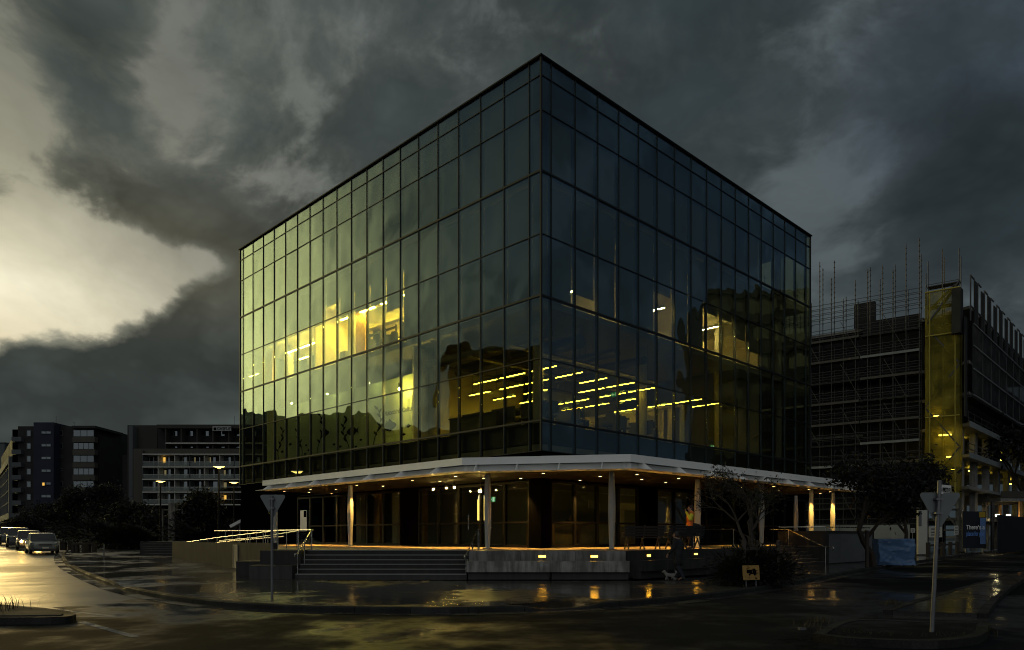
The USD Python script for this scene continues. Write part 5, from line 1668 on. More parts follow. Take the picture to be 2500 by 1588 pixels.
# the dog walker on the pavement, back to us, mid-stride
J = dict(STAND)
J.update(hipL=(0.09, 0, 0.90, 0.105), hipR=(-0.09, 0, 0.90, 0.105), waist=(0, 0.02, 1.06, 0.125), chest=(0, 0.05, 1.25, 0.14), shL=(0.17, 0.05, 1.37, 0.068), shR=(-0.17, 0.05, 1.37, 0.068), neck=(0, 0.08, 1.43, 0.055), skull=(0, 0.10, 1.56, 0.09), brow=(0, 0.15, 1.55, 0.070), jaw=(0, 0.16, 1.48, 0.042),
         knL=(0.10, 0.16, 0.50, 0.058), anL=(0.10, 0.17, 0.10, 0.040), toL=(0.11, 0.33, 0.045, 0.034), heL=(0.10, 0.13, 0.045, 0.036), knR=(-0.10, -0.02, 0.49, 0.058), anR=(-0.10, -0.22, 0.12, 0.040), toR=(-0.11, -0.08, 0.034, 0.034), heR=(-0.10, -0.27, 0.07, 0.036),
         elL=(0.24, -0.02, 1.10, 0.05), wrL=(0.25, 0.10, 0.88, 0.032), elR=(-0.24, 0.06, 1.10, 0.05), wrR=(-0.26, 0.22, 0.92, 0.032))
w = at(1657, 1417, 24.3)
person('person in a long dark coat, back turned, walking a white dog', (w[0], w[1], 0.0), math.radians(48), J, 'coat', 'navy_cloth', coat=True, scale=0.97)
# seated figure behind the glass
J = dict(STAND)
J.update(hipL=(0.09, 0, 0.52, 0.10), hipR=(-0.09, 0, 0.52, 0.10), waist=(0, 0.02, 0.66, 0.115), chest=(0, 0.06, 0.85, 0.125), shL=(0.165, 0.06, 0.97, 0.062), shR=(-0.165, 0.06, 0.97, 0.062), neck=(0, 0.09, 1.03, 0.055), skull=(0, 0.13, 1.18, 0.088), brow=(0, 0.175, 1.17, 0.07), jaw=(0, 0.185, 1.095, 0.042),
         knL=(0.12, 0.44, 0.52, 0.06), anL=(0.12, 0.44, 0.09, 0.04), toL=(0.12, 0.60, 0.035, 0.034), heL=(0.12, 0.40, 0.04, 0.036), knR=(-0.12, 0.44, 0.52, 0.06), anR=(-0.12, 0.44, 0.09, 0.04), toR=(-0.12, 0.60, 0.035, 0.034), heR=(-0.12, 0.40, 0.04, 0.036),
         elL=(0.22, 0.18, 0.80, 0.045), wrL=(0.10, 0.38, 0.86, 0.03), elR=(-0.22, 0.18, 0.80, 0.045), wrR=(-0.10, 0.38, 0.86, 0.03))
sp_ = FR(3.0, 0, -1.0)
person('person in dark clothes sitting inside behind the glass right of the corner column', (sp_[0], sp_[1], TZ + 0.24), math.radians(200), J, 'coat', 'navy_cloth')
st = thing('stool', 'low dark stool under the person sitting behind the glass', 'stool', (sp_[0], sp_[1], TZ + 0.013))
part(st, 'seat', prism(Point(sp_[0], sp_[1]).buffer(0.2), TZ + 0.58, TZ + 0.64), 'dark_plastic')
part(st, 'pedestal', tube([(sp_[0], sp_[1], TZ + 0.013), (sp_[0], sp_[1], TZ + 0.58)], 0.05, 10), 'dark_plastic')

# the dog
dog = thing('dog', 'small shaggy white dog walking left on the wet pavement', 'dog', (at(1636, 1416, 24.2)[0], 24.2, 0.0), math.radians(165))
DJ = dict(rump=(-0.17, 0, 0.27, 0.085), belly=(0.0, 0, 0.255, 0.085), chest=(0.15, 0, 0.27, 0.10), neck=(0.22, 0, 0.36, 0.065), head=(0.28, 0, 0.44, 0.075), muzzle=(0.355, 0, 0.415, 0.038), nose=(0.39, 0, 0.42, 0.022),
          earA=(0.26, 0.065, 0.48, 0.028), earB=(0.27, 0.085, 0.40, 0.024), earC=(0.26, -0.065, 0.48, 0.028), earD=(0.27, -0.085, 0.40, 0.024), t0=(-0.24, 0, 0.32, 0.035), t1=(-0.31, 0, 0.41, 0.04), t2=(-0.27, 0, 0.47, 0.03),
          fl0=(0.15, 0.06, 0.22, 0.045), fl1=(0.19, 0.06, 0.11, 0.032), fl2=(0.21, 0.06, 0.025, 0.03), fr0=(0.15, -0.06, 0.22, 0.045), fr1=(0.12, -0.06, 0.11, 0.032), fr2=(0.10, -0.06, 0.025, 0.03),
          hl0=(-0.16, 0.06, 0.24, 0.06), hl1=(-0.10, 0.065, 0.17, 0.04), hl2=(-0.21, 0.065, 0.10, 0.028), hl3=(-0.19, 0.065, 0.025, 0.03), hr0=(-0.16, -0.06, 0.24, 0.06), hr1=(-0.14, -0.065, 0.16, 0.04), hr2=(-0.26, -0.065, 0.10, 0.028), hr3=(-0.25, -0.065, 0.025, 0.03))
dv, df = hull_body(DJ, [('rump', 'belly'), ('belly', 'chest'), ('chest', 'neck'), ('neck', 'head'), ('head', 'muzzle'), ('muzzle', 'nose'), ('earA', 'earB'), ('earC', 'earD'), ('head', 'earA'), ('head', 'earC'), ('rump', 't0'), ('t0', 't1'), ('t1', 't2'), ('fl0', 'fl1'), ('fl1', 'fl2'), ('fr0', 'fr1'), ('fr1', 'fr2'), ('chest', 'fl0'), ('chest', 'fr0'),
                        ('rump', 'hl0'), ('hl0', 'hl1'), ('hl1', 'hl2'), ('hl2', 'hl3'), ('rump', 'hr0'), ('hr0', 'hr1'), ('hr1', 'hr2'), ('hr2', 'hr3')], 0.014, 3)
dv = dv + (meshkit.fbm(dv * 38.0, 3, 5)[:, None] - 0.5) * 0.05 * trimesh.Trimesh(dv, df, process=False).vertex_normals * (dv[:, 2:3] > 0.03)
dv[:, 2] = np.maximum(dv[:, 2], 0.0)
DS = 0.66
dv = dv * DS
part(dog, 'body', (dv, df), plain('white_fur', (0.22, 0.215, 0.20), 0.9, vary=0.15, scale=20), smooth=True, world=False)
part(dog, 'nose', ball((0.408 * DS, 0, 0.425 * DS), 0.012, 1), 'shoe', world=False, smooth=True)
for s in (1, -1):
    part(dog, 'eye', ball((0.335 * DS, s * 0.035 * DS, 0.465 * DS), 0.008, 1), 'shoe', world=False, smooth=True)
dp = at(1634, 1416, 24.2)
lead = thing('dog_lead', 'thin dark lead between the dog walker and the white dog', 'dog lead', (dp[0], dp[1], 0.35))
hw = np.array([w[0], w[1], 0]) + np.array([-0.36, 0.05, 0.82])
pts = [np.array([dp[0] - 0.06, dp[1] + 0.02, 0.27]) * (1 - t) + hw * t - np.array([0, 0, 0.10 * math.sin(math.pi * t)]) for t in np.linspace(0, 1, 9)]
part(lead, 'cord', tube(pts, 0.008, 5), 'coat', smooth=True)

# ------------------------------------------------------------------ the blocks up the left street
M['dark_brick'] = plain('dark_brick', (0.013, 0.012, 0.012), 0.85, vary=0.2, scale=2)
M['blue_render'] = plain('dark_blue_render', (0.009, 0.011, 0.030), 0.8, vary=0.15, scale=1)
M['grey_render'] = plain('grey_render', (0.075, 0.083, 0.09), 0.8, vary=0.10, scale=0.6)
M['beige_render'] = plain('beige_render', (0.060, 0.053, 0.043), 0.8, vary=0.12, scale=0.6)
M['olive_render'] = plain('olive_grey_render', (0.032, 0.031, 0.026), 0.85, vary=0.15, scale=0.5)
M['slab_white'] = plain('white_slab_edge', (0.50, 0.49, 0.44), 0.6, vary=0.1)
M['rail_glass'] = pane_material('balustrade_glass', 0.06, (0.8, 0.9, 0.95), (0.62, 0.64, 0.58), 0.0)


def px_box(x0, x1, y0, y1, d, depth, z0=None):
    """A front-on box that covers pixels x0..x1, y0 (top)..y1 at depth d."""
    a, b = at(x0, y1, d), at(x1, y0, d)
    return bx(a[0], b[0], d, d + depth, a[2] if z0 is None else z0, b[2])


C7 = lambda x, y: (x / 4.5, 1020 + y / 4.5)
C3_ = lambda x, y: (x / 3.731, 950 + y / 3.731)
ab = thing('apartment_block', 'dark apartment block with a deep blue stair tower and stacked bay windows', 'building', (at(140, 1307, 170)[0], 170, 0.9))
D1 = 170.0
part(ab, 'wall', px_box(44, 232, 1041, 1330, D1, 16, 0.5), 'dark_brick')
part(ab, 'stair_tower', px_box(82, 131, 1031.5, 1330, D1 - 2.5, 10, 0.5), 'blue_render')
part(ab, 'parapet', px_box(176, 233, 1040, 1046, D1 - 1.6, 12), 'dark_brick')


def window(parent, x0, x1, y0, y1, d, glass='small_pane', frame='grey_render', bars=1):
    a, b = at(x0, y1, d), at(x1, y0, d)
    w = 0.10
    f_ = [bx(a[0], b[0], d - 0.10, d + .02, a[2], a[2] + w), bx(a[0], b[0], d - 0.10, d + .02, b[2] - w, b[2])]
    for k in range(bars + 2):
        xx = a[0] + (b[0] - a[0] - w) * k / (bars + 1)
        f_.append(bx(xx, xx + w, d - 0.095, d + .02, a[2] + w, b[2] - w))
    n_ = part(parent, 'window', f_, frame)
    part(n_, 'pane', bx(a[0] + w, b[0] - w, d - 0.055, d - 0.03, a[2] + w, b[2] - w), glass)
    return n_


for k in range(6):                                       # bay windows of the right part
    y = 1050 + 31.1 * k
    part(ab, 'bay_parapet', px_box(177, 231, y + 17, y + 30, D1 - 1.4, 1.4), 'beige_render')
    window(ab, 179, 230, y, y + 16.6, D1 - 0.9, bars=3 if k % 2 else 2)
for k in range(6):
    y = 1051 + 31.1 * k
    window(ab, 134, 154, y, y + (14 if k < 2 or k == 4 else 5), D1 - .02)
    window(ab, 65.5, 76, y, y + 15, D1 - .02, bars=0)
    window(ab, 101, 125, y + 2, y + 9, D1 - 2.52, bars=1)
window(ab, 102.5, 110.5, 1178, 1187, D1 - 2.6, glass='window_amber', bars=0)
for k in range(7):
    y = 1058 + 31.1 * k
    part(ab, 'corner_balcony', px_box(28, 51, y + 9, y + 20, D1 - 1.0, 6), 'grey_render')
    part(ab, 'balcony_recess', px_box(30, 50, y - 9, y + 8.5, D1 + 0.5, 5), 'black_clad')
slim = [px_box(232.2, 244, 1063, 1330, D1 + 1, 8, 0.5)]
part(ab, 'end_wall', slim, 'dark_brick')
for k in range(7):
    p = at(233.5, 1103 + 23.0 * k, D1 + 0.9)
    part(ab, 'balcony_light', bx(p[0] - .22, p[0] + .22, p[1] - .1, p[1] + .05, p[2] - .07, p[2] + .07), 'window_lamp')
part(ab, 'aerial', [tube([at(137, 1040, D1 + 4), at(137, 1016, D1 + 4)], 0.05, 5), tube([at(181, 1041, D1 + 4), at(181, 1031, D1 + 4)], 0.05, 5), tube([at(178, 1033, D1 + 4), at(184, 1033, D1 + 4)], 0.04, 5)], 'galv')
# its long side running up the street, with a framed glazed front
A0, A1 = at(44, 1307, 170.0), at(3, 1307, 236.0)
dA = np.array([A1[0] - A0[0], A1[1] - A0[1]])
LA = np.linalg.norm(dA)
dA /= LA
nA = np.array([dA[1], -dA[0]])
if nA @ np.array([-A0[0], -A0[1]]) < 0:
    nA = -nA


def side_box(s0, s1, z0, z1, o0, o1):
    a, b = A0[:2] + dA * s0, A0[:2] + dA * s1
    return prism([a + nA * o0, b + nA * o0, b + nA * o1, a + nA * o1], z0, z1)


sb = thing('street_side_block', 'long pale-framed apartment wing running up the left street away from us', 'building', (A0[0], A0[1], 0.9))
part(sb, 'wall', side_box(0.3, LA, 0.6, 26.5, -8, 0), 'olive_render')
part(sb, 'glazed_frame', [side_box(14, 68, 19.4, 21.0, 0.01, 1.2), side_box(14, 68, 5.5, 7.0, 0.01, 1.2), side_box(14, 15.5, 7.0, 19.4, 0.01, 1.2), side_box(66.5, 68, 7.0, 19.4, 0.01, 1.2)], 'grey_render')
for k in range(8):
    part(sb, 'frame_post', side_box(15.5 + 6.3 * k + 5.9, 15.5 + 6.3 * k + 6.2, 7.0, 19.4, 0.02, 0.9), 'grey_render')
for r in range(4):
    part(sb, 'frame_rail', side_box(15.5, 66.5, 9.8 + 3.0 * r, 10.1 + 3.0 * r, 0.03, 0.8), 'grey_render')
    for k in range(8):
        part(sb, 'pane', side_box(15.6 + 6.3 * k, 15.5 + 6.3 * k + 5.9, 7.0 + 3.0 * r + .1, 7.0 + 3.0 * r + 2.7, 0.05, 0.12), 'small_pane')
part(sb, 'street_awning', side_box(4, 60, 4.1, 4.4, 0.01, 3.2), 'dark_brick')
far = thing('far_pale_tower', 'tall pale grey apartment tower just behind the dark block, with a column of recessed balconies', 'building', (at(265, 1307, 200)[0], 200, 0.9))
part(far, 'wall', px_box(240, 284, 1080, 1330, 200, 14, 0.5), 'grey_render')
for k in range(6):
    y = 1094 + 23 * k
    n_ = window(far, 246, 262, y, y + 17, 199.98, bars=2)
    part(far, 'balcony_front', px_box(246, 262, y + 12, y + 18.5, 199.4, 0.5), 'grey_render')
for k in range(3):
    p = at(246.5, 1143 + 23 * k, 199)
    part(far, 'balcony_light', bx(p[0] - .22, p[0] + .22, p[1] - .1, p[1] + .05, p[2] - .07, p[2] + .07), 'window_lamp')
edge = thing('distant_pale_block', 'low pale block at the very left edge, behind the street wing', 'building', (at(0, 1307, 300)[0], 300, 1))
part(edge, 'wall', px_box(-40, 11, 1082, 1330, 300, 20, 0.5), 'grey_render')
part(edge, 'parapet', px_box(-40, 11.5, 1080, 1082, 299.7, 20), 'grey_render')
gap = thing('distant_gap_block', 'small far block with one lit window in the gap between the two big blocks', 'building', (at(293, 1307, 260)[0], 260, 1))
part(gap, 'wall', px_box(284.3, 301, 1178, 1330, 260, 10, 0.5), 'grey_render')
part(gap, 'roof_slab', px_box(284.3, 303, 1175.5, 1178, 259, 11), 'slab_white')
part(gap, 'band', px_box(284.3, 301, 1190, 1193, 259.8, 0.2), 'slab_white')
window(gap, 286, 290, 1197, 1203, 259.9, glass='window_dim', bars=0)
window(gap, 294, 299, 1182, 1187, 259.9, bars=0)

# the hotel
D2 = 165.0
ho = thing('balcony_hotel', 'broad hotel with white balcony slabs and a white name sign on its roof', 'building', (at(450, 1307, D2)[0], D2, 0.9))
part(ho, 'end_tower', px_box(311, 384, 1038.5, 1330, D2 + 8, 14, 0.5), 'olive_render')
part(ho, 'end_tower', px_box(314.5, 324, 1040, 1330, D2 + 6, 1.9, 0.5), 'grey_render')
part(ho, 'side_wing', px_box(299, 311, 1111, 1330, D2 + 10, 10, 0.5), 'dark_brick')
part(ho, 'main_wall', px_box(324.2, 640, 1100, 1330, D2 + 2.2, 14, 0.5), 'olive_render')
part(ho, 'flank_wall', px_box(326, 348, 1100, 1330, D2 + 0.1, 2.0, 0.5), 'beige_render')
part(ho, 'upper_wall', px_box(386, 640, 1048, 1100, D2 + 6, 10), 'dark_brick')
part(ho, 'roof_slab', px_box(382, 645, 1037, 1046, D2 + 3.5, 14), 'olive_render')
part(ho, 'terrace_band', px_box(326, 640, 1096, 1107, D2 + 1.0, 8), 'beige_render')
part(ho, 'upper_slab', px_box(404, 640, 1081, 1084, D2 + 3.0, 4), 'slab_white')
for k in range(6):
    x0 = 404 + 29.6 * k * 1.3
    window(ho, x0 + 2, x0 + 30, 1052, 1066, D2 + 5.95, bars=2)
    window(ho, x0 + 2, x0 + 30, 1086, 1095, D2 + 5.95, bars=3)
    part(ho, 'upper_pier', px_box(x0 - 1.5, x0 + 1.5, 1047, 1096, D2 + 3.6, 2.3), 'olive_render')
ys = [1108, 1139, 1169.5, 1200.5, 1231]
piers = [348, 386, 425.5, 463, 498.5, 536, 571.5, 608, 640]
for k, y in enumerate(ys):
    part(ho, 'balcony_slab', px_box(347, 640, y, y + 2.8, D2 - 0.6, 2.8), 'slab_white')
for r in range(4):
    y0, y1 = ys[r] + 3, ys[r + 1]
    for c in range(len(piers) - 1):
        x0, x1 = piers[c] + 1.6, piers[c + 1] - 1.0
        lit = {(0, 1): 'window_amber', (0, 3): 'window_dim', (1, 1): 'window_dim', (1, 5): 'window_dim', (2, 5): 'window_dim', (3, 5): 'window_amber', (0, 4): 'window_dim'}.get((r, c))
        w0 = x0 + (x1 - x0) * rng.uniform(0.02, 0.2)
        w1 = x1 - (x1 - x0) * rng.uniform(0.05, 0.3)
        window(ho, w0, w1, y0 + 3, y1 - 1, D2 + 2.15, glass='small_pane', frame='slab_white' if rng.random() < 0.3 else 'grey_render', bars=rng.choice((1, 2, 2, 3)))
        if lit:
            ww = rng.uniform(0.1, 0.25)
            part(ho, 'lit_curtain', px_box(w0 + (w1 - w0) * .3, w0 + (w1 - w0) * (.3 + ww), y0 + 6, y1 - 8, D2 + 1.98, 0.05), lit)
        part(ho, 'balustrade', px_box(x0, x1, y1 - 10.5, y1 - 0.6, D2 - 0.5, 0.04), 'rail_glass')
        part(ho, 'balustrade_rail', px_box(x0, x1, y1 - 11.3, y1 - 10.5, D2 - 0.52, 0.08), 'slab_white')
    for c, x in enumerate(piers[:-1]):
        part(ho, 'party_wall', px_box(x - 0.7, x + 0.9, y0, y1, D2 - 0.3, 2.4), 'slab_white' if c in (1, 2, 4, 5) else 'grey_render')
part(ho, 'podium', px_box(326, 645, 1236, 1330, D2 + 1.0, 1.0, 0.5), 'black_clad')
sg = part(ho, 'sign_board', px_box(519, 564, 1041.5, 1052.5, D2 + 3.0, 0.3), 'slab_white')
part(sg, 'sign_face', px_box(520, 563, 1042.4, 1051.6, D2 + 2.95, 0.04), plain('pale_sign_face', (0.30, 0.32, 0.32), 0.6))
lp = at(529.5, 1050.4, D2 + 2.93)
part(sg, 'lettering', lettering('CHIFLEY', 0.62, lp, (1, 0, 0), (0, 0, 1.0), 0.02, True), 'black_clad')
lp = at(521.5, 1050.6, D2 + 2.93)
part(sg, 'logo_block', bx(lp[0], lp[0] + 0.6, lp[1] - .02, lp[1], lp[2], lp[2] + 0.62), 'black_clad')
part(ho, 'aerial', tube([at(572, 1038, D2 + 6), at(572, 1016, D2 + 6)], 0.05, 5), 'galv')


# ------------------------------------------------------------------ street lamps
def street_lamp(px, py, d, head_w, label):
    p = at(px, py, d)
    g0 = float(gz(p[0], p[1]))
    t = thing('street_lamp', label, 'street lamp', (p[0], p[1], g0))
    r = head_w / 2
    part(t, 'pole', tube([(p[0], p[1], g0), (p[0], p[1], g0 + 1.2), (p[0], p[1], p[2] - 0.16)], [0.09, 0.07, 0.05], 10), 'black_frame', smooth=40)
    part(t, 'lamp_bowl', rev([(0.001, -0.17), (0.07, -0.165), (r * 0.45, -0.12), (r * 0.8, -0.07), (r * .99, -0.045)], 20, p), 'street_light', smooth=40)
    part(t, 'lamp_hood', rev([(r * 1.05, -0.05), (r * 1.05, -0.02), (r * 0.6, 0.05), (0.001, 0.09)], 20, p), 'galv', smooth=40)


street_lamp(392, 1174, 60.0, 0.72, 'lit saucer street lamp on a dark pole, lowest-left of the three by the hotel')
street_lamp(534.5, 1138, 48.0, 0.74, 'tallest lit saucer street lamp, in front of the hotel')
street_lamp(571, 1177, 62.0, 0.72, 'lit saucer street lamp nearest the glass building edge')


# ------------------------------------------------------------------ trees and shrubs
M['bark'] = plain('dark_bark', (0.035, 0.028, 0.022), 0.9, vary=0.3, scale=12)


def leaf_material(name, color):
    g = NG()
    rnd = g.n('geometry', 'random_per_island')
    col = g.mix(rnd, tuple(c * 0.55 for c in color), tuple(min(1, c * 1.6) for c in color))
    a = g.n('principled_bsdf', 'BSDF', base_color=col, roughness=0.5)
    b = g.n('translucent_bsdf', 'BSDF', color=col)
    return g.build('/World/Looks/' + name, surface=g.n('mix_closure', 'closure', fac=0.25, closure1=a, closure2=b))


M['leaf'] = leaf_material('dark_leaves', (0.012, 0.015, 0.007))
M['leaf2'] = leaf_material('twiggy_leaves', (0.035, 0.036, 0.018))
M['grass'] = leaf_material('dry_grass', (0.10, 0.085, 0.035))


def leaves(centres, size, seed, per=1):
    r = np.random.default_rng(seed)
    c = np.repeat(np.asarray(centres, float), per, axis=0)
    n = len(c)
    d = r.normal(size=(n, 3))
    d /= np.linalg.norm(d, axis=1, keepdims=True)
    e = np.cross(d, r.normal(size=(n, 3)))
    e /= np.linalg.norm(e, axis=1, keepdims=True)
    s = size * r.uniform(0.6, 1.3, (n, 1))
    up = np.cross(d, e) * s * 0.12
    v = np.stack([c - d * s, c + e * s * 0.38 + up, c + d * s, c - e * s * 0.38 + up], 1).reshape(-1, 3)
    i = np.arange(n)[:, None] * 4
    return v, np.vstack([i + [0, 1, 2], i + [0, 2, 3]])


def grow(base, h, spread, seed, levels=4, start=0.3, thin=1.0, lean=(0, 0), gather=0.55):
    """Branches by recursion: returns wood mesh and twig points."""
    r = random.Random(seed)
    wood, tips = [], []

    def go(p, d, L, rad, lev):
        pts = [p]
        for k in range(3):
            d = d + np.array([r.gauss(0, .12), r.gauss(0, .12), r.gauss(0.03, .10)])
            d /= np.linalg.norm(d)
            pts.append(pts[-1] + d * L / 3)
        wood.append(tube(pts, np.linspace(rad, rad * 0.6, 4), 7 if lev < 2 else 4, cap=False))
        if lev >= levels - 1:
            tips.extend(pts[1:])
        if lev >= levels:
            return
        for k in range(3 if lev < 2 else r.choice((2, 3))):
            a, tl = r.uniform(0, 2 * math.pi), r.uniform(0.35, 0.95) * spread
            s_ = np.array([math.cos(a), math.sin(a), 0])
            nd = d * math.cos(tl) + s_ * math.sin(tl) + np.array([lean[0], lean[1], 0]) * 0.15
            nd[2] = max(nd[2], -0.15)
            nd /= np.linalg.norm(nd)
            go(pts[r.choice((2, 3, 3))], nd, L * r.uniform(0.58, 0.80), rad * 0.58, lev + 1)
    go(np.asarray(base, float), np.array([lean[0] * .3, lean[1] * .3, 1.0]), h * start, 0.02 * h * thin, 0)
    return join(wood), np.array(tips)


def fit(wood, tips, base, h, w):
    """Scales a grown tree to height h and crown width w."""
    base = np.asarray(base, float)
    sx_ = w / max(1e-3, np.percentile(np.abs(tips[:, :2] - base[:2]), 97) * 2)
    sz = h / (tips[:, 2].max() - base[2])
    S = np.array([sx_, sx_, sz])
    return (((wood[0] - base) * S + base), wood[1]), (tips - base) * S + base


def tree(name, label, base, h, w, seed, nleaf, leaf_size, mat='leaf', levels=4, start=0.3, group=None, spread_pts=0.25, thin=1.0, cat='tree'):
    wood, tips = grow(base, h, 1.0, seed, levels, start, thin)
    wood, tips = fit(wood, tips, base, h, w)
    t = thing(name, label, cat, base, group=group)
    part(t, 'trunk', wood, 'bark', smooth=50)
    r = np.random.default_rng(seed)
    c = tips[r.integers(0, len(tips), nleaf)] + r.normal(size=(nleaf, 3)) * spread_pts
    c[:, 2] = np.maximum(c[:, 2], base[2] + 0.08)
    part(t, 'crown', leaves(c, leaf_size, seed), mat)
    return t


def G(p):
    return np.array([p[0], p[1], float(gz(p[0], p[1]))])


tree('street_tree', 'small sparse twiggy tree in front of the canopy, right of the smoker', (7.55, 22.4, 0.0), 3.75, 3.3, 11, 1500, 0.055, 'leaf2', 5, 0.34, spread_pts=0.10)
tree('dense_tree', 'dark bushy tree before the scaffolding, with its trunk by the blue wrap', (17.2, 34.8, 0.0), 4.9, 4.6, 5, 4200, 0.13, 'leaf', 4, 0.32, spread_pts=0.32)
tree('dense_tree', 'dark bushy tree right of the blue wrap, behind the white pillar sign', (22.5, 42.0, 0.0), 5.6, 4.6, 6, 3800, 0.15, 'leaf', 4, 0.30, spread_pts=0.35)
tree('dense_tree', 'dark tree at the far right edge, before the site gantry', (52.5, 74.0, 0.0), 12.5, 9.0, 16, 3200, 0.30, 'leaf', 4, 0.3, spread_pts=0.6)
labs = ['tallest black tree mass in front of the dark apartment block', 'broad black tree mass between the apartment block and the hotel', 'black tree in front of the hotel balconies, left of the gateway pillar', 'black tree right of the gateway pillar, under the tallest street lamp', 'low black tree at the foot of the dark apartment block', 'black tree leaning over the parked cars']
for k, (px, top_y, d, w) in enumerate(((228, 1190, 92, 6.0), (318, 1240, 74, 4.2), (356, 1262, 70, 3.2), (508, 1209, 62, 3.3), (150, 1236, 105, 8.0), (105, 1268, 98, 6))):
    p = at(px, 1307, d)
    b = G(p)
    tree('dark_tree', labs[k], b, EYE + (HY - top_y) / FPX * d - b[2], w, 30 + k, 6500, 0.19, 'leaf', 5, 0.22, spread_pts=0.42)
for k, (px, d, h, w, lab) in enumerate(((318, 62, 1.9, 6.0, 'low dark hedge mass left of the plaza steps'), (500, 60, 2.4, 5.0, 'dark hedge mass behind the ramp handrails'), (250, 82, 2.6, 9.0, 'long dark hedge behind the timber barriers'), (170, 110, 3.6, 15.0, 'dark hedge behind the parked cars'))):
    p = G(at(px, 1307, d))
    r = np.random.default_rng(60 + k)
    n = 5200
    c = r.normal(size=(n, 3)) * np.array([w * 0.26, w * 0.12, h * 0.28]) + p + np.array([0, 0, h * 0.45])
    c[:, 2] = np.clip(c[:, 2], p[2] + 0.02, p[2] + h * (0.75 + 0.25 * np.sin(c[:, 0] * 1.3)))
    t = thing('dark_hedge', lab, 'hedge', p)
    part(t, 'foliage', leaves(c, 0.17, 60 + k), 'leaf')
    for dx_ in np.linspace(-w * .35, w * .35, 6):
        part(t, 'stem', tube([p + (dx_, 0, 0), p + (dx_ * 1.1, 0.1, h * .6)], 0.05, 5), 'bark')
# planter with a dark shrub at the kerb
sh = thing('kerb_shrub', 'big dark shrub at the kerb around the yellow truck sign', 'shrub', (7.3, 22.0, 0.0))
r = np.random.default_rng(77)
c = np.concatenate([r.normal(size=(2600, 3)) * (0.34, 0.30, 0.28) + q for q in ((6.75, 22.0, 0.35), (7.35, 22.2, 0.62), (7.95, 22.3, 0.42))])
c[:, 2] = np.maximum(c[:, 2], 0.04)
part(sh, 'foliage', leaves(c, 0.065, 77), 'leaf')
for dx_, dy_ in ((-.5, .1), (-.2, -.2), (.1, .2), (.4, -.1), (.6, .1)):
    part(sh, 'stem', tube([(7.3 + dx_ * .3, 22.1, 0), (7.3 + dx_, 22.1 + dy_, 0.8)], 0.018, 5), 'bark')
tg = thing('tree_guard', 'dark timber posts and rails guarding the small street tree', 'tree guard', (7.5, 22.3, 0))
for x, y in ((6.95, 21.9), (8.05, 22.1), (7.7, 23.0)):
    part(tg, 'post', bx(x - .05, x + .05, y - .05, y + .05, 0, 1.35), 'bark')
part(tg, 'rail', beam((6.95, 21.9, 1.1), (8.05, 22.1, 1.1), 0.04, 0.09), 'bark')
part(tg, 'rail', beam((8.05, 22.1, 1.1), (7.7, 23.0, 1.1), 0.04, 0.09), 'bark')
gp = thing('tree_guard', 'single dark post beside the trunk by the blue wrap', 'tree guard', (16.5, 34.0, 0))
part(gp, 'post', bx(16.45, 16.58, 33.9, 34.03, 0, 1.7), 'bark')
part(gp, 'cap', bx(16.43, 16.60, 33.88, 34.05, 1.702, 1.74), 'galv')
# weeds by the islands
def tuft(p, n, h, seed, w=0.12):
    r = np.random.default_rng(seed)
    vs, fs = [], []
    for k in range(n):
        b = np.array([p[0] + r.normal() * w, p[1] + r.normal() * w, p[2]])
        a = r.uniform(0, 2 * math.pi)
        o_ = np.array([math.cos(a), math.sin(a), 0])
        hh = h * r.uniform(0.5, 1.1)
        tip = b + o_ * hh * 0.5 + np.array([0, 0, hh])
        s_ = np.array([-o_[1], o_[0], 0]) * 0.006
        mid = b + o_ * hh * 0.15 + np.array([0, 0, hh * 0.6])
        i = len(vs)
        vs += [b - s_, b + s_, mid + s_ * .8, mid - s_ * .8, tip]
        fs += [(i, i + 1, i + 2), (i, i + 2, i + 3), (i + 3, i + 2, i + 4)]
    return np.array(vs), np.array(fs)


weeds = []
for k, (px, py) in enumerate(((1990, 1518), (2005, 1520), (1975, 1530), (2100, 1558), (2060, 1556), (2165, 1563), (2250, 1566), (2330, 1562), (2390, 1554), (2412, 1540), (2180, 1473), (2165, 1478), (2020, 1548), (2120, 1561), (2300, 1567))):
    d = (EYE + 0.1) * FPX / (py - HY)
    p = at(px, py, d)
    weeds.append(tuft(p, 26, 0.14, 100 + k, 0.10))
w_ = struct('weeds', join(weeds), 'grass', kind='stuff')
gr = []
r = np.random.default_rng(5)
for k in range(150):
    q = Point(r.uniform(-16, -9.6), r.uniform(12.9, 16.5))
    if pl.buffer(-0.25).contains(q):
        gr.append(tuft((q.x, q.y, 0.03), 14, 0.30 if q.x > -10.6 else 0.5, 200 + k, 0.14))
struct('island_grass', join(gr), 'leaf', kind='stuff')
# dead leaf or litter caught by the island's kerb
p = on_road(1957, 1539)
lit_ = single('paper_scrap', hexa([(p[0] - .05, p[1] - .04, -.115), (p[0] + .07, p[1] - .03, -.115), (p[0] + .06, p[1] + .05, -.115), (p[0] - .05, p[1] + .04, -.115), (p[0] - .05, p[1] - .05, -.08), (p[0] + .06, p[1] - .04, -.06), (p[0] + .05, p[1] + .05, -.085), (p[0] - .06, p[1] + .03, -.07)]), 'galv', 'crumpled pale paper scrap by the right traffic island', 'litter')


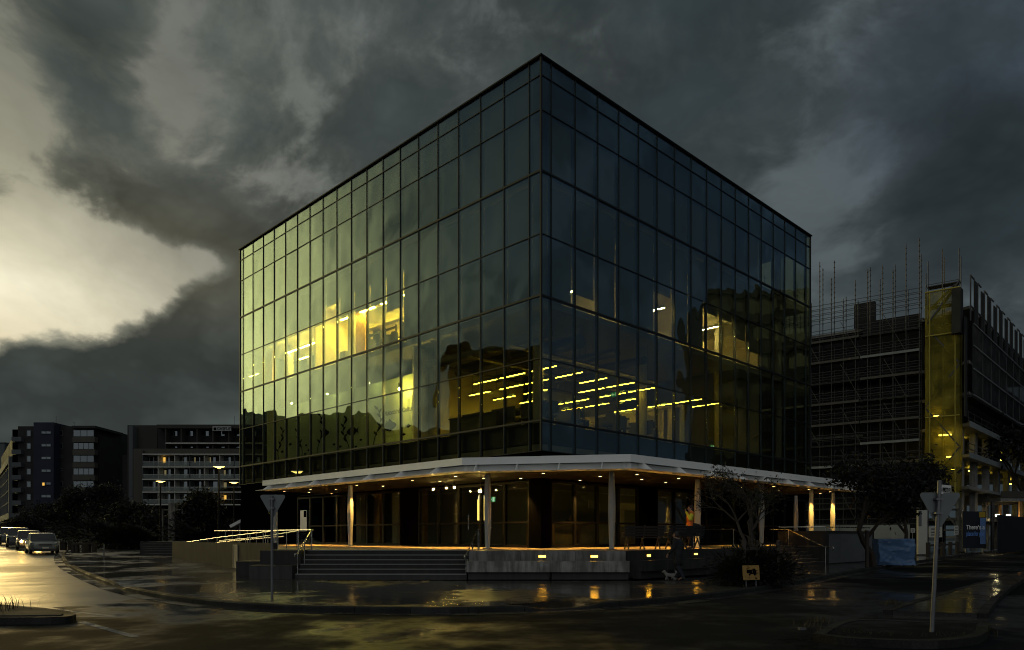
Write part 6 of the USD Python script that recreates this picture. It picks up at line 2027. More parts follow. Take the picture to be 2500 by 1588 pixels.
# ------------------------------------------------------------------ cars
def car(name, label, loc, rz, L, W, H, paint, lit=False, suv=False, group=None):
    """A passenger car, nose along +x: lofted body, glasshouse, wheels, lamps, grille, plate, mirrors."""
    t = thing(name, label, 'car', loc, rz, group=group)
    hb, hw = H * (0.60 if not suv else 0.60), W / 2

    def loft(secs):
        """secs: (x, list of (half width, z)) from the nose back; closed rings mirrored across the middle."""
        vs, fs = [], []
        n = len(secs[0][1]) * 2
        for x, prof in secs:
            ring = [(x, y, z) for y, z in prof] + [(x, -y, z) for y, z in reversed(prof)]
            vs += ring
        for i in range(len(secs) - 1):
            for j in range(n):
                k = (j + 1) % n
                fs += [(i * n + j, (i + 1) * n + j, (i + 1) * n + k), (i * n + j, (i + 1) * n + k, i * n + k)]
        for j in range(1, n - 1):
            fs.append((0, j, j + 1))
            o_ = (len(secs) - 1) * n
            fs.append((o_, o_ + j + 1, o_ + j))
        return np.array(vs, float), np.array(fs)

    x0, x1 = L / 2, -L / 2
    z0 = 0.20
    P_ = lambda w, top, mid=0.55, low=None: [(w * 0.80, z0), (w * 0.97, z0 + 0.12), (w, mid), (w * 0.97, top - 0.10), (w * 0.86, top - 0.015), (w * 0.45, top + 0.012)]
    hood = hb * (1.0 if not suv else 1.06)
    secs = [(x0 + 0.0, P_(hw * 0.70, hood - 0.28, 0.45)), (x0 - 0.10, P_(hw * 0.86, hood - 0.16)), (x0 - 0.45, P_(hw * 0.96, hood - 0.07)), (x0 - 1.15, P_(hw, hood + 0.03)), (x0 - 1.6, P_(hw, hood + 0.06)),
            (x1 + 1.2, P_(hw, hood + 0.08)), (x1 + 0.35, P_(hw * 0.97, hood + 0.06)), (x1 + 0.06, P_(hw * 0.88, hood - 0.02)), (x1, P_(hw * 0.80, hood - 0.2))]
    part(t, 'body', loft(secs), paint, smooth=35, world=False)
    zr = H
    R_ = lambda w, z, k=0.0: [(w, hood + 0.02), (w * 0.97, hood + 0.10), (w * (0.90 - k), z - 0.06), (w * (0.80 - k), z - 0.01), (w * 0.4, z + 0.01)]
    xs = [x0 - 1.12, x0 - 1.75, x0 - 2.15, x1 + (1.5 if not suv else 0.9), x1 + (0.75 if not suv else 0.35)]
    g_secs = [(xs[0], [(hw * 0.90, hood + 0.02), (hw * 0.89, hood + 0.025), (hw * 0.87, hood + 0.03), (hw * 0.8, hood + 0.035), (hw * 0.4, hood + 0.04)]), (xs[1], R_(hw * 0.93, zr - 0.06)), (xs[2], R_(hw * 0.93, zr)), (xs[3], R_(hw * 0.93, zr - 0.02)), (xs[4], R_(hw * 0.90, hood + (0.16 if not suv else 0.5)))]
    part(t, 'glasshouse', loft(g_secs), 'screen', smooth=30, world=False)
    roof = [(xs[1] - 0.05, [(hw * 0.76, zr - 0.055), (hw * 0.74, zr - 0.03), (hw * 0.4, zr - 0.025)]), (xs[2], [(hw * 0.80, zr - 0.03), (hw * 0.77, zr + 0.01), (hw * 0.4, zr + 0.026)]), (xs[3], [(hw * 0.80, zr - 0.04), (hw * 0.77, zr - 0.0), (hw * 0.4, zr + 0.010)]), (xs[3] - 0.2, [(hw * 0.72, zr - 0.10), (hw * 0.70, zr - 0.07), (hw * 0.4, zr - 0.06)])]
    part(t, 'roof', loft(roof), paint, smooth=30, world=False)
    for s in (1, -1):
        part(t, 'windscreen_pillar', beam((xs[0] - 0.02, s * hw * 0.87, hood + 0.03), (xs[1] - 0.03, s * hw * 0.80, zr - 0.06), 0.05, 0.06), paint, world=False)
        w_mesh = trimesh.creation.revolve(np.array([(0.20, -0.09), (0.30, -0.10), (0.33, -0.05), (0.33, 0.05), (0.30, 0.10), (0.20, 0.09)]), sections=20)
        for xx in (x0 - 0.92, x1 + 0.88):
            v, f = turned(w_mesh, rx=math.pi / 2, shift=(xx, s * (hw - 0.10), 0.33))
            n_ = part(t, 'wheel', (v, f), 'dark_plastic', smooth=35, world=False)
            hub = turned(trimesh.creation.cylinder(0.205, 0.16, sections=14), rx=math.pi / 2, shift=(xx, s * (hw - 0.095), 0.33))
            part(n_, 'rim', hub, 'galv', world=False)
        part(t, 'mirror', ball((xs[0] - 0.28, s * (hw + 0.08), hood + 0.10), 0.09, 2, (0.7, 1.0, 0.7)), paint, smooth=True, world=False)
        hl = m3.Manifold.batch_hull([m3.Manifold.sphere(0.07, 12).translate((x0 - 0.14, s * hw * 0.66, hood - 0.20)), m3.Manifold.sphere(0.05, 12).translate((x0 - 0.38, s * hw * 0.88, hood - 0.13)), m3.Manifold.sphere(0.05, 12).translate((x0 - 0.10, s * hw * 0.52, hood - 0.23))])
        part(t, 'headlight', hl, 'galv', smooth=True, world=False)
        if lit:
            part(t, 'headlight_bulb', ball((x0 + 0.0, s * hw * 0.60, hood - 0.22), 0.10, 2), 'headlight_lit', smooth=True, world=False)
    part(t, 'grille', bx(x0 - 0.14, x0 + 0.012, -hw * 0.42, hw * 0.42, hood - 0.33, hood - 0.20), 'dark_plastic', world=False)
    part(t, 'grille_bar', bx(x0 + 0.013, x0 + 0.022, -hw * 0.40, hw * 0.40, hood - 0.272, hood - 0.258), 'steel', world=False)
    part(t, 'bumper', [bx(x0 - 0.2, x0 + 0.06, -hw * 0.78, hw * 0.78, 0.22, 0.36)], 'dark_plastic', world=False)
    part(t, 'number_plate', bx(x0 + 0.061, x0 + 0.07, -0.19, 0.19, 0.38, 0.49), 'slab_white', world=False)
    return t


M['silver_paint'] = plain('silver_car_paint', (0.10, 0.105, 0.105), 0.3, metal=0.25, coat_weight=0.6)
M['black_paint'] = plain('black_car_paint', (0.02, 0.02, 0.022), 0.22, coat_weight=0.8)
M['grey_paint'] = plain('grey_car_paint', (0.07, 0.07, 0.075), 0.25, metal=0.4, coat_weight=0.8)
HEAD = math.atan2(-0.82, 0.57)
for name, lab, px, d, dims, paint, lit, suv, turn in (
        ('parked_car', 'silver sedan facing us, nearest of the four cars at the left kerb', 102, 52.5, (4.5, 1.78, 1.46), 'silver_paint', False, False, 0.06),
        ('oncoming_car', 'dark car with its glaring headlights on, just behind the silver sedan', 70.5, 60, (4.4, 1.8, 1.56), 'grey_paint', True, False, 0.0),
        ('dark_car', 'dark four-wheel drive third in the row of cars at the left', 45, 67, (4.6, 1.86, 1.76), 'black_paint', False, True, -0.02),
        ('dark_car', 'farthest dark car at the left edge of the row of cars', 24.5, 75, (4.6, 1.86, 1.74), 'black_paint', False, True, -0.02)):
    p = at(px, 1307, d)
    car(name, lab, (p[0], p[1], float(gz(p[0], p[1])) - 0.115), HEAD + turn, *dims, paint, lit, suv)


# ------------------------------------------------------------------ signs
def give_way(label, bx_, by_, top, tri_w, py_top, py_tip, lean, d, blade=None):
    base = at(bx_, by_, d)
    base[2] = 0.0
    tp = at(top[0], top[1], d)
    t = thing('give_way_sign', label, 'road sign', base)
    part(t, 'pole', tube([base + (0, 0, -0.02), tp], 0.031, 12), 'galv', smooth=40)
    part(t, 'pole_cap', ball(tp, 0.033, 2, (1, 1, 0.4)), 'galv', smooth=True)
    c = at((top[0] * 0.8 + bx_ * 0.2), (py_top + py_tip) / 2, d - 0.0)
    a, b, tip = at(tri_w[0], py_top, d + 0.055), at(tri_w[1], py_top, d + 0.055), at(tri_w[2], py_tip, d + 0.055)
    poly = Polygon([(a[0], a[2]), (b[0], b[2]), (tip[0], tip[2])]).buffer(-0.045).buffer(0.045)
    plate = turned(prism(poly, 0, 0.004), rx=math.pi / 2)
    plate = (plate[0] + (0, d + 0.052, 0), plate[1])
    n_ = part(t, 'plate', plate, 'sign_back')
    for f_ in (0.18, 0.55):
        z = a[2] + (tip[2] - a[2]) * f_
        cx_ = np.interp(z, [base[2], tp[2]], [base[0], tp[0]])
        part(t, 'clamp', bx(cx_ - 0.06, cx_ + 0.06, d - 0.045, d + 0.05, z - 0.014, z + 0.014), 'galv')
    return t, tp


t, tp = give_way('grey back of a give way sign with a yellow sticker, on the corner pavement', 664.5, 1463, (663.5, 1211), (632.5, 699.5, 666), 1208.5, 1268, 0, 17.1)
p = at(659.5, 1252, 17.1 + 0.046)
part(t, 'sticker', turned(prism(Point(p[0], p[2]).buffer(0.035), 0, 0.002), rx=math.pi / 2, shift=(0, 17.1 + 0.050, 0)), plain('yellow_sticker', (0.5, 0.45, 0.05), 0.5))
t, tp = give_way('grey back of a give way sign with a street name blade, on the right island', 2275, 1541, (2294, 1174.5), (2241, 2348.5, 2293), 1203, 1295, 0, 11.4)
a, b = at(2297.5, 1204, 11.4), at(2341, 1204, 11.4)
hgt = 0.128
zb = at(2297, 1203.5, 11.4)[2]
exb = np.array([0.80, 0.60, 0.0])
fb = frame_of(np.array([a[0], 11.4, zb]), exb, np.array([0, 0, 1.0]), np.cross(exb, [0, 0, 1.0]))
Lb = 0.36
bl = part(t, 'name_blade', fb(bx(0, Lb, -0.02, hgt, -0.012, 0.0)), 'white_paint')
lt = meshkit.text_mesh('WORTH PL', 0.066, 0.003, True)
lw = lt.bounds[1][0]
v = np.array(lt.vertices)
v[:, 0] *= (Lb - 0.075) / lw
part(bl, 'lettering', fb((v + np.array([0.062, 0.018, 0.001]), np.array(lt.faces))), 'black_clad')
part(bl, 'emblem', fb(prism([(0.018, 0.02), (0.05, 0.02), (0.05, 0.05), (0.034, 0.085), (0.018, 0.05)], 0.001, 0.004)), 'sign_back')

# yellow truck sign in the shrub
ys_ = thing('truck_sign', 'yellow roadworks sign with a black truck symbol low in the kerb shrub', 'road sign', (at(1835, 1430, 21.3)[0], 21.3, 0))
a, b = at(1814, 1417, 21.3), at(1855, 1381, 21.3)
fy = frame_of((a[0], 21.3, a[2]), (1, 0, 0.02), (-0.02, 0.14, 0.99), (0, -0.99, 0.14))
Wd, Hd = b[0] - a[0], b[2] - a[2]
part(ys_, 'board', fy(prism(sbox(0, 0, Wd, Hd).buffer(-0.02).buffer(0.02), 0, 0.012)), plain('orange_yellow_sign', (0.22, 0.12, 0.010), 0.4))
part(ys_, 'truck_symbol', [fy(bx(0.20, 0.40, 0.17, 0.20, 0.013, 0.016)), fy(prism([(0.29, 0.20), (0.40, 0.20), (0.40, 0.27), (0.36, 0.33), (0.29, 0.33)], 0.0135, 0.0165)), fy(bx(0.12, 0.275, 0.20, 0.30, 0.0132, 0.0162)), fy(prism(Point(0.2, 0.155).buffer(0.028), 0.013, 0.0168)), fy(prism(Point(0.35, 0.155).buffer(0.028), 0.013, 0.0168))], 'black_clad')
part(ys_, 'leg', [tube([(a[0] + .1, 21.33, 0), (a[0] + .1, 21.36, a[2] + .3)], 0.012, 5), tube([(a[0] + Wd - .1, 21.33, 0), (a[0] + Wd - .1, 21.36, a[2] + .3)], 0.012, 5)], 'galv')

# blue wrapped barrier
bw = thing('wrapped_barrier', 'crumpled blue plastic sheet wrapped round a barrier at the right kerb', 'barrier', (at(2187, 1380, 35.8)[0], 35.8, 0))
a, b = at(2142, 1382, 35.9), at(2231, 1316, 35.9)
nx, nz = 40, 26
xs_, zs_ = np.linspace(a[0], b[0], nx), np.linspace(0.03, b[2], nz)
X, Z = np.meshgrid(xs_, zs_)
Nn = meshkit.fbm(np.stack([X * 1.6 + Z * 0.8, Z * 2.6, X * 0], -1), 4, 9)
ridge = np.abs(np.sin((X - a[0]) * 2.2 + Z * 3.0 + Nn * 6)) * 0.10
Y = 35.8 - 0.10 + (Nn - 0.5) * 0.35 + ridge
front = np.stack([X, Y, Z + (Nn - .5) * .05], -1).reshape(-1, 3)
back_s = front + np.array([0, 0.55, 0.0])
V = np.vstack([front, back_s])
idx = np.arange(nx * nz).reshape(nz, nx)
q = lambda I: np.vstack([np.stack([I[:-1, :-1], I[:-1, 1:], I[1:, 1:]], -1).reshape(-1, 3), np.stack([I[:-1, :-1], I[1:, 1:], I[1:, :-1]], -1).reshape(-1, 3)])
F_ = [q(idx), q(idx + nx * nz)[:, ::-1]]
for line in (idx[-1], idx[:, 0], idx[:, -1]):
    for i in range(len(line) - 1):
        F_.append(np.array([[line[i], line[i + 1], line[i + 1] + nx * nz], [line[i], line[i + 1] + nx * nz, line[i] + nx * nz]]))
part(bw, 'sheet', (V, np.vstack(F_)), plain('blue_plastic_sheet', (0.10, 0.19, 0.36), 0.28, vary=0.15, scale=3), smooth=50)
part(bw, 'frame_foot', [bx(a[0] + .1, a[0] + .2, 35.5, 36.5, 0, 0.05), bx(b[0] - .2, b[0] - .1, 35.5, 36.5, 0, 0.05)], 'galv')

# left plaza: timber barriers, a thin post, gateway pillar, broad steps, sloping awning beam
for k, (x0_, x1_, d, lab) in enumerate(((178, 207, 50, 'low dark timber barrier left of the thin post, nearer the road'), (207.5, 232, 51, 'low dark timber barrier left of the thin post, nearer the plaza'), (150, 172, 56, 'low dark timber barrier just behind the silver sedan'))):
    a, b = G(at(x0_, 1353, d)), G(at(x1_, 1353, d))
    t = thing('timber_barrier', lab, 'barrier', a)
    part(t, 'top_rail', beam(a + (0, 0, 0.62), b + (0, 0, 0.62), 0.35, 0.10), 'bark')
    for f_ in (0.06, 0.36, 0.94):
        c = a * (1 - f_) + b * f_
        part(t, 'post', bx(c[0] - .09, c[0] + .09, c[1] - .14, c[1] + .14, c[2], c[2] + 0.57), 'bark')
p = on_pave(254, 1368)
single('thin_post', tube([(p[0], p[1], gz(*p)), (p[0], p[1], gz(*p) + 0.78)], 0.035, 8), 'galv', 'short thin grey post standing alone on the left pavement', 'bollard')
gw = thing('gateway', 'grey concrete gateway pillar with a thin portal frame before the hotel', 'gateway', G(at(418, 1322, 60)))
g0 = float(gz(*at(418, 1322, 60)[:2]))
m_ = px_box(410.5, 426, 1229, 1322, 60, 0.6, g0)
part(gw, 'pillar', m_, 'concrete')
part(gw, 'portal', [px_box(395, 398, 1246, 1322, 60.2, 0.12, g0), px_box(443, 446, 1246, 1322, 60.2, 0.12, g0), px_box(395, 410.2, 1244, 1246, 60.2, 0.12), px_box(426.3, 446, 1244, 1246, 60.2, 0.12)], 'concrete')
part(gw, 'screen_panel', px_box(427, 442.5, 1258, 1320, 60.4, 0.08, g0), 'sign_back')
ps = thing('plaza_steps', None, None, G(at(400, 1345, 50)), kind='structure')
for k in range(6):
    y = 46.0 + 0.8 * k
    a, b = at(352 - 2 * k, 1307, y), at(452 - 4 * k, 1307, y)
    gg = float(gz(a[0], y))
    part(ps, 'step', bx(a[0], b[0], y, y + (0.82 if k < 5 else 8.0), -0.1, gg + 0.13 * (k + 1)), 'concrete_dark')
    part(ps, 'nosing', bx(a[0] + .02, b[0] - .02, y + .03, y + .09, gg + 0.13 * (k + 1) - .001, gg + 0.13 * (k + 1) + .006), 'galv')
aw = thing('sloping_beam', 'pale sloping stair beam at the far left corner of the glass building', 'stair beam', at(563, 1286, 56) * (1, 1, 0))
part(aw, 'beam', beam(at(563, 1286, 56), at(607, 1263, 56), 0.3, 0.22), 'white_paint')
part(aw, 'post', tube([at(585, 1275, 56), at(585, 1275, 56) * (1, 1, 0) + (0, 0, g0 * .9)], 0.05, 6), 'galv')
part(aw, 'foot', bx(*(at(585, 1275, 56)[0] + np.array([-.12, .12])), 55.9, 56.1, g0 * .8, g0 * .9 + .02), 'galv')

# ------------------------------------------------------------------ the building site on the right
M['netting'] = plain('dark_scaffold_netting', (0.012, 0.013, 0.015), 0.9, vary=0.2)
M['site_steel'] = plain('dull_scaffold_tube', (0.07, 0.07, 0.07), 0.5, metal=0.4, vary=0.2)
M['plank'] = plain('grey_scaffold_plank', (0.065, 0.062, 0.058), 0.8, vary=0.3, scale=1.2)
M['toe_board'] = plain('pale_toe_board', (0.20, 0.22, 0.23), 0.6, vary=0.3, scale=0.8)
M['hoarding_blue'] = plain('blue_hoarding', (0.05, 0.11, 0.28), 0.5)
M['hoarding_black'] = plain('black_hoarding', (0.008, 0.010, 0.016), 0.5)


def mesh_material(name, color, cell, open_):
    """Woven site mesh: fine square holes, see-through."""
    g = NG()
    pos = g.n('geometry', 'position')
    a = g.n('noise_texture', 'fac', vector=pos, scale=0.8, detail=4.0)
    col = g.mix(g.remap(a, 0.3, 0.7), tuple(c * 0.6 for c in color), tuple(c * 1.25 for c in color))
    d = g.n('diffuse_bsdf', 'BSDF', color=col)
    tl = g.n('translucent_bsdf', 'BSDF', color=col)
    m_ = g.n('mix_closure', 'closure', fac=0.45, closure1=d, closure2=tl)
    t = g.n('transparent_bsdf', 'BSDF', color=(1, 1, 1))
    return g.build('/World/Looks/' + name, surface=g.n('mix_closure', 'closure', fac=open_, closure1=m_, closure2=t))


M['yellow_mesh'] = mesh_material('yellow_site_mesh', (0.36, 0.31, 0.055), 0.1, 0.27)
M['grey_mesh'] = mesh_material('grey_frame_mesh', (0.10, 0.11, 0.12), 0.1, 0.45)

K = np.array([38.6, 68.0])
dF = np.array([-0.80, 0.60])                     # along the scaffolded front, away to the left
dS = np.array([0.684, 0.730])                    # along the side street front, away to the right
nF = np.array([-0.60, -0.80])                    # out of the scaffolded front
nS_ = np.array([0.73, -0.684])                   # out of the side front


def SF(s, o=0.0, z=0.0):
    p = K + dF * s + nF * o
    return np.array([p[0], p[1], z])


KS = np.array([40.75, 64.95])                      # where the side street front starts


def SS(s, o=0.0, z=0.0):
    p = KS + dS * s + nS_ * o
    return np.array([p[0], p[1], z])


def slab_f(F, s0, s1, o0, o1, z0, z1):
    return prism([F(s0, o0)[:2], F(s1, o0)[:2], F(s1, o1)[:2], F(s0, o1)[:2]], z0, z1)


shell = thing('concrete_shell', 'unfinished concrete building with open slab floors and a screened top, on the far right', 'building', (K[0], K[1], 0))
for k, z in enumerate((3.1, 5.9, 8.8, 11.6, 14.4, 17.2, 22.1)):
    poly = Polygon([SF(0, -1.6)[:2], SF(30, -1.6)[:2], (K + dF * 30 + dS * 40), SS(46, -0.2)[:2], SS(0.6, -0.2)[:2]])
    part(shell, 'floor_slab', prism(poly, z - 0.26, z), 'concrete_raw')
for k in range(7):
    s = 1.2 + 5.6 * k
    for z0, z1 in ((0, 2.84), (3.1, 5.64), (5.9, 8.54), (8.8, 11.34)):
        part(shell, 'column', slab_f(SS, s, s + 1.0, -1.4, -0.9, z0, z1), 'concrete_raw')
        if k % 2 == 0:
            part(shell, 'inner_column', slab_f(SS, s + 2, s + 2.7, -8.4, -7.7, z0, z1), 'concrete_raw')
for z0, z1 in ((0, 2.84), (3.1, 5.64), (5.9, 8.54), (8.8, 11.34), (11.6, 14.14), (14.4, 16.94), (17.2, 21.84)):
    part(shell, 'core_wall', prism([K + dF * 8 + dS * 6, K + dF * 24 + dS * 6, K + dF * 24 + dS * 28, K + dF * 8 + dS * 28], z0, z1), 'concrete_dark')
    part(shell, 'front_infill', slab_f(SF, 0.2, 29.5, -2.2, -2.0, z0, z1), 'netting')
for z in (8.8, 11.6):                                     # edge rails of the open floors
    for zz in (0.5, 1.0):
        part(shell, 'edge_rail', tube([SS(0.7, -0.3, z + zz), SS(45, -0.3, z + zz)], 0.03, 5), 'site_steel')
    for k in range(16):
        part(shell, 'edge_post', tube([SS(0.7 + 2.7 * k, -0.3, z), SS(0.7 + 2.7 * k, -0.3, z + 1.1)], 0.025, 5), 'site_steel')
    part(shell, 'edge_board', slab_f(SS, 0.6, 45, -0.18, -0.12, z - 0.35, z + 0.16), 'toe_board')
for k, (s, z) in enumerate(((4.5, 11.15), (9.8, 11.1), (13, 8.2), (24.0, 11.1), (30.0, 10.6), (22.0, 7.9), (33.0, 5.3), (28, 5.0), (36, 8.0))):
    p = SS(s, -2.6, z)
    part(shell, 'work_lamp', beam(p - np.array([*dS, 0]) * 0.32, p + np.array([*dS, 0]) * 0.32, 0.12, 0.08), 'lamp_strip' if k < 4 else 'lamp_strip')
# grey screened storeys and tall parapet frames
for k in range(11):
    s0, s1 = 0.9 + 3.9 * k, 0.9 + 3.9 * k + 3.8
    for z0, z1 in ((14.2, 16.4), (16.45, 18.5), (18.55, 20.4)):
        part(shell, 'screen_panel', slab_f(SS, s0, s1, 0.0, 0.06, z0, z1), 'grey_mesh')
    part(shell, 'screen_post', slab_f(SS, s1 + 0.01, s1 + 0.09, 0.0, 0.12, 14.0, 20.6), 'site_steel')
for z in (14.1, 16.43, 18.52, 20.45):
    part(shell, 'screen_rail', slab_f(SS, 0.8, 44, 0.09, 0.16, z - 0.05, z + 0.05), 'toe_board')
part(shell, 'soffit_shade', slab_f(SS, 0.8, 44, -1.0, -0.02, 13.9, 14.1), 'netting')
for k in range(15):
    s0 = 0.1 + 2.9 * k
    part(shell, 'parapet_panel', slab_f(SS, s0 + 1.55, s0 + 2.85, -0.05, 0.03, 20.6, 24.6 - 0.3 * (k % 2)), 'netting')
    part(shell, 'parapet_frame', [slab_f(SS, s0, s0 + 0.1, -0.05, 0.05, 20.6, 24.7), slab_f(SS, s0 + .1, s0 + 1.5, -0.05, 0.05, 24.6, 24.7), slab_f(SS, s0 + .1, s0 + 1.5, -0.05, 0.05, 21.9, 22.0)], 'site_steel')
part(shell, 'screen_end', [slab_f(SS, -0.9, -0.1, -0.3, -0.2, 12.0, 20.8), slab_f(SS, -1.2, -0.2, -1.2, -0.5, 19.4, 23.4)], 'netting')

sc = thing('scaffolding', 'tall dark scaffolding with projecting tubes on the front of the site', 'scaffolding', (K[0], K[1], 0))
LF = 31.0
lifts = [2.0 + 2.07 * k for k in range(11)]
n_st = 29
for k in range(n_st):
    s = 0.4 + (LF - 0.6) * k / (n_st - 1)
    for o_ in (0.25, 1.45):
        top_z = 24.6 + rng.choice((0.0, 0.8, 1.6, 2.6, 3.6, 4.2)) + rng.uniform(-0.3, 0.4) - s * 0.045
        zs_, rs_ = [0.0], [0.036]
        for z in np.arange(22.6, top_z, 0.5):
            zs_ += [z - 0.05, z - 0.04, z + 0.04, z + 0.05]
            rs_ += [0.036, 0.075, 0.075, 0.036]
        part(sc, 'standard', tube([SF(s, o_, z) for z in zs_ + [top_z + 0.1]], rs_ + [0.036], 6), 'site_steel')
for k, z in enumerate(lifts):
    for o_ in (0.25, 1.45):
        for dz in ((0.0, 0.55, 1.05) if k < 10 else (0.0, 0.5, 1.0, 1.5)):
            part(sc, 'ledger', tube([SF(0.3, o_ + .05, z + dz), SF(LF, o_ + .05, z + dz)], 0.028, 5), 'site_steel')
    if k < 10:
        for j in range(6):
            part(sc, 'deck', slab_f(SF, 0.4 + 5.1 * j, 0.4 + 5.1 * j + 5.0, 0.32, 1.38, z - 0.10, z - 0.04), 'plank')
        for j in range(6):
            if (j * 7 + k * 5) % 3:
                part(sc, 'toe_board', slab_f(SF, 0.4 + 5.1 * j, 0.4 + 5.1 * j + 5.0, 1.49, 1.53, z - 0.12, z + 0.10), 'plank' if (j + k) % 4 else 'toe_board')
for k in range(8):
    s = 1.5 + 3.8 * k
    for j in range(0, 10, 2):
        part(sc, 'brace', tube([SF(s, 1.5, lifts[j]), SF(s + 1.85, 1.5, lifts[j] + 3.7)], 0.024, 5), 'site_steel')
for k, z in enumerate(lifts[:10]):
    for j in range(6):
        if (3 * k + 2 * j) % 5 < 4:
            part(sc, 'netting_sheet', slab_f(SF, 0.5 + 5.1 * j, 0.5 + 5.1 * j + 4.95, 0.02, 0.04, z + 0.05, z + 1.62), 'netting')
for s, w, h in ((4.6, 1.9, 2.1), (13.6, 1.7, 2.0), (17.5, 1.6, 2.1), (21.5, 1.6, 1.9), (25.0, 1.3, 2.2)):
    part(sc, 'column_form', slab_f(SF, s, s + w, -1.8, -1.2, 22.12, 22.4 + h), 'netting')
part(sc, 'ladder', [beam(SF(-0.2, 0.9, 22.0), SF(-2.4, 0.9, 24.1), 0.5, 0.1), beam(SF(0.2, 0.9, 21.5), SF(-2.6, 0.9, 19.4), 0.5, 0.1)], 'site_steel')

ht = thing('hoist_tower', 'hoist tower wrapped in translucent yellow mesh at the corner of the site', 'hoist tower', (K[0], K[1], 0))
W0, W1 = -0.15, -2.75
for s in (W0, (W0 + W1) / 2, W1):
    for o_ in (0.1, 1.5):
        tz = 24.0 + rng.uniform(1.2, 3.6)
        part(ht, 'standard', tube([SF(s, o_, 0), SF(s, o_, tz)], 0.04, 6), 'site_steel')
for z in np.arange(2.0, 25.0, 1.86):
    part(ht, 'ring_ledger', [tube([SF(W0, 1.5, z), SF(W1, 1.5, z)], 0.03, 5), tube([SF(W0, 0.1, z), SF(W1, 0.1, z)], 0.03, 5), tube([SF(W0, 0.1, z), SF(W0, 1.5, z)], 0.03, 5), tube([SF(W1, 0.1, z), SF(W1, 1.5, z)], 0.03, 5)], 'site_steel')
    part(ht, 'landing', slab_f(SF, W1 + 0.1, W0 - 0.1, 0.2, 1.2, z - 0.12, z - 0.05), 'plank')
for k, z in enumerate(np.arange(2.0, 23.0, 3.72)):
    a, b = (W0, W1) if k % 2 else (W1, W0)
    part(ht, 'stair_flight', beam(SF(a, 1.3, z), SF(b, 1.3, z + 3.6), 0.6, 0.12), 'site_steel')


def mesh_sheet(F, s0, s1, o_, z0, z1, axis, seed):
    n, m_ = 8, 24
    V = []
    for j in range(m_ + 1):
        for i in range(n + 1):
            s = s0 + (s1 - s0) * i / n
            z = z0 + (z1 - z0) * j / m_
            w = (meshkit.fbm(np.array([[s * 1.1, z * 0.5, seed]]), 3)[0] - 0.5) * 0.28 * math.sin(math.pi * (i % 4) / 4 + 0.3)
            V.append(F(s, o_ + w, z) if axis == 's' else F(o_ + w, s, z))
    V = np.array(V)
    I = np.arange((n + 1) * (m_ + 1)).reshape(m_ + 1, n + 1)
    f = np.vstack([np.stack([I[:-1, :-1], I[:-1, 1:], I[1:, 1:]], -1).reshape(-1, 3), np.stack([I[:-1, :-1], I[1:, 1:], I[1:, :-1]], -1).reshape(-1, 3)])
    return V, f


for k, (z0, z1) in enumerate(((4.8, 12.2), (12.3, 19.6), (19.7, 23.6))):
    part(ht, 'mesh_sheet', mesh_sheet(SF, W1 - .05, W0 + .05, 1.6, z0, z1, 's', k), 'yellow_mesh')
    part(ht, 'mesh_sheet', mesh_sheet(SF, 0.05, 1.6, W1 - .08, z0, z1, 'o', k + 5), 'yellow_mesh')
    part(ht, 'mesh_sheet', mesh_sheet(SF, 0.05, 1.6, W0 + .08, z0, z1, 'o', k + 9), 'yellow_mesh')
    part(ht, 'mesh_hem', [tube([SF(W1 - .05, 1.66, z1), SF(W0 + .05, 1.66, z1)], 0.07, 6), tube([SF(W0 - .3, 1.67, z0), SF(W0 - .3, 1.67, z1)], 0.05, 6), tube([SF(W1 + .3, 1.67, z0), SF(W1 + .3, 1.67, z1)], 0.05, 6)], plain('yellow_hem_%d' % k, (0.34, 0.29, 0.05), 0.8))
for s, z, w in ((-1.6, 10.6, 0.5), (-1.9, 8.6, 0.22), (-0.9, 12.4, 0.2), (-2.2, 7.5, 0.15)):
    p = SF(s, 0.9, z)
    part(ht, 'work_lamp', beam(p - np.array([*dF, 0]) * w, p + np.array([*dF, 0]) * w, 0.1, 0.1), 'lamp_strip')

# hoardings round its foot
h0 = thing('site_hoarding', 'pale and blue hoarding panels along the foot of the scaffolding', 'hoarding', SF(15, 2.6))
for k in range(10):
    part(h0, 'panel', slab_f(SF, 1.0 + 3.0 * k, 1.0 + 3.0 * k + 2.96, 2.6, 2.66, 0.0, 2.45), 'hoarding_blue' if k in (3, 6) else 'toe_board')
h1 = thing('black_hoarding', 'black hoarding with a white and blue slogan along the right street', 'hoarding', SS(8, 2.6))
for k in range(7):
    part(h1, 'panel', slab_f(SS, -3.5 + 3.0 * k, -3.5 + 3.0 * k + 2.97, 2.6, 2.66, 0.0, 3.2), 'hoarding_black')


def slogan(text, hgt, x0, y0, mat, d):
    # on a panel facing the street corner
    o_ = at(x0, y0, d)
    m_ = lettering(text, hgt, o_, np.array([0.88, 0.475, 0]), np.array([0, 0, 1.0]), 0.02, True)
    return m_, mat


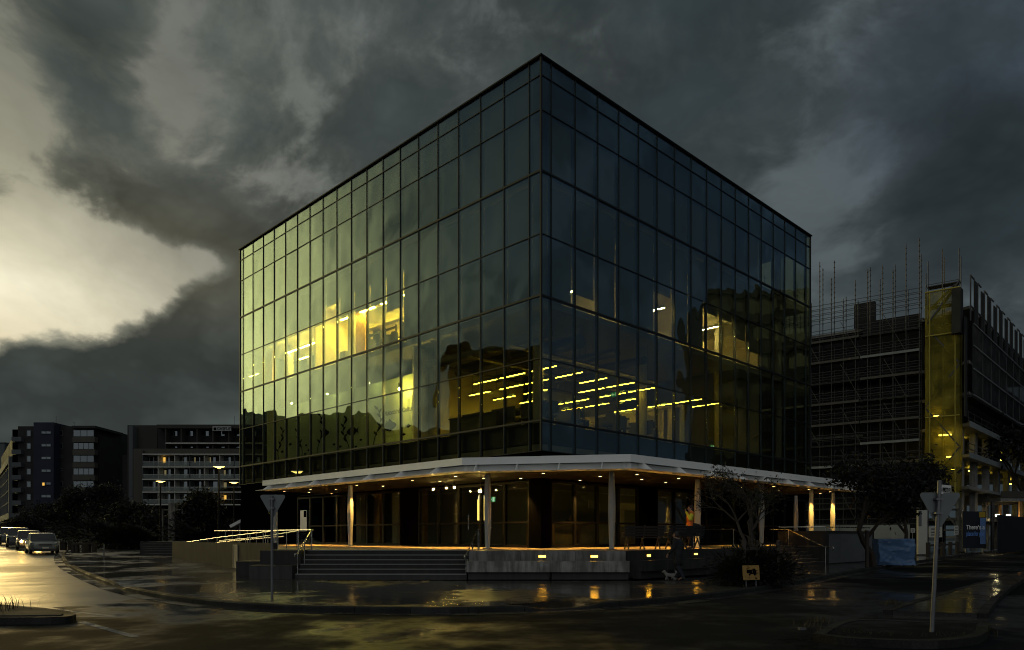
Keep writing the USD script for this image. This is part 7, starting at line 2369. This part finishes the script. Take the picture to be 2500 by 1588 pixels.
bo = thing('slogan_board', 'dark board with white and blue slogan lettering and a light blue strip', 'billboard', at(2392, 1340, 61.5) * (1, 1, 0))
exs, o_ = np.array([0.95, 0.31, 0.0]), at(2357, 1340, 61.0) * (1, 1, 0)
fbrd = frame_of(o_, exs, np.array([0, 0, 1.0]), np.cross(exs, [0, 0, 1.0]))
part(bo, 'board', fbrd(bx(-0.3, 2.3, 0.4, 3.5, -0.06, 0.0)), 'hoarding_black')
part(bo, 'blue_strip', fbrd(bx(1.62, 2.25, 0.75, 2.95, 0.002, 0.012)), plain('light_blue_print', (0.12, 0.22, 0.46), 0.5))
letters(bo, 'letter', fbrd(turned(meshkit.text_mesh("There's a", 0.34, 0.012, True), shift=(0.06, 2.0, 0.004))), plain('white_lettering', (0.8, 0.8, 0.8), 0.5))
tm = meshkit.text_mesh('place for you', 0.34, 0.012, True)
tv_ = np.array(tm.vertices)
tv_[:, 0] *= 1.95 / tm.bounds[1][0]
letters(bo, 'letter', fbrd((tv_ + (0.06, 1.45, 0.014), np.array(tm.faces))), plain('blue_lettering', (0.14, 0.30, 0.75), 0.5))
part(bo, 'leg', [fbrd(bx(0.0, 0.1, 0, 0.4, -0.06, 0.0)), fbrd(bx(1.9, 2.0, 0, 0.4, -0.06, 0.0))], 'galv')
part(bo, 'yellow_notice', fbrd(bx(1.5, 2.2, 3.0, 3.45, 0.013, 0.02)), plain('ochre_notice', (0.40, 0.27, 0.03), 0.5))
# white pillar sign
wp = thing('pillar_sign', 'slim white pillar sign with dark vertical lettering beside the right give way sign', 'sign', at(2253, 1350, 57) * (1, 1, 0))
a, b = at(2242, 1350, 57), at(2264, 1246, 57)
part(wp, 'body', bx(a[0], b[0], 57, 57.25, 0.02, b[2]), 'slab_white')
part(wp, 'plinth', bx(a[0] - .05, b[0] + .05, 56.95, 57.3, -0.01, 0.018), 'concrete')
part(wp, 'dark_print', bx(a[0] + .02, a[0] + .26, 56.99, 56.998, 2.2, b[2] - .05), 'sign_back')
tmv = turned(meshkit.text_mesh('VERGE', 0.0001 + 0.24, 0.008, True), rz=-math.pi / 2) if False else None
# panel signs between the trees
for k, (x0_, x1_, y0_, y1_, d, lab) in enumerate(((2268, 2300, 1286, 1312, 60, 'white notice panel right of the pillar sign'), (2330, 2340, 1284, 1306, 60, 'small white notice on the black hoarding'), (2224, 2234, 1290, 1301, 52, 'small square white sign on a thin post beyond the blue wrap'))):
    a, b = at(x0_, y1_, d), at(x1_, y0_, d)
    t = thing('notice', lab, 'sign', (a[0], d, 0))
    part(t, 'board', bx(a[0], b[0], d, d + 0.03, a[2], b[2]), 'slab_white')
    part(t, 'print', [bx(a[0] + (b[0] - a[0]) * .15, b[0] - (b[0] - a[0]) * .15, d - 0.006, d - 0.001, a[2] + (b[2] - a[2]) * f_, a[2] + (b[2] - a[2]) * (f_ + .12)) for f_ in (.15, .4, .7)], 'sign_back')
    part(t, 'post', [tube([((a[0] + b[0]) / 2, d + .06, 0), ((a[0] + b[0]) / 2, d + .06, b[2])], 0.03, 6)], 'galv')
# low fence of timber posts, and the gantry with its lamps at the right edge
fe = thing('timber_fence', 'low dark timber post fence along the right pavement, beyond the pillar sign', 'fence', at(2300, 1360, 48) * (1, 1, 0))
for k, (px, d) in enumerate(((2266, 50), (2301, 53), (2320, 55), (2337, 57))):
    p = at(px, 1307, d)
    part(fe, 'post', bx(p[0] - .10, p[0] + .10, p[1] - .1, p[1] + .1, 0, 1.0), 'bark')
pa, pb_ = at(2266, 1307, 50), at(2337, 1307, 57)
part(fe, 'rail', beam((pa[0], pa[1], 0.8), (pb_[0], pb_[1], 0.8), 0.06, 0.14), 'bark')
lo = thing('low_rail', 'thin pale steel rail lying level along the right pavement edge', 'barrier', at(2390, 1351, 60) * (1, 1, 0))
part(lo, 'rail', tube([at(2341, 1350.5, 58), at(2428, 1351.5, 62)], 0.045, 6), 'steel')
for px, d in ((2345, 58.2), (2385, 60), (2425, 61.8)):
    p = at(px, 1351, d)
    part(lo, 'post', tube([(p[0], p[1], 0), (p[0], p[1], p[2])], 0.03, 5), 'galv')
ga = thing('site_gantry', 'covered pedestrian gantry with two lamps below it at the right edge', 'gantry', at(2455, 1340, 72) * (1, 1, 0))
a, b = at(2418, 1226, 72), at(2488, 1202, 72)
part(ga, 'deck', bx(a[0], b[0] + 2, 70.5, 74, a[2], a[2] + 0.35), 'concrete_raw')
part(ga, 'side_panel', bx(a[0], b[0] + 2, 70.4, 70.48, a[2] + 0.36, b[2]), 'beige_render')
for px in (2418, 2486):
    p = at(px, 1307, 71)
    for yy in (70.6, 73.6):
        part(ga, 'post', bx(p[0] - .12, p[0] + .12, yy, yy + .24, 0, a[2]), 'timber' if px > 2450 else 'site_steel')
part(ga, 'soffit_rail', [bx(a[0], b[0], 71.5, 71.6, a[2] - 0.25, a[2] - .01), bx(a[0], b[0], 72.8, 72.9, a[2] - 0.25, a[2] - .01)], 'site_steel')
for k, (px, py) in enumerate(((2436, 1258.5), (2463, 1259.5))):
    p = at(px, py, 71.0)
    t = thing('gantry_lamp', 'glaring work lamp under the gantry, the ' + ('left' if k == 0 else 'right') + ' one', 'lamp', p)
    part(t, 'bulb', bx(p[0] - .20, p[0] + .20, p[1], p[1] + .08, p[2] - .09, p[2] + .09), emitter(f'lit_gantry_{k}', (1.0, 0.86, 0.45) if k == 0 else (1.0, 0.66, 0.25), 40.0))
    part(t, 'bracket', bx(p[0] - .03, p[0] + .03, p[1] + .02, p[1] + .06, p[2] + .095, a[2] - 0.26), 'site_steel')

# ------------------------------------------------------------------ blocks across the streets, seen mirrored in the glass
def mirror_block(name, label, x0, x1, y0, y1, h, floors, wall_mat, band_mat, face):
    t = thing(name, label, 'building', ((x0 + x1) / 2, (y0 + y1) / 2, 0))
    part(t, 'wall', bx(x0, x1, y0, y1, -0.1, h), wall_mat)
    part(t, 'parapet', bx(x0 - .15, x1 + .15, y0 - .15, y1 + .15, h + .002, h + 0.5), band_mat)
    fh = h / floors
    xf = x1 if face > 0 else x0
    for k in range(floors):
        z = fh * k
        n = max(3, int((y1 - y0) / 4))
        for j in range(n):
            a = y0 + (y1 - y0) * (j + 0.15) / n
            b = y0 + (y1 - y0) * (j + 0.85) / n
            xx = (xf + 0.01, xf + 0.06) if face > 0 else (xf - 0.06, xf - 0.01)
            part(t, 'window', bx(*xx, a, b, z + fh * 0.35, z + fh * 0.8), 'dim_pane')
        xx = (xf + 0.005, xf + 0.5) if face > 0 else (xf - 0.5, xf - 0.005)
        part(t, 'floor_band', bx(*xx, y0, y1, z + fh - 0.15, z + fh), band_mat)


mirror_block('opposite_block', 'dark office block across the left street, mirrored in the left front', -72, -52, 2, 41, 22.5, 6, 'dark_brick', 'dark_brick', 1)
mirror_block('opposite_block', 'lower dark block further up the left street, mirrored in the left front', -98, -80, 57, 84, 20.0, 6, 'dark_brick', 'olive_render', 1)
mirror_block('opposite_block', 'low dark block between the two tall blocks across the left street, mirrored behind the lettering', -84, -64, 42, 56, 15.0, 4, 'dark_brick', 'olive_render', 1)
mirror_block('opposite_block', 'tall dark block across the right street, mirrored at the far right of the glass', 60, 74, 53, 78, 31.0, 9, 'dark_brick', 'dark_brick', -1)
mirror_block('opposite_block', 'low row with pale bands across the right street, mirrored low in the right front', 48, 62, -25, 44, 9.0, 3, 'dark_brick', 'grey_render', -1)
